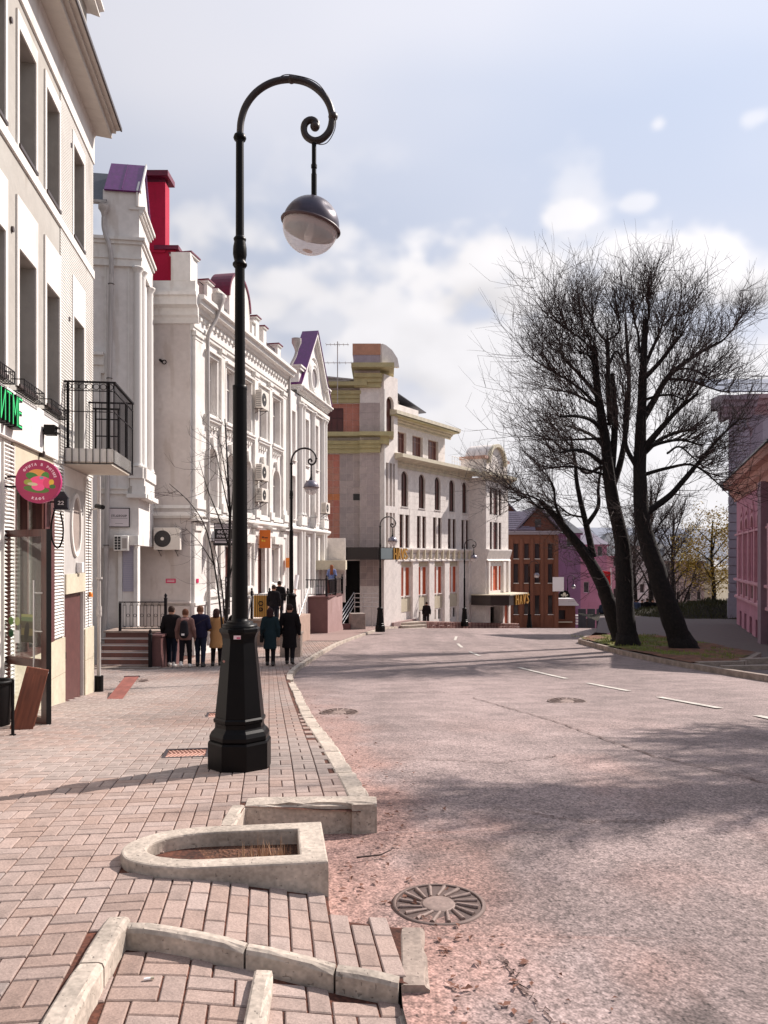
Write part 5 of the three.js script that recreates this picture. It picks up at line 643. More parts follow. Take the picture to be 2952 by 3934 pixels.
{ // entrance stairs of the ornate house with gold panel railing
  const t = thing('entrance_stairs', 'beige stair wall with an ornate gold railing panel behind the lamp post', 'stairs', [0, 0, 0]);
  mesh('stair_wall', [slab([[-5.9, 33.5], [-4.1, 33.2], [-3.6, 37.5], [-5.2, 38]], -4, -1.02)], mat([.46, .33, .27], .8, { map: T.tileN }), t); mesh('coping', [slab([[-6.0, 33.4], [-4.0, 33.1], [-3.9, 33.5], [-5.9, 33.8]], -1.02, -.95)], MT.concrete, t);
  for (let i = 0; i < 6; i++) mesh('step', slab([[-7.4, 31.2 + i * .35], [-5.95, 31.0 + i * .35], [-5.95, 34], [-7.4, 34]], -3.6, -1.95 + i * .17), MT.tileStep, t);
  const y0 = -.9; for (const [x, d] of [[-5.75, 33.45], [-4.95, 33.3], [-4.15, 33.15]]) mesh('post', [bx(x - .05, x + .05, y0 - .1, y0 + 1.15, -d - .05, -d + .05), lathe([[0, .16], [.05, .1], [.03, .03], [.07, 0]], 10).translate(x, y0 + 1.15, -d)], MT.blackIron, t);
  mesh('gold_panel', [bx(-5.66, -5.02, y0 + .02, y0 + .98, -33.40, -33.37)], MT.gold, t); for (let i = 0; i < 9; i++) mesh('panel_bar', bx(-5.66 + i * .08, -5.645 + i * .08, y0, y0 + 1.0, -33.36, -33.345), MT.blackIron, t); mesh('scroll', [new THREE.TorusGeometry(.09, .02, 6, 16).translate(-5.34, y0 + .62, -33.33), new THREE.TorusGeometry(.07, .02, 6, 16).translate(-5.34, y0 + .36, -33.33)], MT.blackIron, t); mesh('rail', [bx(-5.75, -4.15, y0 + 1.0, y0 + 1.04, -33.40, -33.34)], MT.blackIron, t);
  for (let i = 0; i < 7; i++) mesh('loop', [bx(-4.86 + i * .1, -4.85 + i * .1, y0 + .1, y0 + 1.0, -33.25, -33.24)], MT.blackIron, t);
  mesh('hand_bar', [bar([-4.3, -2.9, -32.6], [-3.6, .2, -36.4], .03), bar([-6.0, -2.2, -32.6], [-5.75, .1, -33.45], .03)], MT.chrome, t);
}

// ------------------------------------------------------------------ tiled stone house with tower
function clipTiles(x0, x1, y0, y1, tw, th, holes, gap = .012) { // rectangles of a tile grid, cut round openings
  const out = []; for (let y = y0, j = 0; y < y1 - .02; y += th, j++) for (let x = x0; x < x1 - .02; x += tw) { let list = [[x + gap / 2, y + gap / 2, Math.min(x + tw, x1) - gap / 2, Math.min(y + th, y1) - gap / 2]]; for (const [a, b, c, d] of holes) { const nx = []; for (const q of list) { if (q[2] <= a || q[0] >= c || q[3] <= b || q[1] >= d) { nx.push(q); continue; } if (q[0] < a) nx.push([q[0], q[1], a, q[3]]); if (q[2] > c) nx.push([c, q[1], q[2], q[3]]); const l = Math.max(q[0], a), rr = Math.min(q[2], c); if (q[1] < b) nx.push([l, q[1], rr, b]); if (q[3] > d) nx.push([l, d, rr, q[3]]); } list = nx; } for (const q of list) if (q[2] - q[0] > .03 && q[3] - q[1] > .03) out.push(q); } return out;
}
{
  const TH = .9986, B = thing('tiled_stone_house', 'tall stone clad house with a square corner tower and olive cornices', 'building', [-1.26, 0, -50], TH), r = rngOf(12);
  const cr = MT.cream, ol = MT.oliveL; const Z0 = 0;
  const top = [[4.3, 9.13, 5.8, 10.6], [6.65, 9.13, 8.15, 10.6], [8.97, 9.13, 10.55, 10.6]];
  const arch = [[4.52, 5.28, 5.49, 7.8, 1], [6.96, 5.28, 7.91, 7.8, 1], [9.34, 5.28, 10.26, 7.8, 1], [11.68, 5.28, 12.62, 7.8, 1], [13.9, 5.28, 14.8, 7.8, 1]];
  const dbl = []; for (const a of [4.3, 6.70, 9.08, 11.46, 13.75]) dbl.push([a, 2.38, a + .55, 4.74], [a + .78, 2.38, a + 1.34, 4.74]);
  const red = []; for (const a of [4.32, 6.72, 9.08, 11.47]) red.push([a, -1.0, a + .55, 1.02], [a + .80, -1.0, a + 1.36, 1.02]);
  const cel = []; for (const a of [6.75, 9.1, 11.5]) cel.push([a, -2.95, a + .5, -2.2], [a + .8, -2.95, a + 1.3, -2.2]);
  mesh('wall', wallGeo(3.4, 15.1, -6, 8.4, -.6, 0, [...arch, ...dbl, ...red, ...cel]), cr, B); mesh('body', bx(3.4, 22, -6, 8.4, -9, -.62), cr, B);
  const tg = clipTiles(3.42, 15.1, 2.4, 8.1, .75, .46, [...arch.map(h => h.slice(0, 4)), ...dbl]).map(q => bx(q[0], q[2], q[1], q[3], .002, .018 + .004 * r())); const st = mesh('cladding', tg, cr, B); st.userData = { kind: 'stuff' };
  arch.forEach(h => windowIn(B, ...[h[0], h[2], h[1], h[3]], { z: -.16, nx: 2, transom: [.55], frame: MT.darkFrame, pane: MT.glassRed, arch: true, sill: cr, sillOut: .07, t: .09 }));
  dbl.forEach(h => windowIn(B, h[0], h[2], h[1], h[3], { z: -.14, transom: [.7], pane: MT.glassRed, t: .08 }));
  red.forEach(h => windowIn(B, h[0], h[2], h[1], h[3], { z: -.09, frame: MT.redPanel, pane: MT.redPane, t: .07, sill: cr, sillOut: .10 }));
  cel.forEach(h => windowIn(B, h[0], h[2], h[1], h[3], { z: -.2, pane: MT.glass, name: 'cellar_window' }));
  for (const [a, b] of [[3.4, 4.2], [5.78, 6.6], [8.18, 8.95], [10.58, 11.35], [12.93, 13.75], [14.7, 15.1]]) mesh('ground_pilaster', [bx(a, b, -6, 1.46, .002, .22)], cr, B);
  for (const a of [4.25, 6.65, 9.0, 11.4]) { mesh('panel', bx(a, a + 1.5, -2.1, -1.12, .002, .03), MT.beige, B); mesh('lintel_panel', bx(a, a + 1.5, 1.08, 1.4, .002, .05), MT.beige, B); }
  mesh('frieze_band', [mould([[0, 1.46], [.30, 1.46], [.30, 1.56], [.10, 1.62], [.22, 1.95], [.12, 1.97], [.36, 2.28], [.36, 2.38], [0, 2.4]], 3.3, 15.1)], cr, B); for (let i = 0; i < 13; i++) mesh('band_rib', rot(bx(-.05, .05, 1.6, 2.3, .2, .40), 0, 0, 0).translate(3.6 + i * .92, 0, 0), MT.oliveL, B);
  mesh('base_ramp', [poly([[2.8, -2.7], [5.8, -2.62], [5.8, -3.4], [2.8, -3.2]], .23, .5)], mat([.42, .30, .29], .8, { map: T.tileN }), B);
  mesh('main_cornice', mould([[0, 7.98], [.08, 7.98], [.08, 8.18], [.2, 8.24], [.2, 8.40], [.34, 8.46], [.62, 8.52], [.95, 8.56], [.95, 8.80], [0, 8.92]], 3.2, 15.3), ol, B);
  // set-back top storey
  const u = group('top_storey', B, 0, 0, -.35); mesh('wall', wallGeo(3.4, 11.6, 8.4, 11.35, -.6, 0, top), cr, u); mesh('block', bx(3.4, 11.6, 8.4, 11.35, -7, -.62), cr, u); top.forEach(h => windowIn(u, h[0], h[2], h[1], h[3], { z: -.22, nx: 3, transom: [.72], frame: mat([.30, .16, .13], .5), pane: MT.glassRed }));
  const t2 = mesh('cladding', clipTiles(3.42, 11.6, 8.9, 11.2, .75, .46, top).map(q => bx(q[0], q[2], q[1], q[3], .002, .018 + .004 * r())), cr, u); t2.userData = { kind: 'stuff' };
  mesh('cornice', [mould([[0, 11.0], [.1, 11.05], [.1, 11.2], [.25, 11.28], [.25, 11.36], [.85, 11.5], [.95, 11.52], [.95, 11.76], [0, 11.95]], 3.0, 12.5)], ol, u); mesh('cornice_soffit', bx(3.0, 12.4, 11.40, 11.46, .3, .90), MT.olive, u); mesh('roof_box', [bx(5.2, 8.4, 11.9, 12.7, -2.5, -.5), bx(3.4, 6.8, 12.3, 13.3, -3.5, -1.2)], cr, u); mesh('roof_sheet', [rot(bx(-2.2, 2.2, 0, .06, -1.1, 1.1), 0, 0, -.18).translate(7.4, 13.1, -1.6)], MT.slate, u);
  mesh('terrace_rail', [bar([11.8, 9.6, .2], [15.2, 9.6, .2], .02), bar([11.8, 9.25, .2], [15.2, 9.25, .2], .015), ...range(11.8, 15.2, 8).map(x => bar([x, 8.9, .2], [x, 9.6, .2], .015, 4))], MT.ac, B);
  // right wing, standing forward
  const w = group('right_wing', B, 0, 0, 1.5), wx = 15.1; const wh = [], tri = (y0, y1) => { for (const [a, b] of [[.74, 1.22], [1.42, 2.3], [2.5, 3.0]]) wh.push([wx + a, y0, wx + b, y1]); }; tri(5.22, 7.4); tri(2.36, 4.63); tri(-.99, 1.02);
  mesh('wall', wallGeo(wx, wx + 4.45, -6, 8.2, -.6, 0, [...wh, [wx - .0 + .9, -6, wx + 2.9, -2.3]]), cr, w); mesh('side', [bx(wx, wx + .3, -6, 8.2, -1.5, -.61), bx(wx + 4.15, wx + 4.45, -6, 8.2, -6, -.61)], cr, w);
  wh.forEach(h => windowIn(w, h[0], h[2], h[1], h[3], { z: -.10, transom: [.7], frame: h[1] < 0 ? MT.redPanel : MT.darkFrame, pane: h[1] < 0 ? MT.redPane : MT.glassRed, t: .07 }));
  const tw = mesh('cladding', [...clipTiles(wx + .02, wx + 4.45, 2.4, 7.9, .75, .46, wh).map(q => bx(q[0], q[2], q[1], q[3], .002, .018 + .004 * r())), ...clipTiles(-1.5, 0, -3, 7.9, .75, .46, []).map(q => bx(wx - .018, wx - .002, q[1], q[3], q[0], q[2]))], cr, w); tw.userData = { kind: 'stuff' };
  mesh('cornice', [mould([[0, 7.95], [.1, 7.95], [.1, 8.1], [.55, 8.3], [.6, 8.32], [.6, 8.55], [0, 8.65]], wx - .6, wx + 5.0), bx(wx - .6, wx, 8.3, 8.55, -1.4, 0)], ol, w); mesh('band', mould([[0, 1.46], [.2, 1.46], [.1, 1.6], [.3, 2.28], [.3, 2.38], [0, 2.4]], wx, wx + 4.6), cr, w); mesh('pilaster', [bx(wx + .3, wx + .6, -1.2, 1.46, .002, .15), bx(wx + 3.2, wx + 3.7, -1.2, 1.46, .002, .15), bx(wx + 4.1, wx + 4.5, -6, 1.46, .002, .2), bx(wx + 2.95, wx + 3.3, -6, -2.3, .002, .2)], cr, w); mesh('red_panel', bx(wx + 3.35, wx + 4.1, -6, -2.2, .002, .05), MT.redPanel, w);
  { const s = new THREE.Shape(); s.moveTo(wx - .1, 8.6); s.lineTo(wx + 4.5, 8.6); s.lineTo(wx + 4.5, 9.7); s.lineTo(wx + 3.8, 9.7); s.absarc(wx + 2.2, 9.5, 1.6, .12, Math.PI - .12, false); s.lineTo(wx - .1, 9.7); s.closePath(); mesh('pediment', ext(s, -2.2, -.1), cr, w); const q = new THREE.Shape(); q.absarc(wx + 2.2, 9.35, 1.75, .05, Math.PI - .05, false); q.absarc(wx + 2.2, 9.35, 1.5, Math.PI - .05, .05, true); mesh('pediment_arch', ext(q, -.1, .18), ol, w); mesh('pediment_block', [bx(wx - .2, wx + .5, 9.7, 9.95, -2.3, .05), bx(wx + 3.9, wx + 4.65, 9.7, 9.95, -2.3, .05)], mat([.62, .40, .32], .7, { map: T.tileN }), w); }
  const en = group('wing_entrance', B, 0, 0, 1.5); mesh('recess', [bx(wx + .9, wx + 2.9, -6, -2.3, -.9, -.8)], MT.black, en); mesh('canopy', slabL([[wx - .6, -1.0], [wx - .6, .7], [wx + .3, 1.9], [wx + 4.0, 1.9], [wx + 4.6, .2]], -2.1, -1.3), mat([.03, .018, .016], .35), en); mesh('canopy_roof', slabL([[wx - .7, -1.0], [wx - .7, .75], [wx + .3, 2.0], [wx + 4.1, 2.0], [wx + 4.7, .2]], -1.3, -1.22), MT.oliveL, en);
  function slabL(pts, y0, y1) { return slab(pts.map(([x, z]) => [x, -z]), y0, y1); }
  ['H', 'A', 'V', 'S'].forEach((c, i) => { const k = mesh('letter', letterGeo(c, .75, .55, .11, 1.92, 2.02), MT.gold, en); k.position.set(wx + 1.5 + i * .75, -2.05, 0); });
  // tower front on the street
  const tf = group('tower_front', B, 0, 0, 0); const th = [[2.15, 9.9, 3.1, 12.6, 1], [2.1, 5.2, 2.42, 8.1], [2.55, 5.2, 2.9, 8.1], [3.0, 5.2, 3.25, 8.1], [2.1, 2.38, 2.42, 4.75], [2.55, 2.38, 2.9, 4.75], [3.0, 2.38, 3.25, 4.75]]; mesh('wall', wallGeo(1.85, 3.6, -6, 14, -.6, .30, th), cr, tf); th.forEach(h => windowIn(tf, h[0], h[2], h[1], h[3], { z: .05, pane: MT.glassRed, arch: !!h[4], t: .05 })); mesh('corner_strip', bx(1.83, 1.98, 2.4, 13, .302, .36), MT.whiteTrim, tf);
  // tower and side, seen square on
  const S = group('tower', B, 1.85, 0, 0, -TH);
  mesh('side_wall', [bx(-1.36, -.02, -6, 13.2, -.5, -.03), bx(-4.6, -1.36, 1.5, 13.2, -1.3, -.45), bx(-4.6, -2.55, -6, 1.5, -1.3, -.45), bx(-1.36, -.9, -6, 1.5, -1.3, -.45), bx(-1.75, .0, 13.2, 16.0, -2.2, -.03)], cr, S);
  mesh('tower_core', bx(-1.7, .6, 8, 14.5, -3.5, -1.31), cr, S);
  const tm = [0, 1, 2, 3].map(i => mat([.50 + .03 * i, .42 + .025 * i, .415 + .02 * i], .65, { map: T.tileN })), rm = [0, 1, 2].map(i => mat([.62, .22 + .03 * i, .165 + .02 * i], .65, { map: T.tileN })), om = mat([.70, .25, .10], .65, { map: T.tileN });
  for (const [x0, x1, z, cols] of [[-1.35, -.01, -.029, 3], [-4.55, -1.37, -.449, 7]]) { const tw2 = (x1 - x0) / cols; for (let y = -.2, j = 0; y < 8.7; y += .445, j++) for (let i = 0; i < cols; i++) { const x = x0 + i * tw2; if (x1 < -1 && y < 1.55 && x > -2.6 && x < -.9) continue; const redz = x < -2.75; const band = Math.abs(y + .22 - 5.65) < .23; if (!redz && band && Math.abs(x + 1.9) < .2) { mesh('vent', bx(x, x + tw2, y, y + .445, z, z + .01), MT.grille, S); continue; } mesh('tile', bx(x + .008, x + tw2 - .008, y + .008, y + .437, z, z + .02), redz ? (band ? om : rm[Math.floor(r() * 3)]) : tm[Math.floor(r() * 4)], S); } }
  for (const [x0, x1, z] of [[-1.35, -.01, -.029], [-4.55, -1.37, -.449]]) { const c = mesh('upper_cladding', clipTiles(x0, x1, 10.1, 12.1, .45, .445, x1 < -1 ? [[-3.7, 10.15, -2.5, 11.8]] : []).map(q => bx(q[0], q[2], q[1], q[3], z, z + .02)), x1 < -1 ? rm[1] : tm[2], S); c.userData = { kind: 'stuff' }; }
  windowIn(S, -3.7, -2.5, 10.15, 11.8, { z: -.42, nx: 3, transom: [.6], frame: MT.brownFrame, pane: MT.glassRed, name: 'upper_window' });
  // olive cornices on the side
  const oc = (x0, x1, y, h, out, z) => [bx(x0, x1, y, y + h * .22, z, z + out * .25), bx(x0 - 0, x1 + out * .05, y + h * .22, y + h * .42, z, z + out * .4), bx(x0, x1 + out * .1, y + h * .42, y + h * .6, z, z + out * .55), bx(x0, x1 + out * .6, y + h * .8, y + h, z, z + out)];
  mesh('cornice', oc(-4.6, -1.36, 8.75, 1.35, .8, -.45), MT.olive, S); mesh('cornice', oc(-1.36, .0, 8.75, 1.3, .85, -.03), MT.olive, S); mesh('cornice', oc(-4.6, -1.36, 12.15, 1.3, .8, -.45), MT.olive, S); mesh('tower_cornice', [...oc(-1.75, .05, 13.1, 1.45, 1.0, -.03), bx(-1.9, .93, 14.27, 14.56, -3.2, .94)], MT.olive, S); mesh('lower_street_cornice', [bx(.0, .9, 9.75, 10.05, -2.0, .8), bx(.0, .6, 9.3, 9.75, -1.7, .5)], MT.olive, S);
  mesh('tower_cap', [bx(-1.85, .05, 15.3, 16.05, -2.3, .05)], mat([.64, .33, .22], .7, { map: T.tileN }), S); mesh('tower_top', [bx(-1.8, .0, 14.55, 15.3, -2.25, .02)], mat([.50, .42, .50], .7, { map: T.tileN }), S); mesh('tower_volute', [rot(poly([[0, 14.6], [1.4, 14.6], [1.25, 15.2], [.8, 15.7], [.3, 15.95], [0, 16.0]], 0, .25), 0, .6)], cr, S); mesh('roof_slope', rot(bx(-6, -1.7, 0, .1, -3, 1), 0, 0, -.1).translate(0, 13.4, -.9), MT.pipe, S);
  // entrance under a black canopy
  mesh('doorway', [bx(-2.56, -.91, -6, 1.5, -1.3, -1.2)], MT.black, S); mesh('doorway_side', [bx(-2.56, -2.5, -6, 1.5, -1.2, -.46)], MT.black, S);
  const cp = group('entrance_canopy', S); mesh('box', slab([[-2.45, -3.4], [-.12, -3.4], [1.25, -1.35], [.0, .4], [-2.45, .4]], 1.58, 2.36), mat([.022, .015, .014], .35), cp); mesh('glass_panel', rot(bx(.15, 1.75, 1.62, 2.32, .0, .03), 0, TH - .02).translate(-.12, 0, 3.42), mat([.16, .19, .20], .1), cp);
  ['H', 'A', 'V', 'S'].forEach((c, i) => { const k = mesh('letter', letterGeo(c, .66, .42, .09, .05, .12), MT.gold, cp); k.position.set(-.12 + Math.cos(TH) * (1.75 + i * .45), 1.62, 3.42 - Math.sin(TH) * (1.75 + i * .45)); k.rotation.y = TH; });
}
{ // roof aerial, terrace in front of the tower, cubes and rails
  const a = thing('roof_aerial', 'thin white television aerial on the roof beside the tower', 'aerial', [-3.05, 13.0, -50.5]); mesh('mast', bar([0, -1.2, 0], [0, 2.9, 0], .035, 6), MT.pipe, a); for (const [y, l] of [[2.7, .75], [1.5, 1.0], [.35, .8]]) { mesh('boom', bar([-l, y, 0], [l, y, 0], .022, 5), MT.pipe, a); for (let i = 0; i < 6; i++) mesh('element', bar([-l + i * l * .38, y, -.35], [-l + i * l * .38, y, .35], .012, 4), MT.pipe, a); }
  const t = thing('terrace_block', 'brown stone terrace block with black railing in front of the tower', 'terrace', [0, 0, 0]); mesh('front_face', bx(-4.62, -3.12, -4.2, -.5, -42.9, -42.5), MT.terrace, t); mesh('body', slab([[-4.62, 42.9], [-3.12, 42.9], [-2.5, 46.3], [-4.6, 47.5]], -4.2, -.50), MT.terraceL, t); mesh('sloped_end', rot(poly([[0, -4.2], [2.9, -4.2], [2.9, -2.9], [1.4, -.5], [0, -.5]], -.3, 0), 0, 1.30).translate(-3.12, 0, -43.0), MT.terraceL, t);
  mesh('coping', slab([[-4.7, 42.42], [-3.05, 42.42], [-2.45, 46.3], [-4.6, 47.5]], -.5, -.44), MT.terrace, t);
  const R = group('railing', t), y = -.44; const P = [[-4.55, 42.6], [-3.18, 42.6], [-2.8, 44.2], [-2.5, 46]]; P.forEach(([x, d]) => mesh('post', [bx(x - .06, x + .06, y, y + 1.0, -d - .06, -d + .06), lathe([[0, .2], [.05, .12], [.03, .05], [.09, 0]], 10).translate(x, y + 1.0, -d)], MT.blackIron, R)); for (let i = 0; i < 3; i++) { const [x0, d0] = P[i], [x1, d1] = P[i + 1]; mesh('rail', [bar([x0, y + .92, -d0], [x1, y + .92, -d1], .03), bar([x0, y + .12, -d0], [x1, y + .12, -d1], .025)], MT.blackIron, R); const n = i ? 5 : 9; for (let k = 1; k < n; k++) mesh('baluster', bar([lerp(x0, x1, k / n), y + .12, -lerp(d0, d1, k / n)], [lerp(x0, x1, k / n), y + .92, -lerp(d0, d1, k / n)], .016, 4), MT.blackIron, R); }
  mesh('dark_panel', [bx(-3.1, -2.83, y + .15, y + .85, -43.9, -43.86)], MT.iron, R);
  const c = thing('stone_cube', 'grey stone cube beside the steel handrails near the third lamp', 'block', [-1.62, SY(46.5), -46.5], .2); mesh('block', rbx(-.45, .45, -.2, .98, -.4, .4, .03), mat([.40, .34, .32], .8, { map: T.concrete }), c); mesh('step_block', rbx(-.95, -.5, -.2, .38, .1, .6, .02), MT.terrace, c);
  const h = thing('steel_handrails', 'bright steel handrails of the tower entrance stairs', 'handrail', [-1.9, SY(48), -48]); for (let i = 0; i < 4; i++) mesh('sloping_rail', bar([-.75, .15 + i * .28, 1.1], [.0, 1.35 + i * .28, -.6], .03), MT.chrome, h); for (let i = 0; i < 4; i++) mesh('level_rail', bar([.05, 1.3 + i * .28, -.6], [1.7, 1.3 + i * .28, -.4], .03), MT.chrome, h); for (const x of [.05, .6, 1.15, 1.7]) mesh('post', bar([x, .0, -.5], [x, 2.15, -.5], .03), MT.chrome, h);
  const st = thing('white_kerb_steps', 'low pale stone steps beside the bend of the kerb', 'steps', [1.85, SY(53) - .2, -53], .5); for (let i = 0; i < 3; i++) mesh('step', rbx(-.9 + i * .1, .9 + i * .25, -.3, .12 + i * .17, -.5 - i * .3, .7 - i * .45, .02), MT.concrete, st);
  const wl = thing('low_stone_wall', 'low reddish rubble wall at the far end of the left pavement', 'wall', [0, 0, 0]), r = rngOf(61); for (let i = 0; i < 60; i++) { const t2 = i / 60, x = lerp(2.6, 11.6, t2), d = lerp(54, 67, t2); for (let k = 0; k < 2; k++) { const g = rbx(-.22, .22, 0, .26, -.2, .2, .05); g.rotateY(.6 + (r() - .5) * .3); g.translate(x + (r() - .5) * .1, SY(d) - .15 + k * .25 * (1 - .0), -d); mesh('stone', g, i % 2 ? MT.tileStep : mat([.40, .24, .22], .9, { map: T.concrete }), wl); } }
  const sh = thing('shop_porch', 'pale shop porch with a flat canopy at the end of the ornate house', 'porch', [-3.75, 0, -46.6]); mesh('canopy', [bx(-.3, 1.5, 1.0, 1.55, 0, 1.6)], MT.oliveL, sh); mesh('wall', [bx(-.3, 1.4, -1, 2.9, -.3, -.1)], MT.cream, sh); mesh('door', [bx(.1, .8, -1, 1.0, -.1, -.05)], MT.redPanel, sh); mesh('door_light', [bx(.1, .8, .35, 1.0, -.05, -.03)], MT.beige, sh);
}
{ // brown brick house with tiled gables, pink houses, kiosk and other far things
  const B = thing('brown_brick_house', 'brown brick house with tiled gable roof beyond the stone house', 'building', [12.3, 0, -76]); const hs = []; for (const y of [-3.9, -.8, 1.6]) for (const x of [.5, 1.55, 2.6, 3.9]) hs.push([x, y, x + .5, y + (y === 1.6 ? 1.5 : 1.9)]);
  mesh('wall', wallGeo(-.6, 4.8, -9, 4.2, -.4, 0, hs), MT.brick, B); hs.forEach(h => windowIn(B, h[0], h[2], h[1], h[3], { z: -.2, pane: MT.glass, frame: MT.brownFrame, sill: MT.acWhite, sillOut: .08 })); mesh('body', bx(-.6, 4.8, -9, 4.2, -9, -.42), MT.brickD, B); for (const x of [.3, 1.25, 2.3, 3.3]) mesh('brick_pier', bx(x - .14, x + .14, -9, 3.6, .002, .14), MT.brick, B); mesh('brick_pier', bx(4.5, 4.9, -9, 3.9, .002, .2), MT.brick, B); mesh('cornice', [bx(-.7, 4.95, 4.0, 4.2, .0, .25), bx(-.7, 4.95, 4.2, 4.35, .0, .4)], MT.quoin, B); mesh('base', bx(-.6, 3.2, -9, -5.2, .002, .3), MT.brickD, B);
  mesh('gable', [poly([[.9, 4.3], [4.9, 4.3], [2.9, 6.6]], -.3, .1)], MT.brickD, B); mesh('gable_window', bx(2.6, 3.2, 4.7, 5.5, .101, .12), MT.glass, B); const rk = (x0, y0, x1, y1, z0, z1) => { const L = Math.hypot(x1 - x0, y1 - y0), g = new THREE.BoxGeometry(L, .14, z1 - z0); g.rotateZ(Math.atan2(y1 - y0, x1 - x0)); g.translate((x0 + x1) / 2, (y0 + y1) / 2, (z0 + z1) / 2); return uvm(g); };
  mesh('roof', [rk(.5, 4.3, 2.95, 6.85, -8, .4), rk(5.3, 4.3, 2.85, 6.85, -8, .4)], MT.tileRoof, B); const sl = rot(bx(-1.2, 2.6, 0, .12, -2.6, 0), .85).translate(0, 4.35, .3); mesh('front_roof', [sl], MT.tileRoof, B); const rr = rngOf(3); for (let i = 0; i < 9; i++) mesh('tile_course', rot(bx(-1.2, 2.2 - i * .15, .12, .17, -.27 - i * .27, -.05 - i * .27), .85).translate(0, 4.35, .3), MT.tileRoof, B); mesh('rear_gable', poly([[-1.2, 6], [1.8, 6], [.2, 7.6]], -4, -3.8), MT.brickD, B); mesh('rear_roof', [rk(-1.6, 5.8, .25, 7.8, -8, -3.6), rk(2.0, 5.8, .15, 7.8, -8, -3.6)], MT.tileRoof, B); mesh('chimney', bx(4.6, 5.2, 4.2, 6.0, -3, -2.4), MT.quoin, B); mesh('shop_sign', [bx(4.3, 5.4, -1.6, -.2, .25, .3)], MT.signWhite, B);
  const far = (name, label, x, d, w, y1, wallM, roofM, o = {}) => { const y0 = SY(d) - 3, t = thing(name, label, 'building', [x, 0, -d], o.ry ?? 0, o.grp); const hs = [], nx = o.nx ?? 3, ny = o.ny ?? 3; for (let j = 0; j < ny; j++) for (let i = 0; i < nx; i++) { const wx = w / nx, cx = (i + .5) * wx, yy = lerp(SY(d) + .8, y1 - .9, ny > 1 ? j / (ny - 1) : .5) - .6; hs.push([cx - wx * .2, yy, cx + wx * .2, Math.min(yy + 1.4, y1 - .2)]); } mesh('wall', wallGeo(0, w, y0, y1, -.4, 0, hs), wallM, t); hs.forEach(h => windowIn(t, h[0], h[2], h[1], h[3], { z: -.18, pane: o.pane ?? MT.glass, frame: o.frame ?? MT.acWhite })); const dep = o.dep ?? 9; mesh('body', bx(0, w, y0, y1, -dep, -.42), wallM, t); mesh('cornice', [bx(-.2, w + .2, y1 - .25, y1, .002, .25)], o.trim ?? wallM, t); const rh = o.rh ?? 2.2; const v = [[-.3, y1, .4], [w + .3, y1, .4], [w + .3, y1, -dep - .3], [-.3, y1, -dep - .3], [w * .3, y1 + rh, -dep / 2], [w * .7, y1 + rh, -dep / 2]]; const f = [[0, 1, 5], [0, 5, 4], [1, 2, 5], [2, 3, 4], [2, 4, 5], [3, 0, 4]]; const g = new THREE.BufferGeometry(); g.setAttribute('position', new THREE.Float32BufferAttribute(f.flat().flatMap(i => v[i]), 3)); g.computeVertexNormals(); mesh('roof', uvm(g), roofM, t); return t; };
  far('mauve_house', 'mauve house with a plain wall right of the brown brick house', 18.4, 90, 4.6, 4.6, MT.mauve, MT.slate, { nx: 2, ny: 2, rh: 2.4 });
  far('pink_house', 'pink house with white window frames behind the leaning trunk', 23.2, 98, 5.2, 3.4, MT.pinkWall, MT.tileRoof, { nx: 3, ny: 3 });
  far('rose_house', 'rose coloured house with a white pipe far behind the trees', 27.6, 108, 6, 2.0, MT.pinkTrim, MT.slate, { nx: 3, ny: 3 });
  far('pale_rose_house', 'pale house half hidden by the tree trunks', 33.5, 118, 7, 3.5, MT.whiteB3, MT.slate, { nx: 4, ny: 3 });
  far('beige_corner_house', 'beige corner house with mansard roof down the far street', 46.5, 128, 6.8, 1.2, pl([.50, .38, .36]), MT.slate, { nx: 4, ny: 3, rh: 2.6 });
  far('sunlit_row_house', 'sunlit pale house further down the far street', 56, 145, 6, -.5, MT.beige, MT.slate, { nx: 3, ny: 3, ry: -.7 });
  far('distant_block', 'distant white block at the bottom of the far street', 68, 170, 9, -2, MT.white, MT.slate, { nx: 5, ny: 3 });
  far('distant_pink_block', 'distant pinkish block beside the yellow tree', 80, 185, 10, -2.5, MT.pinkOr, MT.tileRoof, { nx: 5, ny: 3 });
  far('distant_grey_block', 'distant grey roofed block under the hills', 62, 210, 16, 4.0, MT.shadeWall, MT.slate, { nx: 6, ny: 3, rh: 4 });
  far('distant_long_house', 'distant long low house under the hills at the right', 82, 240, 20, -1, MT.beige, MT.tileRoof, { nx: 6, ny: 3, rh: 4 });
  { const t = thing('white_mast', 'tall white mast in front of the pink house', 'mast', [22.6, SY(92), -92]); mesh('pole', bar([0, 0, 0], [0, 6.6, 0], .14, 8), MT.signWhite, t); mesh('collar', [bar([0, 6.2, 0], [0, 6.4, 0], .22, 8), bar([0, 0, 0], [0, .5, 0], .24, 8)], MT.signWhite, t); }
  { const t = thing('red_banner', 'red banner hanging on a white pole between the tree trunks', 'banner', [20.1, 0, -68.5]); const s = new THREE.Shape(); s.moveTo(-1.25, .35); s.bezierCurveTo(-1.0, .65, -.5, .55, .05, .45); s.lineTo(.05, -.75); s.bezierCurveTo(-.1, -1.25, -.5, -1.3, -.65, -1.1); s.bezierCurveTo(-.85, -.7, -1.2, -.2, -1.25, .35); const g = new THREE.ExtrudeGeometry(s, { depth: .03, bevelEnabled: false, curveSegments: 8 }); const p = g.attributes.position; for (let i = 0; i < p.count; i++) p.setZ(i, p.getZ(i) + .12 * Math.sin(p.getX(i) * 5)); g.computeVertexNormals(); mesh('cloth', g, mat([.62, .012, .02], .8), t); mesh('pole', bar([.12, SY(68.5), 0], [.1, .8, 0], .05, 8), MT.signWhite, t); }
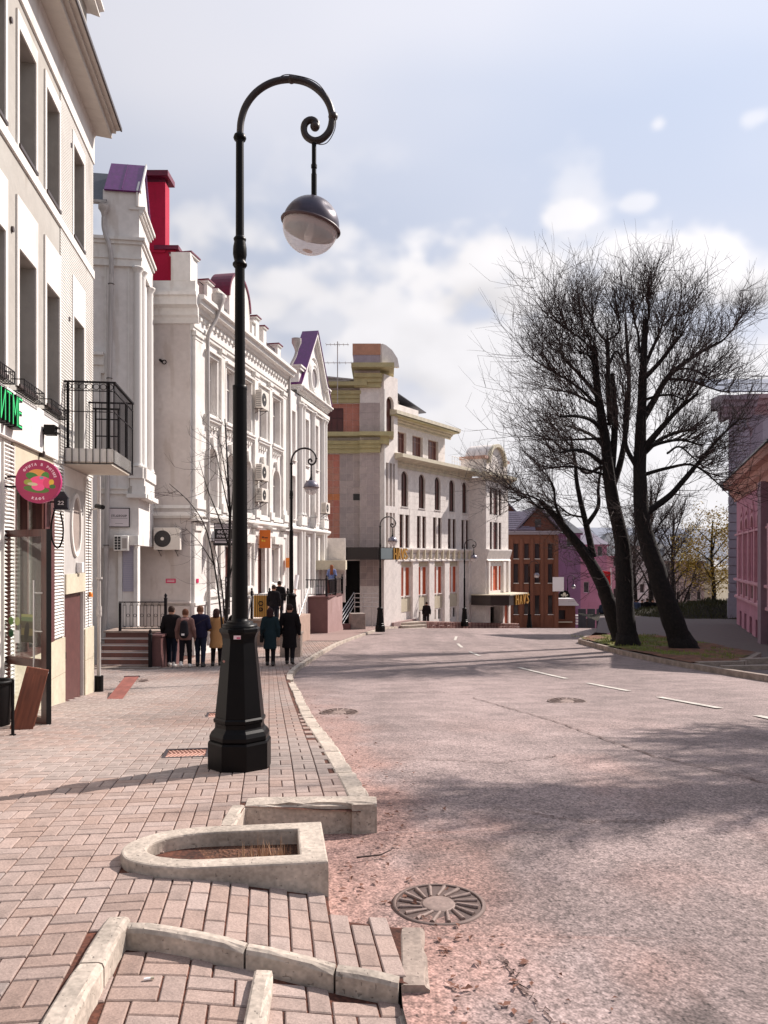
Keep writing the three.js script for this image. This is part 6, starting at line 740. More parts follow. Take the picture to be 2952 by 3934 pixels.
  { const t = thing('white_roofed_kiosk', 'orange brown kiosk with a white roof near the sixth lamp', 'kiosk', [18.6, SY(84), -84]); mesh('body', [wallGeo(0, 2.3, -.5, 2.6, -1.8, 0, [[.25, 1.1, 1.2, 2.1]])], MT.brick, t); mesh('back', bx(.05, 2.25, 0, 2.5, -1.85, -1.7), MT.black, t); mesh('window', bx(.25, 1.2, 1.1, 2.1, -.3, -.28), MT.glass, t); mesh('counter', bx(.15, 1.9, .75, .87, .002, .3), MT.oliveL, t); mesh('roof', [bx(-.2, 2.6, 2.6, 2.75, -2.0, .25), poly([[-.15, 2.75], [2.55, 2.75], [2.1, 3.35], [.2, 3.35]], -1.9, .2)], MT.signWhite, t); for (let i = 0; i < 4; i++) mesh('side_slat', bx(2.35, 2.9, .5 + i * .3, .62 + i * .3, -.9, -.05), MT.signWhite, t); }
  { const t = thing('round_black_sign', 'round black sign with a pale cross mark on the mauve house', 'sign', [20.15, 0, -86]); mesh('disc', rot(new THREE.CylinderGeometry(.62, .62, .15, 28), Math.PI / 2).translate(0, -2.55, 0), MT.black, t); mesh('cross', [rot(bx(-.42, .42, -.06, .06, .08, .1), 0, 0, .45).translate(0, -2.6, 0), rot(bx(-.42, .42, -.06, .06, .08, .1), 0, 0, -.45).translate(0, -2.6, 0), new THREE.CircleGeometry(.18, 16).translate(0, -2.35, .085)], MT.oliveL, t); mesh('bracket', bar([-.9, -2.55, -.4], [-.5, -2.55, 0], .05), MT.blackIron, t); }
  { const t = thing('street_barrier', 'row of dark barrier panels behind the sixth lamp', 'barrier', [20.2, SY(80), -80]); for (let i = 0; i < 5; i++) { mesh('panel', rbx(i * .95, i * .95 + .8, .1, 2.1, -.05, .05, .02), mat([.05, .05, .06], .6), t); mesh('foot', bx(i * .95, i * .95 + .1, -.3, .1, -.3, .3), MT.blackIron, t); } }
}
{ // ---------------- right side: pink house and grey house
  const TH = -1.8976, B = thing('pink_arcade_house', 'pink house with tall arched windows at the right edge', 'building', [21.6, 0, -47.6], TH); const L = 19.3, S0 = 2.0;
  const ar = [], pn = [], ce = []; for (const a of [4.5, 6.7, 8.95, 11.25, 15.2, 17.2]) { ar.push([a, .5, a + 1.1, 3.8, 1]); pn.push([a, -.35, a + 1.1, .3]); ce.push([a - 1.05, -2.25, a - .05, -1.33]); }
  mesh('wall', wallGeo(S0, L, -6, 5.5, -.5, 0, [...ar, ...ce]), MT.pinkWall, B); mesh('body', bx(S0, L, -6, 5.5, -9, -.52), MT.pinkWall, B);
  ar.forEach(h => { windowIn(B, h[0], h[2], h[1], h[3], { z: -.2, nx: 2, arch: true, frame: MT.pinkOr, pane: mat([.30, .18, .14], .3) }); mesh('arch_trim', (() => { const c = (h[0] + h[2]) / 2, s = new THREE.Shape(); s.absarc(c, 3.25, .72, 0, Math.PI, false); s.absarc(c, 3.25, .56, Math.PI, 0, true); return ext(s, .002, .09); })(), MT.pinkTrim, B); mesh('ogee', poly([[h[0] - .1, 3.9], [h[0] + .55, 4.55], [h[2] + .1, 3.9], [h[0] + .55, 4.25]], .003, .08), MT.pinkTrim, B); });
  pn.forEach(h => mesh('sunk_panel', wallGeo(h[0] - .1, h[2] + .1, h[1] - .1, h[3] + .1, .002, .08, [h]), MT.pinkTrim, B)); for (const h of pn) mesh('dark_panel', bx(h[0], h[2], h[1], h[3], .001, .012), mat([.13, .07, .07], .6), B);
  ce.forEach(h => windowIn(B, h[0], h[2], h[1], h[3], { z: -.25, pane: MT.glass, frame: MT.pinkOr, name: 'cellar_window' }));
  for (let i = 0; i < 8; i++) mesh('pilaster', bx(3.75 + i * 2.24, 4.1 + i * 2.24, -.5, 3.2, .002, .14), MT.pinkTrim, B);
  mesh('sill_course', mould([[0, .38], [.18, .38], [.18, .5], [0, .52]], S0, L), MT.pinkTrim, B); mesh('base_course', mould([[0, -.62], [.14, -.62], [.14, -.5], [0, -.45]], S0, L), MT.pinkTrim, B); mesh('impost', mould([[0, 3.0], [.12, 3.0], [.12, 3.1], [0, 3.14]], S0, L), MT.pinkTrim, B);
  mesh('cornice', mould([[0, 5.05], [.08, 5.05], [.12, 5.3], [.3, 5.42], [.36, 5.7], [.62, 5.78], [.66, 5.98], [.7, 6.02], [.7, 6.14], [0, 6.45]], S0 - .6, L + .3), MT.pinkOr, B); mesh('end_wall', [bx(S0 - .01, S0, -6, 5.5, -.5, 0)], MT.pinkWall, B); mesh('roof_edge', mould([[.62, 6.15], [.78, 6.15], [.78, 6.22], [-1.5, 7.0], [-1.5, 6.4]], S0 - .7, L + .3), mat([.07, .085, .10], .45), B); mesh('corner_pier', [bx(13.3, 14.3, -6, 5.1, .002, .3)], pl([.34, .24, .30]), B);
  mesh('return_wing', [rot(bx(0, 9, -6, 7.5, -7, 0), 0, .85).translate(L, 0, 0)], MT.pinkWall, B);
  mesh('parapet', bx(14.4, L, 6.1, 7.5, -.5, -.02), MT.pinkWall, B);
  // wall lantern
  const ln = thing('wall_lantern', 'dark round wall lantern at the corner between grey and pink houses', 'lantern', [21.9, .0, -46.9]); mesh('globe', lathe([[0, -.55], [.3, -.45], [.42, 0], [.3, .4], [.1, .55], [0, .6]], 14), MT.black, ln); mesh('foot', [bar([0, -.55, 0], [0, -2.4, 0], .06), bar([-.35, -.62, 0], [.35, -.62, 0], .05)], MT.black, ln);
  // grey house
  const G = thing('grey_house', 'tall grey blue house with stone quoins behind the pink house', 'building', [22.2, 0, -49.5]); const gb = MT.greyBlue;
  const gw = [[2.6, 7.3, 3.6, 10.3]]; mesh('wing_wall', slab([[0, 0], [1.35, 0], [1.35, .6], [5.3, 10], [4.9, 10]], -6, 11.6), MT.quoin, G); mesh('main_wall', slab([[1.36, .6], [14, .6], [14, 10], [5.4, 10]], -6, 11.2), MT.greyBlueL, G); mesh('main_stone', bx(1.36, 2.4, -6, 11.2, -.59, -.45), gb, G);
  for (let i = 0; i < 14; i++) { const y = -1.6 + i * .56; mesh('quoin', rbx(-.06, 1.3, y, y + .5, .002, .07, .02), gb, G); } for (let i = 0; i < 7; i++) mesh('upper_quoin', rbx(-.05, 1.3, 6.7 + i * .56, 7.2 + i * .56, .002, .06, .02), MT.greyBlue, G);
  mesh('mid_cornice', [mould(steppedCornice(6.0, .6, .5), -.45, 1.4), bx(-.45, 0, 6.25, 6.65, -.3, 0)], gb, G); mesh('top_cornice', [mould(steppedCornice(10.7, 1.3, .9), -.75, 1.5), bx(-.75, 0, 11.3, 12.1, -1, 0), bx(-.35, 0, 10.6, 11.3, -.8, 0)], MT.quoin, G); mesh('upper_cornice', [mould(steppedCornice(11.0, 1.2, .9), 1.0, 14.5)].map(g => g.translate(0, 0, -.6)), pl([.46, .36, .38]), G); mesh('roof_sheet', [rot(bx(-.7, 14, 0, .08, -6, 0), .35).translate(0, 12.3, .3)], mat([.08, .10, .16], .4), G); mesh('lower_base', bx(-.12, 1.4, -6, -.9, .002, .12), gb, G);
  mesh('roof_rail', [bar([.6, 13.4, .0], [8, 13.4, .0], .03), bar([.6, 12.9, 0], [8, 12.9, 0], .025), ...range(.6, 8, 5).map(x => bar([x, 12.2, 0], [x, 13.4, 0], .025, 4))], MT.iron, G); const dp = group('rain_pipe', G); mesh('pipe', [tube([[1.0, 10.7, .5], [1.05, 10.2, .35], [1.4, 10.0, .1], [1.5, 9.6, -.3]], .09, 8, 20), bar([1.5, 9.7, -.3], [1.5, -2, -.3], .09, 8)], MT.quoin, dp);
}

// ------------------------------------------------------------------ street lamps
const ironTint = [.052, .030, .026];
function streetLamp(name, label, x, y, d, H, o = {}) { // crook lamp on an eight-sided pedestal; built 6 m tall, then scaled
  const t = thing(name, label, 'street lamp', [x, y, -d], 0, 'crook street lamps along the left pavement'); t.scale.setScalar(H / 6);
  const b = MT.lampBlack, ped = pts => { const g = lathe(pts, 8, Math.PI / 8).toNonIndexed(); g.computeVertexNormals(); return uvm(g); };
  mesh('pedestal', [ped([[0, 0], [.275, 0], [.275, .23], [.268, .245], [.255, .25], [.262, .262], [.262, .29], [.245, .325], [.222, .345], [.214, .36], [.214, .395], [.226, .405], [.228, .43], [.212, .445], [.214, .45], [.148, 1.08], [.15, 1.12], [.166, 1.16], [.178, 1.175], [.178, 1.20], [.15, 1.215], [0, 1.215]])], b, t);
  mesh('collar', lathe([[.15, 1.21], [.15, 1.235], [.115, 1.24], [.115, 1.258], [.075, 1.262], [.07, 1.29]], 24), b, t);
  mesh('shaft', lathe([[.070, 1.24], [.064, 2.2], [.060, 3.26], [.063, 3.27], [.063, 3.30], [.046, 3.305], [.042, 4.32], [.052, 4.33], [.062, 4.345], [.062, 4.36], [.046, 4.38], [.052, 4.40], [.060, 4.44], [.058, 4.50], [.048, 4.55], [.052, 4.56], [.055, 4.575], [.044, 4.59], [.036, 4.60], [.034, 5.42], [.048, 5.43], [.056, 5.45], [.048, 5.475], [.032, 5.49], [0, 5.49]], 24), b, t);
  const k = .00402, P = (vx, vy) => [(vx - 521) * k, (1660 - vy) * k, 0];
  const arch = [[521, 297], [524, 265], [535, 233], [558, 204], [592, 184], [632, 178], [668, 186], [697, 207], [714, 233], [720, 262], [714, 289], [698, 306], [681, 310], [664, 300], [659, 284], [664, 270], [676, 265], [686, 272], [686, 281]].map(q => P(...q));
  mesh('crook', tube(arch, .030, 10, 110), mat([.030, .016, .014], .45, { map: T.metal }), t);
  mesh('crook_ball', [new THREE.SphereGeometry(.042, 14, 10).translate(...P(683, 279)), new THREE.SphereGeometry(.036, 12, 8).translate(...P(632, 178)), new THREE.SphereGeometry(.042, 12, 8).translate(...P(722, 258))], mat([.030, .016, .014], .45), t);
  const L = group('lantern', t, ...P(681, 312)); const rodL = .475; mesh('rod', [bar([0, .02, 0], [0, -.30, 0], .020, 8), bar([0, -.28, 0], [0, -rodL, 0], .024, 8), bar([0, -.20, 0], [0, -.23, 0], .026, 8)], b, L);
  const hd = group('lamp_head', t, ...P(674 + (o.tilt ? 0 : 7), 494)); hd.rotation.z = -(o.tilt ?? 0); const R = .247;
  const dome = []; for (let i = 0; i <= 14; i++) { const a = i / 14 * Math.PI / 2; dome.push([R * Math.cos(a), R * Math.sin(a)]); } const dg = lathe(dome, 36); if (o.tilt) { const p = dg.attributes.position; for (let i = 0; i < p.count; i++) { const X = p.getX(i), Y = p.getY(i), Z = p.getZ(i); const e = Math.hypot((X - .12) / .07, (Y - .15) / .06, (Z - .12) / .12); if (e < 1) { const q = 1 - .10 * (1 - e); p.setXYZ(i, X * q, Y * q, Z * q); } } dg.computeVertexNormals(); }
  mesh('dome', dg, o.tilt ? mat([.085, .065, .095], .32, { metalness: .3, map: T.metal }) : mat([.30, .27, .32], .3, { metalness: .4, map: T.metal }), hd); mesh('rim', [new THREE.TorusGeometry(R + .004, .014, 8, 40).rotateX(Math.PI / 2)], mat([.08, .042, .045], .5), hd);
  mesh('reflector', [lathe([[R - .012, .0], [R - .018, -.055], [R - .03, -.06]], 36)], mat([.42, .155, .11], .6, { side: THREE.DoubleSide, map: T.metal }), hd);
  const bowl = []; for (let i = 0; i <= 16; i++) { const a = -Math.PI / 2 * (1 - i / 16) * .995; bowl.push([Math.max(.001, (R - .005) * Math.cos(a)), (R - .005) * Math.sin(a)]); } mesh('glass_bowl', lathe(bowl, 40), MT.bowl, hd); mesh('bulb', lathe([[0, -.15], [.03, -.13], [.04, -.08], [.02, .02], [.02, .1]], 12), MT.signWhite, hd); mesh('dead_leaves', new THREE.SphereGeometry(.07, 10, 4, 0, 6.3, Math.PI * .78, Math.PI * .22).scale(1, .6, 1).translate(.02, -.185, 0), mat([.30, .10, .07], .9), hd);
  if (!o.tilt) mesh('neck', lathe([[.09, R - .02], [.05, R + .05], [.028, R + .12], [.024, R + .2]], 14), b, hd);
  if (o.tilt) { mesh('cable', tube([P(597, 186), P(615, 172), P(640, 172), P(690, 190), P(724, 250), P(727, 285), P(708, 318), P(690, 320), P(683, 314)].map(q => [q[0], q[1], .02]), .004, 5, 60), MT.iron, t); mesh('sticker', rot(bx(-.03, .03, -.016, .016, 0, .002), -.08).translate(.006, 1.135, .152), mat([.75, .55, .58], .5), t); mesh('sticker_mark', rot(bx(-.004, .026, -.012, .001, .002, .003), -.08).translate(.006, 1.135, .152), mat([.5, .04, .12], .5), t); mesh('worn_spot', rot(new THREE.CylinderGeometry(.011, .011, .004, 10), Math.PI / 2).translate(-.11, .93, .138), mat([.34, .16, .13], .7), t); for (const [px, py] of [[613, 480], [735, 510]]) mesh('clip', bx(-.008, .008, -.02, .03, -.008, .008).translate(...P(px, py)), MT.iron, t); }
  return t;
}
streetLamp('street_lamp', 'black crook street lamp in the foreground with a tilted glass globe', -1.25, SY(6.67) - .0, 6.67, 6.0, { tilt: .22 });
{ const pl2 = thing('lamp_plinth', 'stone plinth under the second street lamp behind the walkers', 'plinth', [-3.30, SY(27.4), -27.4]); mesh('block', rbx(-.36, .36, -.2, .80, -.36, .36, .03), MT.concreteD, pl2); mesh('cap', rbx(-.40, .40, .80, .86, -.40, .40, .02), MT.concreteD, pl2); }
streetLamp('street_lamp', 'second crook street lamp, rising behind the man in the long coat', -3.30, SY(27.4) + .86, 27.4, 6.6);
streetLamp('street_lamp', 'third crook street lamp, beside the stone cube at the tower entrance', -.22, SY(43.9) + .02, 43.9, 6.6);
streetLamp('street_lamp', 'fourth crook street lamp, in front of the stone house wing', 6.10, SY(58.3) + .05, 58.3, 6.6);
streetLamp('street_lamp', 'fifth crook street lamp, in front of the brown brick house', 14.1, SY(74.6), 74.6, 6.6);
streetLamp('street_lamp', 'sixth crook street lamp, beside the white roofed kiosk', 21.0, SY(88), 88, 6.3);

// ------------------------------------------------------------------ trees
function taper(pts, r0, r1, seg = 7, n = null, wob = 0, seed = 1) { // tapered limb along a curve
  const c = new THREE.CatmullRomCurve3(pts.map(p => Array.isArray(p) ? V(...p) : p)); n = n ?? Math.max(4, pts.length * 4); const fr = c.computeFrenetFrames(n, false), pos = [], uv = [], idx = []; const len = c.getLength();
  for (let i = 0; i <= n; i++) { const p = c.getPointAt(i / n), r = lerp(r0, r1, i / n); for (let k = 0; k <= seg; k++) { const a = k / seg * Math.PI * 2, q = r * (1 + wob * (fbm3(Math.cos(a) * 1.5 + seed, Math.sin(a) * 1.5, i * .35, 3) - .5)); const N = fr.normals[i], Bn = fr.binormals[i]; pos.push(p.x + q * (Math.cos(a) * N.x + Math.sin(a) * Bn.x), p.y + q * (Math.cos(a) * N.y + Math.sin(a) * Bn.y), p.z + q * (Math.cos(a) * N.z + Math.sin(a) * Bn.z)); uv.push(k / seg * Math.max(.4, r0 * 4), i / n * len); } }
  for (let i = 0; i < n; i++) for (let k = 0; k < seg; k++) { const a = i * (seg + 1) + k, b = a + seg + 1; idx.push(a, a + 1, b, a + 1, b + 1, b); } const g = new THREE.BufferGeometry(); g.setAttribute('position', new THREE.Float32BufferAttribute(pos, 3)); g.setAttribute('uv', new THREE.Float32BufferAttribute(uv, 2)); g.setIndex(idx); g.computeVertexNormals(); return g;
}
class Twigs { // collects thin three-sided twigs into one surface
  constructor(seed) { this.p = []; this.r = rngOf(seed); }
  seg(a, b, r0, r1) { const d = b.clone().sub(a).normalize(), u = (Math.abs(d.y) < .9 ? V(0, 1, 0) : V(1, 0, 0)).cross(d).normalize(), w = d.clone().cross(u); const R = (c, r, k) => { const an = k * 2.0944; return [c.x + r * (u.x * Math.cos(an) + w.x * Math.sin(an)), c.y + r * (u.y * Math.cos(an) + w.y * Math.sin(an)), c.z + r * (u.z * Math.cos(an) + w.z * Math.sin(an))]; }; for (let k = 0; k < 3; k++) { const a0 = R(a, r0, k), a1 = R(a, r0, k + 1), b0 = R(b, r1, k), b1 = R(b, r1, k + 1); this.p.push(...a0, ...a1, ...b1, ...a0, ...b1, ...b0); } }
  grow(a, dir, len, r0, level, up = .3) { const r = this.r, n = level > 1 ? 4 : 3; let p = a.clone(), d = dir.clone().normalize(); const nodes = []; for (let i = 0; i < n; i++) { d.add(V((r() - .5) * .32, up * .35 + (r() - .5) * .24, (r() - .5) * .32)).normalize(); const q = p.clone().addScaledVector(d, len / n); this.seg(p, q, lerp(r0, r0 * .45, i / n), lerp(r0, r0 * .45, (i + 1) / n)); nodes.push([q.clone(), d.clone()]); p = q; }
    if (level > 0) { const k = level > 1 ? 4 : 3; for (let i = 0; i < k; i++) { const [q, dd] = nodes[Math.min(n - 1, Math.floor(r() * n))]; const side = V(r() - .5, r() - .35, r() - .5).normalize(); this.grow(q, dd.clone().multiplyScalar(.75).addScaledVector(side, .95), len * (.45 + .32 * r()), r0 * .60, level - 1, up); } } }
  geo() { const g = new THREE.BufferGeometry(); g.setAttribute('position', new THREE.Float32BufferAttribute(this.p, 3)); g.computeVertexNormals(); return g; }
}
const at = (vx, vy, d) => V((vx - 830) / 1662 * d, 1.7 + (1205 - vy) / 1662 * d, -d);
function bareTree(label, trunk, r0, r1, limbs, o = {}) { // trunk and limbs as lists of points; twigs grow along the limbs
  const base = trunk[0], t = thing(o.name ?? 'bare_tree', label, 'tree', [base.x, base.y, base.z], 0, o.grp); const rel = p => p.clone().sub(base); const tw = new Twigs(o.seed ?? 5), r = tw.r;
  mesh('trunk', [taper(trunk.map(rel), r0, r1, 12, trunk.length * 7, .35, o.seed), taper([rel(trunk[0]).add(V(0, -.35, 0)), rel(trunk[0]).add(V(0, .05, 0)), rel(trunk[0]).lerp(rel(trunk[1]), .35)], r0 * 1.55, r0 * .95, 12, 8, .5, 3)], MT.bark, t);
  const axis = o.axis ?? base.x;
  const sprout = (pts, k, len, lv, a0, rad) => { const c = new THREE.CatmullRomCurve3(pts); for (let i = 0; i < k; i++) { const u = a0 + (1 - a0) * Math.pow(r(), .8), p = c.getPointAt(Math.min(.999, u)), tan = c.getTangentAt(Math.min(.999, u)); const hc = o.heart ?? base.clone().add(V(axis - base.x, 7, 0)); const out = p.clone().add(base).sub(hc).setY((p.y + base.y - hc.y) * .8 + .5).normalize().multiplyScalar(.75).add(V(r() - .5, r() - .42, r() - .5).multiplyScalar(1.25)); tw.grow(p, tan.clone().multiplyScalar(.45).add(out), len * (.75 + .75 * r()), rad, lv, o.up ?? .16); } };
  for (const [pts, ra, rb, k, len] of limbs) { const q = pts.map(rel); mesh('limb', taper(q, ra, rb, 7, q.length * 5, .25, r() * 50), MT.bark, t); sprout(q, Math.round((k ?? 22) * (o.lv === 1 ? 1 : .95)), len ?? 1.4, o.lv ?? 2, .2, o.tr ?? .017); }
  sprout(trunk.map(rel), o.tk ?? 24, o.tl ?? 1.0, 1, o.t0 ?? .35, o.tr2 ?? .013);
  const g = mesh('twigs', tw.geo(), MT.twig, t); g.userData = { kind: 'stuff' }; return t;
}
{
  const Z = (zx, zy) => [1068.4 + zx * .3563, 562.3 + zy * .3563], r = rngOf(15);
  const limb = (pts, d0, dd, ra, rb, k, len) => [pts.map(([x, y], i) => at(...Z(x, y), d0 + dd * i / (pts.length - 1))), ra, rb, k, len];
  // centre tree
  const d2 = 31; bareTree('tall bare old tree with an upright trunk in the middle of the island', [at(1357, 1400, d2), at(1350, 1300, d2), at(1345, 1180, d2), at(1322, 1070, d2), at(1308, 950, d2), at(1292, 850, d2), at(1284, 748, d2)], .40, .11, [
    limb([[700, 1380], [730, 1000], [722, 800], [715, 690]], d2, .8, .17, .10, 24, 1.5), limb([[705, 1000], [690, 760], [690, 600], [684, 478]], d2, -.8, .12, .07, 26, 1.5), limb([[708, 1400], [775, 1180], [815, 800], [797, 380]], d2, 1.2, .14, .06, 30, 1.5),
    limb([[655, 1030], [590, 970], [500, 945], [400, 945]], d2, -2.4, .10, .04, 15, 1.5), limb([[665, 1130], [590, 1060], [500, 1020], [420, 1000]], d2, 2.4, .09, .03, 15, 1.5), limb([[650, 1230], [570, 1170], [490, 1150], [400, 1165]], d2, -1.6, .10, .045, 18, 1.4), limb([[628, 830], [560, 740], [490, 665], [425, 600], [395, 500]], d2, 1, .10, .03, 36, 1.6), limb([[625, 770], [590, 600], [560, 570], [480, 560]], d2, -1, .06, .02, 22, 1.3), limb([[700, 620], [740, 550], [790, 640], [810, 720]], d2, .6, .06, .03, 18, 1.2), limb([[690, 500], [640, 450], [600, 380], [600, 290]], d2, .8, .05, .02, 26, 1.4), limb([[690, 480], [730, 460], [760, 420], [745, 330]], d2, -.7, .05, .02, 22, 1.3), limb([[650, 1250], [560, 1290], [470, 1230], [410, 1250]], d2, 1.4, .07, .025, 14, 1.4), limb([[605, 560], [570, 470], [540, 400], [520, 320]], d2, .6, .045, .018, 24, 1.3), limb([[645, 900], [560, 850], [450, 800], [370, 790]], d2, .9, .07, .02, 34, 1.7), limb([[640, 900], [520, 780], [400, 700], [310, 650]], d2, -1.2, .07, .02, 36, 1.8), limb([[655, 1080], [520, 1085], [390, 1090], [290, 1080]], d2, 1.5, .06, .02, 20, 1.8), limb([[605, 560], [520, 470], [440, 420], [380, 370]], d2, -.7, .045, .015, 32, 1.6), limb([[665, 1300], [560, 1270], [450, 1250], [330, 1260]], d2, -1.6, .06, .02, 24, 1.6),
  ], { seed: 11, tk: 150, tl: .95, t0: .22, axis: 10.5, grp: 'old bare trees on the island' });
  // right tree
  const d3 = 30; bareTree('bare old tree with a trunk leaning left at the right of the island', [at(1478, 1408, d3), at(1440, 1300, d3), at(1412, 1210, d3), at(1390, 1130, d3), at(1383, 1040, d3), at(1385, 930, d3), at(1390, 800, d3), at(1395, 690, d3)], .44, .10, [
    limb([[890, 980], [960, 860], [1060, 700], [1230, 570], [1380, 490]], d3, 1, .15, .05, 46, 1.5), limb([[905, 720], [1000, 620], [1080, 520], [1150, 430]], d3, -1, .10, .04, 30, 1.3), limb([[905, 660], [960, 530], [1005, 430], [1030, 350]], d3, .6, .09, .03, 30, 1.3), limb([[890, 1160], [1000, 1030], [1120, 900], [1235, 808]], d3, -1.3, .15, .05, 34, 1.4), limb([[900, 1180], [1000, 1090], [1120, 1040], [1225, 1025]], d3, 1.4, .10, .05, 28, 1.2), limb([[905, 1150], [1000, 1110], [1130, 1090], [1265, 1125]], d3, -.6, .08, .03, 28, 1.2), limb([[920, 1530], [1060, 1430], [1150, 1330], [1260, 1200], [1370, 1070], [1490, 960]], d3, .9, .15, .03, 46, 1.3), limb([[905, 1300], [1050, 1260], [1200, 1240], [1330, 1330], [1400, 1400]], d3, -1.2, .08, .02, 30, 1.1), limb([[1380, 490], [1420, 450], [1470, 380], [1500, 330]], d3 + 1, .5, .04, .015, 26, 1.0), limb([[880, 560], [870, 440], [850, 370], [840, 270]], d3, .8, .06, .02, 28, 1.4), limb([[915, 400], [940, 330], [935, 280], [930, 200]], d3, -.5, .05, .02, 28, 1.2), limb([[1060, 720], [1180, 730], [1330, 780], [1430, 805]], d3 + .4, .8, .06, .02, 26, 1.1), limb([[1100, 660], [1190, 660], [1280, 700], [1350, 760]], d3 - .5, -.8, .045, .018, 22, 1.1), limb([[900, 850], [1000, 820], [1090, 820], [1170, 860]], d3, -1.5, .06, .02, 24, 1.2), limb([[1050, 1170], [1120, 1130], [1210, 1200], [1270, 1260]], d3, 1.2, .05, .02, 22, 1.1), limb([[1030, 400], [1080, 340], [1150, 330], [1190, 280]], d3, .4, .035, .015, 22, 1.1), limb([[860, 1250], [800, 1130], [790, 980], [800, 850]], d3, -1, .10, .04, 26, 1.3),
  ], { seed: 23, tk: 150, tl: .95, t0: .28, axis: 10.3, grp: 'old bare trees on the island' });
  // left leaning tree
  const d1 = 34, Y = (zx, zy) => Z(zx, zy + 1420); const l1 = (pts, dd, ra, rb, k, len) => [pts.map(([x, y], i) => at(...Z(x, y), d1 + dd * i / (pts.length - 1))), ra, rb, k, len];
  bareTree('bare old tree leaning far left over the street', [at(1345, 1380, d1), at(1325, 1330, d1), at(1300, 1260, d1), at(1270, 1205, d1), at(1228, 1150, d1), at(1195, 1110, d1), at(1168, 1082, d1)], .40, .11, [
    l1([[600, 1800], [560, 1620], [500, 1350], [490, 1230], [465, 1080]], .8, .17, .05, 24, 1.4), l1([[420, 1600], [370, 1480], [360, 1380], [320, 1300]], -.6, .09, .03, 26, 1.3), l1([[556, 1610], [630, 1490], [630, 1380], [650, 1250]], .9, .11, .05, 24, 1.2), l1([[300, 1470], [220, 1430], [130, 1400], [60, 1330]], .6, .05, .015, 26, 1.3), l1([[480, 1150], [430, 1090], [400, 1060], [350, 990]], -.8, .05, .02, 12, 1.4), l1([[350, 1500], [270, 1500], [200, 1440], [110, 1470]], -.5, .05, .02, 24, 1.1), l1([[560, 1560], [460, 1540], [380, 1480], [300, 1420]], 1.2, .05, .02, 22, 1.1),
  ], { seed: 37, tk: 70, tl: 1.0, t0: .3, axis: 11, grp: 'old bare trees on the island' });
  // tree beyond the right edge whose shadow falls across the road
  const tx = 14.0, td = 12.3, ty = SY(td) + .1; const W = (x, y, d) => V(tx + x, ty + y, -(td + d)); const ls = []; for (let i = 0; i < 20; i++) { const a = i * 2.399, h = 5.4 + (i % 10) * .46, R = 3.3 * (1 - Math.pow((h - 7.4) / 5, 2) * .55); ls.push([[W(0, h - 2.2, 0), W(Math.cos(a) * R * .35, h - .9, Math.sin(a) * R * .35), W(Math.cos(a) * R * .7, h + .2, Math.sin(a) * R * .7), W(Math.cos(a) * R, h + .8 + r() * .6, Math.sin(a) * R)], .12, .06, 46, .95]); }
  bareTree('bare street tree standing just beyond the right edge', [W(0, 0, 0), W(.1, 2, .1), W(0, 4.5, 0), W(.1, 6.5, -.1), W(0, 8.3, .1), W(.1, 9.8, 0)], .30, .06, ls, { seed: 51, tk: 50, tl: 1.0, up: .06, tr: .042, tr2: .03 });
  // trees further off behind the island
  for (const [vx, d, H, sd, lab] of [[1405, 66, 12, 71, 'bare tree behind the island between the two big trunks'], [1455, 74, 11, 73, 'bare tree near the far street right of the island'], [1372, 84, 12, 75, 'far bare tree behind the centre trunk']]) { const b = at(vx, 1340, d); b.y = SY(d); const ls2 = []; for (let i = 0; i < 12; i++) { const a = i * 2.4, h = H * (.35 + .05 * i), R = 2.6 * (1 - .04 * i); ls2.push([[b.clone().add(V(0, h - 1.5, 0)), b.clone().add(V(Math.cos(a) * R * .5, h, Math.sin(a) * R * .5)), b.clone().add(V(Math.cos(a) * R, h + 1.2, Math.sin(a) * R))], .09, .03, 14, 1.3]); } bareTree(lab, [b, b.clone().add(V(.1, H * .3, 0)), b.clone().add(V(-.1, H * .6, 0)), b.clone().add(V(.1, H, 0))], .25, .05, ls2, { seed: sd, tk: 30, tr: .03, tr2: .025 }); }
  { const ls3 = []; const b = at(1462, 1330, 58); b.y = SY(58) + .6; for (let i = 0; i < 9; i++) { const a = i * 2.4; ls3.push([[b.clone(), b.clone().add(V(Math.cos(a) * .7, 1.6, Math.sin(a) * .7)), b.clone().add(V(Math.cos(a) * 1.5, 3.4 + (i % 3) * .5, Math.sin(a) * 1.5))], .04, .015, 12, .9]); } bareTree('bare bush on the far side of the grassy bank', [b, b.clone().add(V(0, .6, 0)), b.clone().add(V(.1, 1.4, 0))], .1, .05, ls3, { name: 'bare_bush', seed: 81, tk: 8, tr: .02, lv: 1 }); }
  // slender street sapling with several stems
  { const d = 17, b = at(486, 1477, d), q = (vx, vy, dd = 0) => at(vx, vy, d + dd); bareTree('thin young street tree with several stems behind the big lamp', [b, q(487, 1380), q(494, 1250), q(497, 1120), q(492, 1010), q(486, 905)], .055, .012, [
    [[q(487, 1420), q(478, 1330), q(463, 1220), q(440, 1130), q(405, 1080), q(366, 1045)], .030, .006, 16, .55], [[q(488, 1400), q(483, 1300), q(470, 1210), q(455, 1150)], .026, .006, 10, .5], [[q(495, 1180), q(470, 1110), q(450, 1060), q(430, 995)], .020, .005, 12, .45], [[q(497, 1140), q(505, 1040), q(512, 960)], .018, .005, 8, .4], [[q(496, 1110), q(478, 1030), q(462, 970), q(440, 940)], .016, .004, 12, .4], [[q(492, 1050), q(480, 980), q(470, 930)], .014, .004, 10, .35], [[q(494, 1260), q(510, 1180), q(516, 1100)], .018, .005, 6, .4], [[q(463, 1220), q(430, 1170), q(400, 1140)], .014, .004, 8, .35],
  ], { name: 'young_street_tree', seed: 91, tk: 14, tl: .45, lv: 1, tr: .006, tr2: .005, up: .35 }); }
}
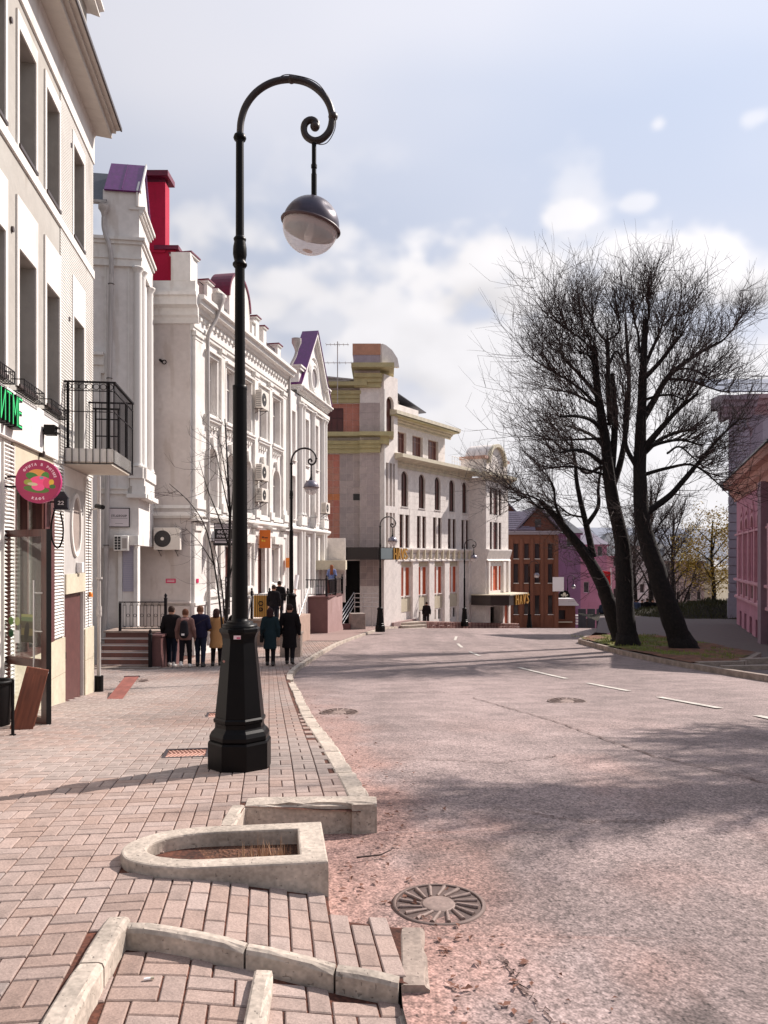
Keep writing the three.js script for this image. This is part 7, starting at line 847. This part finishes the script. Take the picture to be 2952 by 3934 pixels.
{ // tree in yellow spring leaf at the right
  const d = 62, b = V(26.5, SY(d) + .6, -d), t = thing('yellow_leaf_tree', 'young tree in yellow green spring leaf beside the grey house', 'tree', [b.x, b.y, b.z]), r = rngOf(17); mesh('trunk', taper([[0, 0, 0], [.1, 2.5, 0], [-.1, 5, 0], [0, 8, 0]], .22, .06, 8), MT.bark, t); for (let i = 0; i < 9; i++) { const a = i * 2.4, h = 2.6 + i * .5; mesh('limb', taper([[0, h, 0], [Math.cos(a) * 1.1, h + .9, Math.sin(a) * 1.1], [Math.cos(a) * 2.2, h + 1.8, Math.sin(a) * 2.2]], .07, .02, 5), MT.bark, t); }
  const pos = []; for (let c = 0; c < 95; c++) { const a = r() * 6.28, el = Math.acos(1 - 2 * r()), R = 1.2 + 1.6 * r(), cx = Math.sin(el) * Math.cos(a) * R * 1.05, cy = 5.6 + Math.cos(el) * R * 1.35, cz = Math.sin(el) * Math.sin(a) * R; for (let k = 0; k < 60; k++) { const x = cx + (r() + r() + r() - 1.5) * .75, y = cy + (r() + r() + r() - 1.5) * .6, z = cz + (r() + r() + r() - 1.5) * .75, s = .09 + .10 * r(), u = V(r() - .5, r() - .5, r() - .5).normalize(), w = V(r() - .5, r() - .5, r() - .5).normalize(); pos.push(x, y, z, x + u.x * s, y + u.y * s, z + u.z * s, x + w.x * s, y + w.y * s, z + w.z * s); } } const g = new THREE.BufferGeometry(); g.setAttribute('position', new THREE.Float32BufferAttribute(pos, 3)); g.computeVertexNormals(); const lf = mesh('leaves', g, new THREE.MeshPhysicalMaterial({ color: C3(.36, .25, .035), roughness: .8, side: THREE.DoubleSide }), t); lf.userData = { kind: 'stuff' };
}

// ------------------------------------------------------------------ people
function field(f, lo, hi, n) { // surface of a distance field
  const mc = new MarchingCubes(n, MT.skin, false, false, 60000); mc.isolation = 0; const s = mc.size ?? n, h = s / 2; let i = 0;
  for (let z = 0; z < s; z++) for (let y = 0; y < s; y++) for (let x = 0; x < s; x++) { const X = lerp(lo[0], hi[0], ((x - h) / h + 1) / 2), Y = lerp(lo[1], hi[1], ((y - h) / h + 1) / 2), Z = lerp(lo[2], hi[2], ((z - h) / h + 1) / 2); mc.field[i++] = -f(X, Y, Z); }
  mc.update(); const c = mc.count, p = new Float32Array(c * 3); for (let k = 0; k < c; k++) { p[3 * k] = lerp(lo[0], hi[0], (mc.positionArray[3 * k] + 1) / 2); p[3 * k + 1] = lerp(lo[1], hi[1], (mc.positionArray[3 * k + 1] + 1) / 2); p[3 * k + 2] = lerp(lo[2], hi[2], (mc.positionArray[3 * k + 2] + 1) / 2); }
  let g = new THREE.BufferGeometry(); g.setAttribute('position', new THREE.BufferAttribute(p, 3)); g = mergeVertices(g, .0008); g.computeVertexNormals(); return g;
}
const cap = (p, a, b, ra, rb) => { const ax = b[0] - a[0], ay = b[1] - a[1], az = b[2] - a[2], px = p[0] - a[0], py = p[1] - a[1], pz = p[2] - a[2]; const t = clamp((px * ax + py * ay + pz * az) / (ax * ax + ay * ay + az * az + 1e-9), 0, 1); return Math.hypot(px - t * ax, py - t * ay, pz - t * az) - lerp(ra, rb, t); };
const smin = (a, b, k) => { const h = Math.max(k - Math.abs(a - b), 0) / k; return Math.min(a, b) - h * h * k / 4; };
function person(label, x, y, d, H, o = {}) {
  const t = thing('person', label, 'person', [x, y, -d], o.turn ?? 0, o.grp); t.scale.setScalar(H / 1.75); const n = o.n ?? 50, st = o.step ?? .1, hem = o.hem ?? .86, w = o.w ?? 1, fl = o.flare ?? 0, bent = o.bent ?? 0, lean = o.lean ?? 0;
  const S = [-1, 1], sh = s => [s * .185 * w, 1.42, 0], el = s => [s * (.25 * w + .0), 1.15, .03 + (bent ? .02 : 0)], wr = s => bent ? [s * .13, 1.06, -.22] : [s * (.255 * w), .90, -.05 + s * st * .3], hp = s => [s * .09, .92, 0], kn = s => [s * .095, .50, s * st * .55 - .03], an = s => [s * .095, .085 + (s * st > .12 ? .05 : 0), s * st];
  const torso = (p, e) => { const q = [p[0], p[1], p[2] * 1.35]; return smin(smin(cap(q, [0, 1.36, 0], [0, 1.0, 0], .15 * w + e, .135 * w + e), cap(q, [-.13 * w, 1.40, .0], [.13 * w, 1.40, 0], .075 + e, .075 + e), .08), cap(q, [-.05, .93, 0], [.05, .93, 0], .13 * w + e, .13 * w + e), .08); };
  const arms = (p, e) => Math.min(...S.map(s => smin(cap(p, sh(s), el(s), .06 + e, .047 + e), cap(p, el(s), wr(s), .047 + e, .036 + e), .03)));
  const legs = (p, e) => Math.min(...S.map(s => smin(cap(p, hp(s), kn(s), .092 + e, .06 + e), cap(p, kn(s), an(s), .058 + e, .045 + e), .03)));
  const head = p => { const q = [p[0] * 1.12, p[1], p[2]]; let h = smin(cap(q, [0, 1.66, 0], [0, 1.62, -.01], .098, .09), cap(p, [0, 1.57, -.03], [0, 1.55, -.035], .06, .05), .05); h = smin(h, cap(p, [0, 1.62, -.10], [0, 1.59, -.122], .012, .016), .02); for (const s of S) h = smin(h, cap(p, [s * .088, 1.64, .01], [s * .09, 1.60, .005], .016, .012), .012); return smin(h, cap(p, [0, 1.44, .0], [0, 1.56, 0], .062, .055), .04); };
  const lo = [-.42, -.04, -.42], hi = [.42, 1.82, .42];
  const body = field((a, b, c) => { const p = [a, b, c]; return Math.min(smin(smin(torso(p, -.02), head(p), .03), Math.min(arms(p, -.012), legs(p, -.012)), .03), 9); }, lo, hi, n);
  const hands = []; for (const s of S) { const W = V(...wr(s)), E = V(...el(s)), f = W.clone().sub(E).normalize(); hands.push(new THREE.SphereGeometry(.04, 8, 6).scale(.55, 1, .9).translate(W.x + f.x * .05, W.y + f.y * .05, W.z + f.z * .05)); for (let k = 0; k < 5; k++) { const a = W.clone().addScaledVector(f, k ? .075 : .03).add(V(0, 0, (k ? (k - 2.5) * .019 : -.035))), L = [.05, .065, .07, .066, .05][k]; hands.push(bar(a, a.clone().addScaledVector(f, L * .6).add(V(-s * .012, 0, k ? 0 : -.02)), .0085, 5), bar(a.clone().addScaledVector(f, L * .6).add(V(-s * .012, 0, k ? 0 : -.02)), a.clone().addScaledVector(f, L).add(V(-s * .03, 0, k ? 0 : -.03)), .008, 5, .006)); } }
  mesh('body', [body.toNonIndexed(), ...hands], MT.skin, t);
  const cloth = (c, rough = .95) => new THREE.MeshPhysicalMaterial({ color: C3(...c), roughness: rough, specularIntensity: .2 });
  mesh('trousers', field((a, b, c) => { const p = [a, b, c]; return Math.max(smin(legs(p, .014), torso(p, .004), .03), b - 1.0, .075 - b); }, lo, hi, n), cloth(o.legs ?? [.012, .012, .018]), t);
  const fold = (a, b, c) => .010 * (fbm3(a * 9, b * 7, c * 9, 3, 2) - .5) * 2;
  mesh(hem < .75 ? 'coat' : 'jacket', field((a, b, c) => { const p = [a, b, c]; let e = smin(torso(p, .026), arms(p, .016), .045); if (hem < .9) { const q = [a, b, c * 1.22]; e = smin(e, cap(q, [0, 1.0, 0], [0, hem, 0], .168 * w, (.168 + fl) * w), .05); } e = smin(e, cap(p, [0, 1.44, .02], [0, 1.49, .01], .085, .078), .04); return Math.max(e + fold(a, b, c), hem - b, b - 1.53); }, lo, hi, n), cloth(o.coat ?? [.02, .02, .022]), t);
  const hl = o.hair ?? [.035, .02, .015], hd = o.hairLen ?? 0; mesh('hair', field((a, b, c) => { const p = [a * 1.08, b, c]; let e = cap(p, [0, 1.675, .012], [0, 1.65, .02], .106, .10); if (hd) e = smin(e, cap(p, [0, 1.64, .035], [0, 1.64 - hd, .05], .100, .10 + hd * .06), .04); e = Math.max(e, -cap(p, [0, 1.60, -.16], [0, 1.56, -.16], .10, .10), (hd ? 1.60 - hd : 1.60) - b - (c > 0 ? 0 : -.0)); return e + .006 * (fbm3(a * 30, b * 12, c * 30, 2) - .5); }, [-.2, 1.62 - Math.max(.1, hd + .12), -.2], [.2, 1.82, .2], Math.round(n * .7)), cloth(hl, .7), t);
  for (const s of S) mesh('shoe', field((a, b, c) => { const A = an(s), p = [a, b, c]; const lift = s * st > .12 ? .06 : 0; return Math.max(smin(cap(p, [A[0], .05 + lift, A[2] + .04], [A[0] + s * .012, .035 + lift * .2, A[2] - .14], .05, .042), cap(p, [A[0], .05 + lift, A[2]], [A[0], .12 + lift, A[2] + .01], .05, .052), .03), .002 - b); }, [an(s)[0] - .12, -.02, an(s)[2] - .25], [an(s)[0] + .12, .25, an(s)[2] + .15], 22), o.shoe ?? MT.shoeB, t);
  if (o.pack) { mesh('backpack', field((a, b, c) => { const p = [a, b, (c - .17) * 1.5]; return smin(cap(p, [0, 1.33, 0], [0, 1.05, 0], .11, .14), cap(p, [0, 1.1, .05], [0, 1.02, .05], .09, .1), .05) + .0; }, [-.25, .8, 0], [.25, 1.55, .42], 28), cloth([.02, .018, .022]), t); mesh('backpack_label', bx(-.045, .045, 1.0, 1.06, .300, .304), MT.signWhite, t); }
  if (o.hood) mesh('hood', field((a, b, c) => cap([a, b, c], [-.07, 1.46, .06], [.07, 1.46, .06], .055, .055), [-.2, 1.35, -.1], [.2, 1.6, .2], 20), cloth(o.hood), t);
  if (o.bag) mesh('shoulder_bag', [rbx(-.30, -.2, .72, .95, -.1, .15, .03), bar([-.25, .95, .1], [.12, 1.46, .05], .012)], MT.black, t);
  return t;
}
{
  const gp = 'people walking down the pavement', q = (vx, d) => (vx - 830) / 1662 * d, P = (label, vx, d, H, o) => person(label, q(vx, d), SY(d) + .005, d, H, { grp: gp, ...o });
  P('man in a black jacket and white shoes, leftmost of the walkers', 371, 22.9, 1.78, { coat: [.016, .013, .014], legs: [.016, .020, .034], hair: [.05, .03, .024], hem: .84, step: .12, shoe: MT.shoeW, w: 1.06 });
  P('young person in a brown pink jacket with a black backpack', 401, 22.4, 1.69, { coat: [.17, .095, .085], legs: [.012, .011, .015], hair: [.12, .05, .03], hem: .84, step: -.14, pack: true, hood: [.42, .24, .22], shoe: MT.shoeW });
  P('man in a navy jacket beside the tan coat', 433, 22.8, 1.79, { coat: [.018, .017, .040], legs: [.020, .024, .044], hair: [.16, .08, .05], hem: .84, step: .09, w: 1.08, bent: 1 });
  P('woman in a tan coat with dark bobbed hair', 468, 23.2, 1.70, { coat: [.47, .25, .11], legs: [.014, .010, .012], hair: [.045, .02, .016], hairLen: .10, hem: .56, flare: .06, step: -.08, bent: 1, shoe: MT.shoeB });
  P('dark figure mostly hidden behind the big lamp pedestal', 512, 24.5, 1.74, { coat: [.016, .013, .013], hem: .8, step: .1, n: 36 });
  P('woman in a dark teal coat with bobbed hair right of the lamp', 584, 23.2, 1.72, { coat: [.014, .026, .032], legs: [.012, .010, .012], hair: [.03, .013, .013], hairLen: .10, hem: .52, flare: .04, step: .07, bag: true });
  P('tall man in a long black coat, rightmost of the walkers', 626, 23.6, 1.84, { coat: [.011, .009, .010], legs: [.012, .010, .012], hair: [.03, .017, .015], hem: .50, flare: .03, step: .17, w: 1.1 });
  person('person in dark clothes on the stairs behind the tall man', q(592, 32), SY(32) + .9, 32, 1.7, { coat: [.014, .012, .014], n: 34, grp: 'people on the stairs' });
  person('second person in dark clothes higher on the stairs', q(604, 34), SY(34) + 1.1, 34, 1.7, { coat: [.012, .011, .013], n: 34, grp: 'people on the stairs' });
  person('woman in a blue shirt with very long brown hair on the terrace', q(717, 44.6), -.44, 44.6, 1.72, { coat: [.16, .20, .38], legs: [.03, .025, .03], hair: [.22, .075, .035], hairLen: .42, n: 40, bent: 1 });
  P('man in a black jacket walking past the stone house', 922, 55, 1.74, { coat: [.014, .010, .011], legs: [.016, .013, .016], n: 36, step: .18, w: 1.05 });
  P('smaller dark walker near the fourth lamp', 975, 66, 1.7, { coat: [.012, .010, .011], n: 32, step: .1 });
  [[1376, 57, [.06, .08, .14]], [1388, 58, [.012, .011, .013]], [1399, 56, [.014, .011, .012]], [1411, 57, [.012, .012, .016]], [1420, 58.5, [.016, .013, .014]], [1302, 62, [.04, .05, .08]], [1312, 63, [.012, .012, .014]]].forEach(([vx, d, c], i) => person(['person in a bluish jacket at the left of the far group', 'person in black at the far group beside the bluish jacket', 'person in dark clothes in the middle of the far group', 'person in near black clothes right in the far group', 'rightmost person of the far group behind the leaning trunk', 'person in grey blue clothes left of the upright trunk', 'person in black left of the upright trunk'][i], q(vx, d), SY(d) + .3, d, 1.74, { coat: c, n: 30, turn: i % 2 ? Math.PI : 0, step: .1 * (i % 3), grp: 'far group of people under the trees' }));
}
renderer.render(scene, camera);
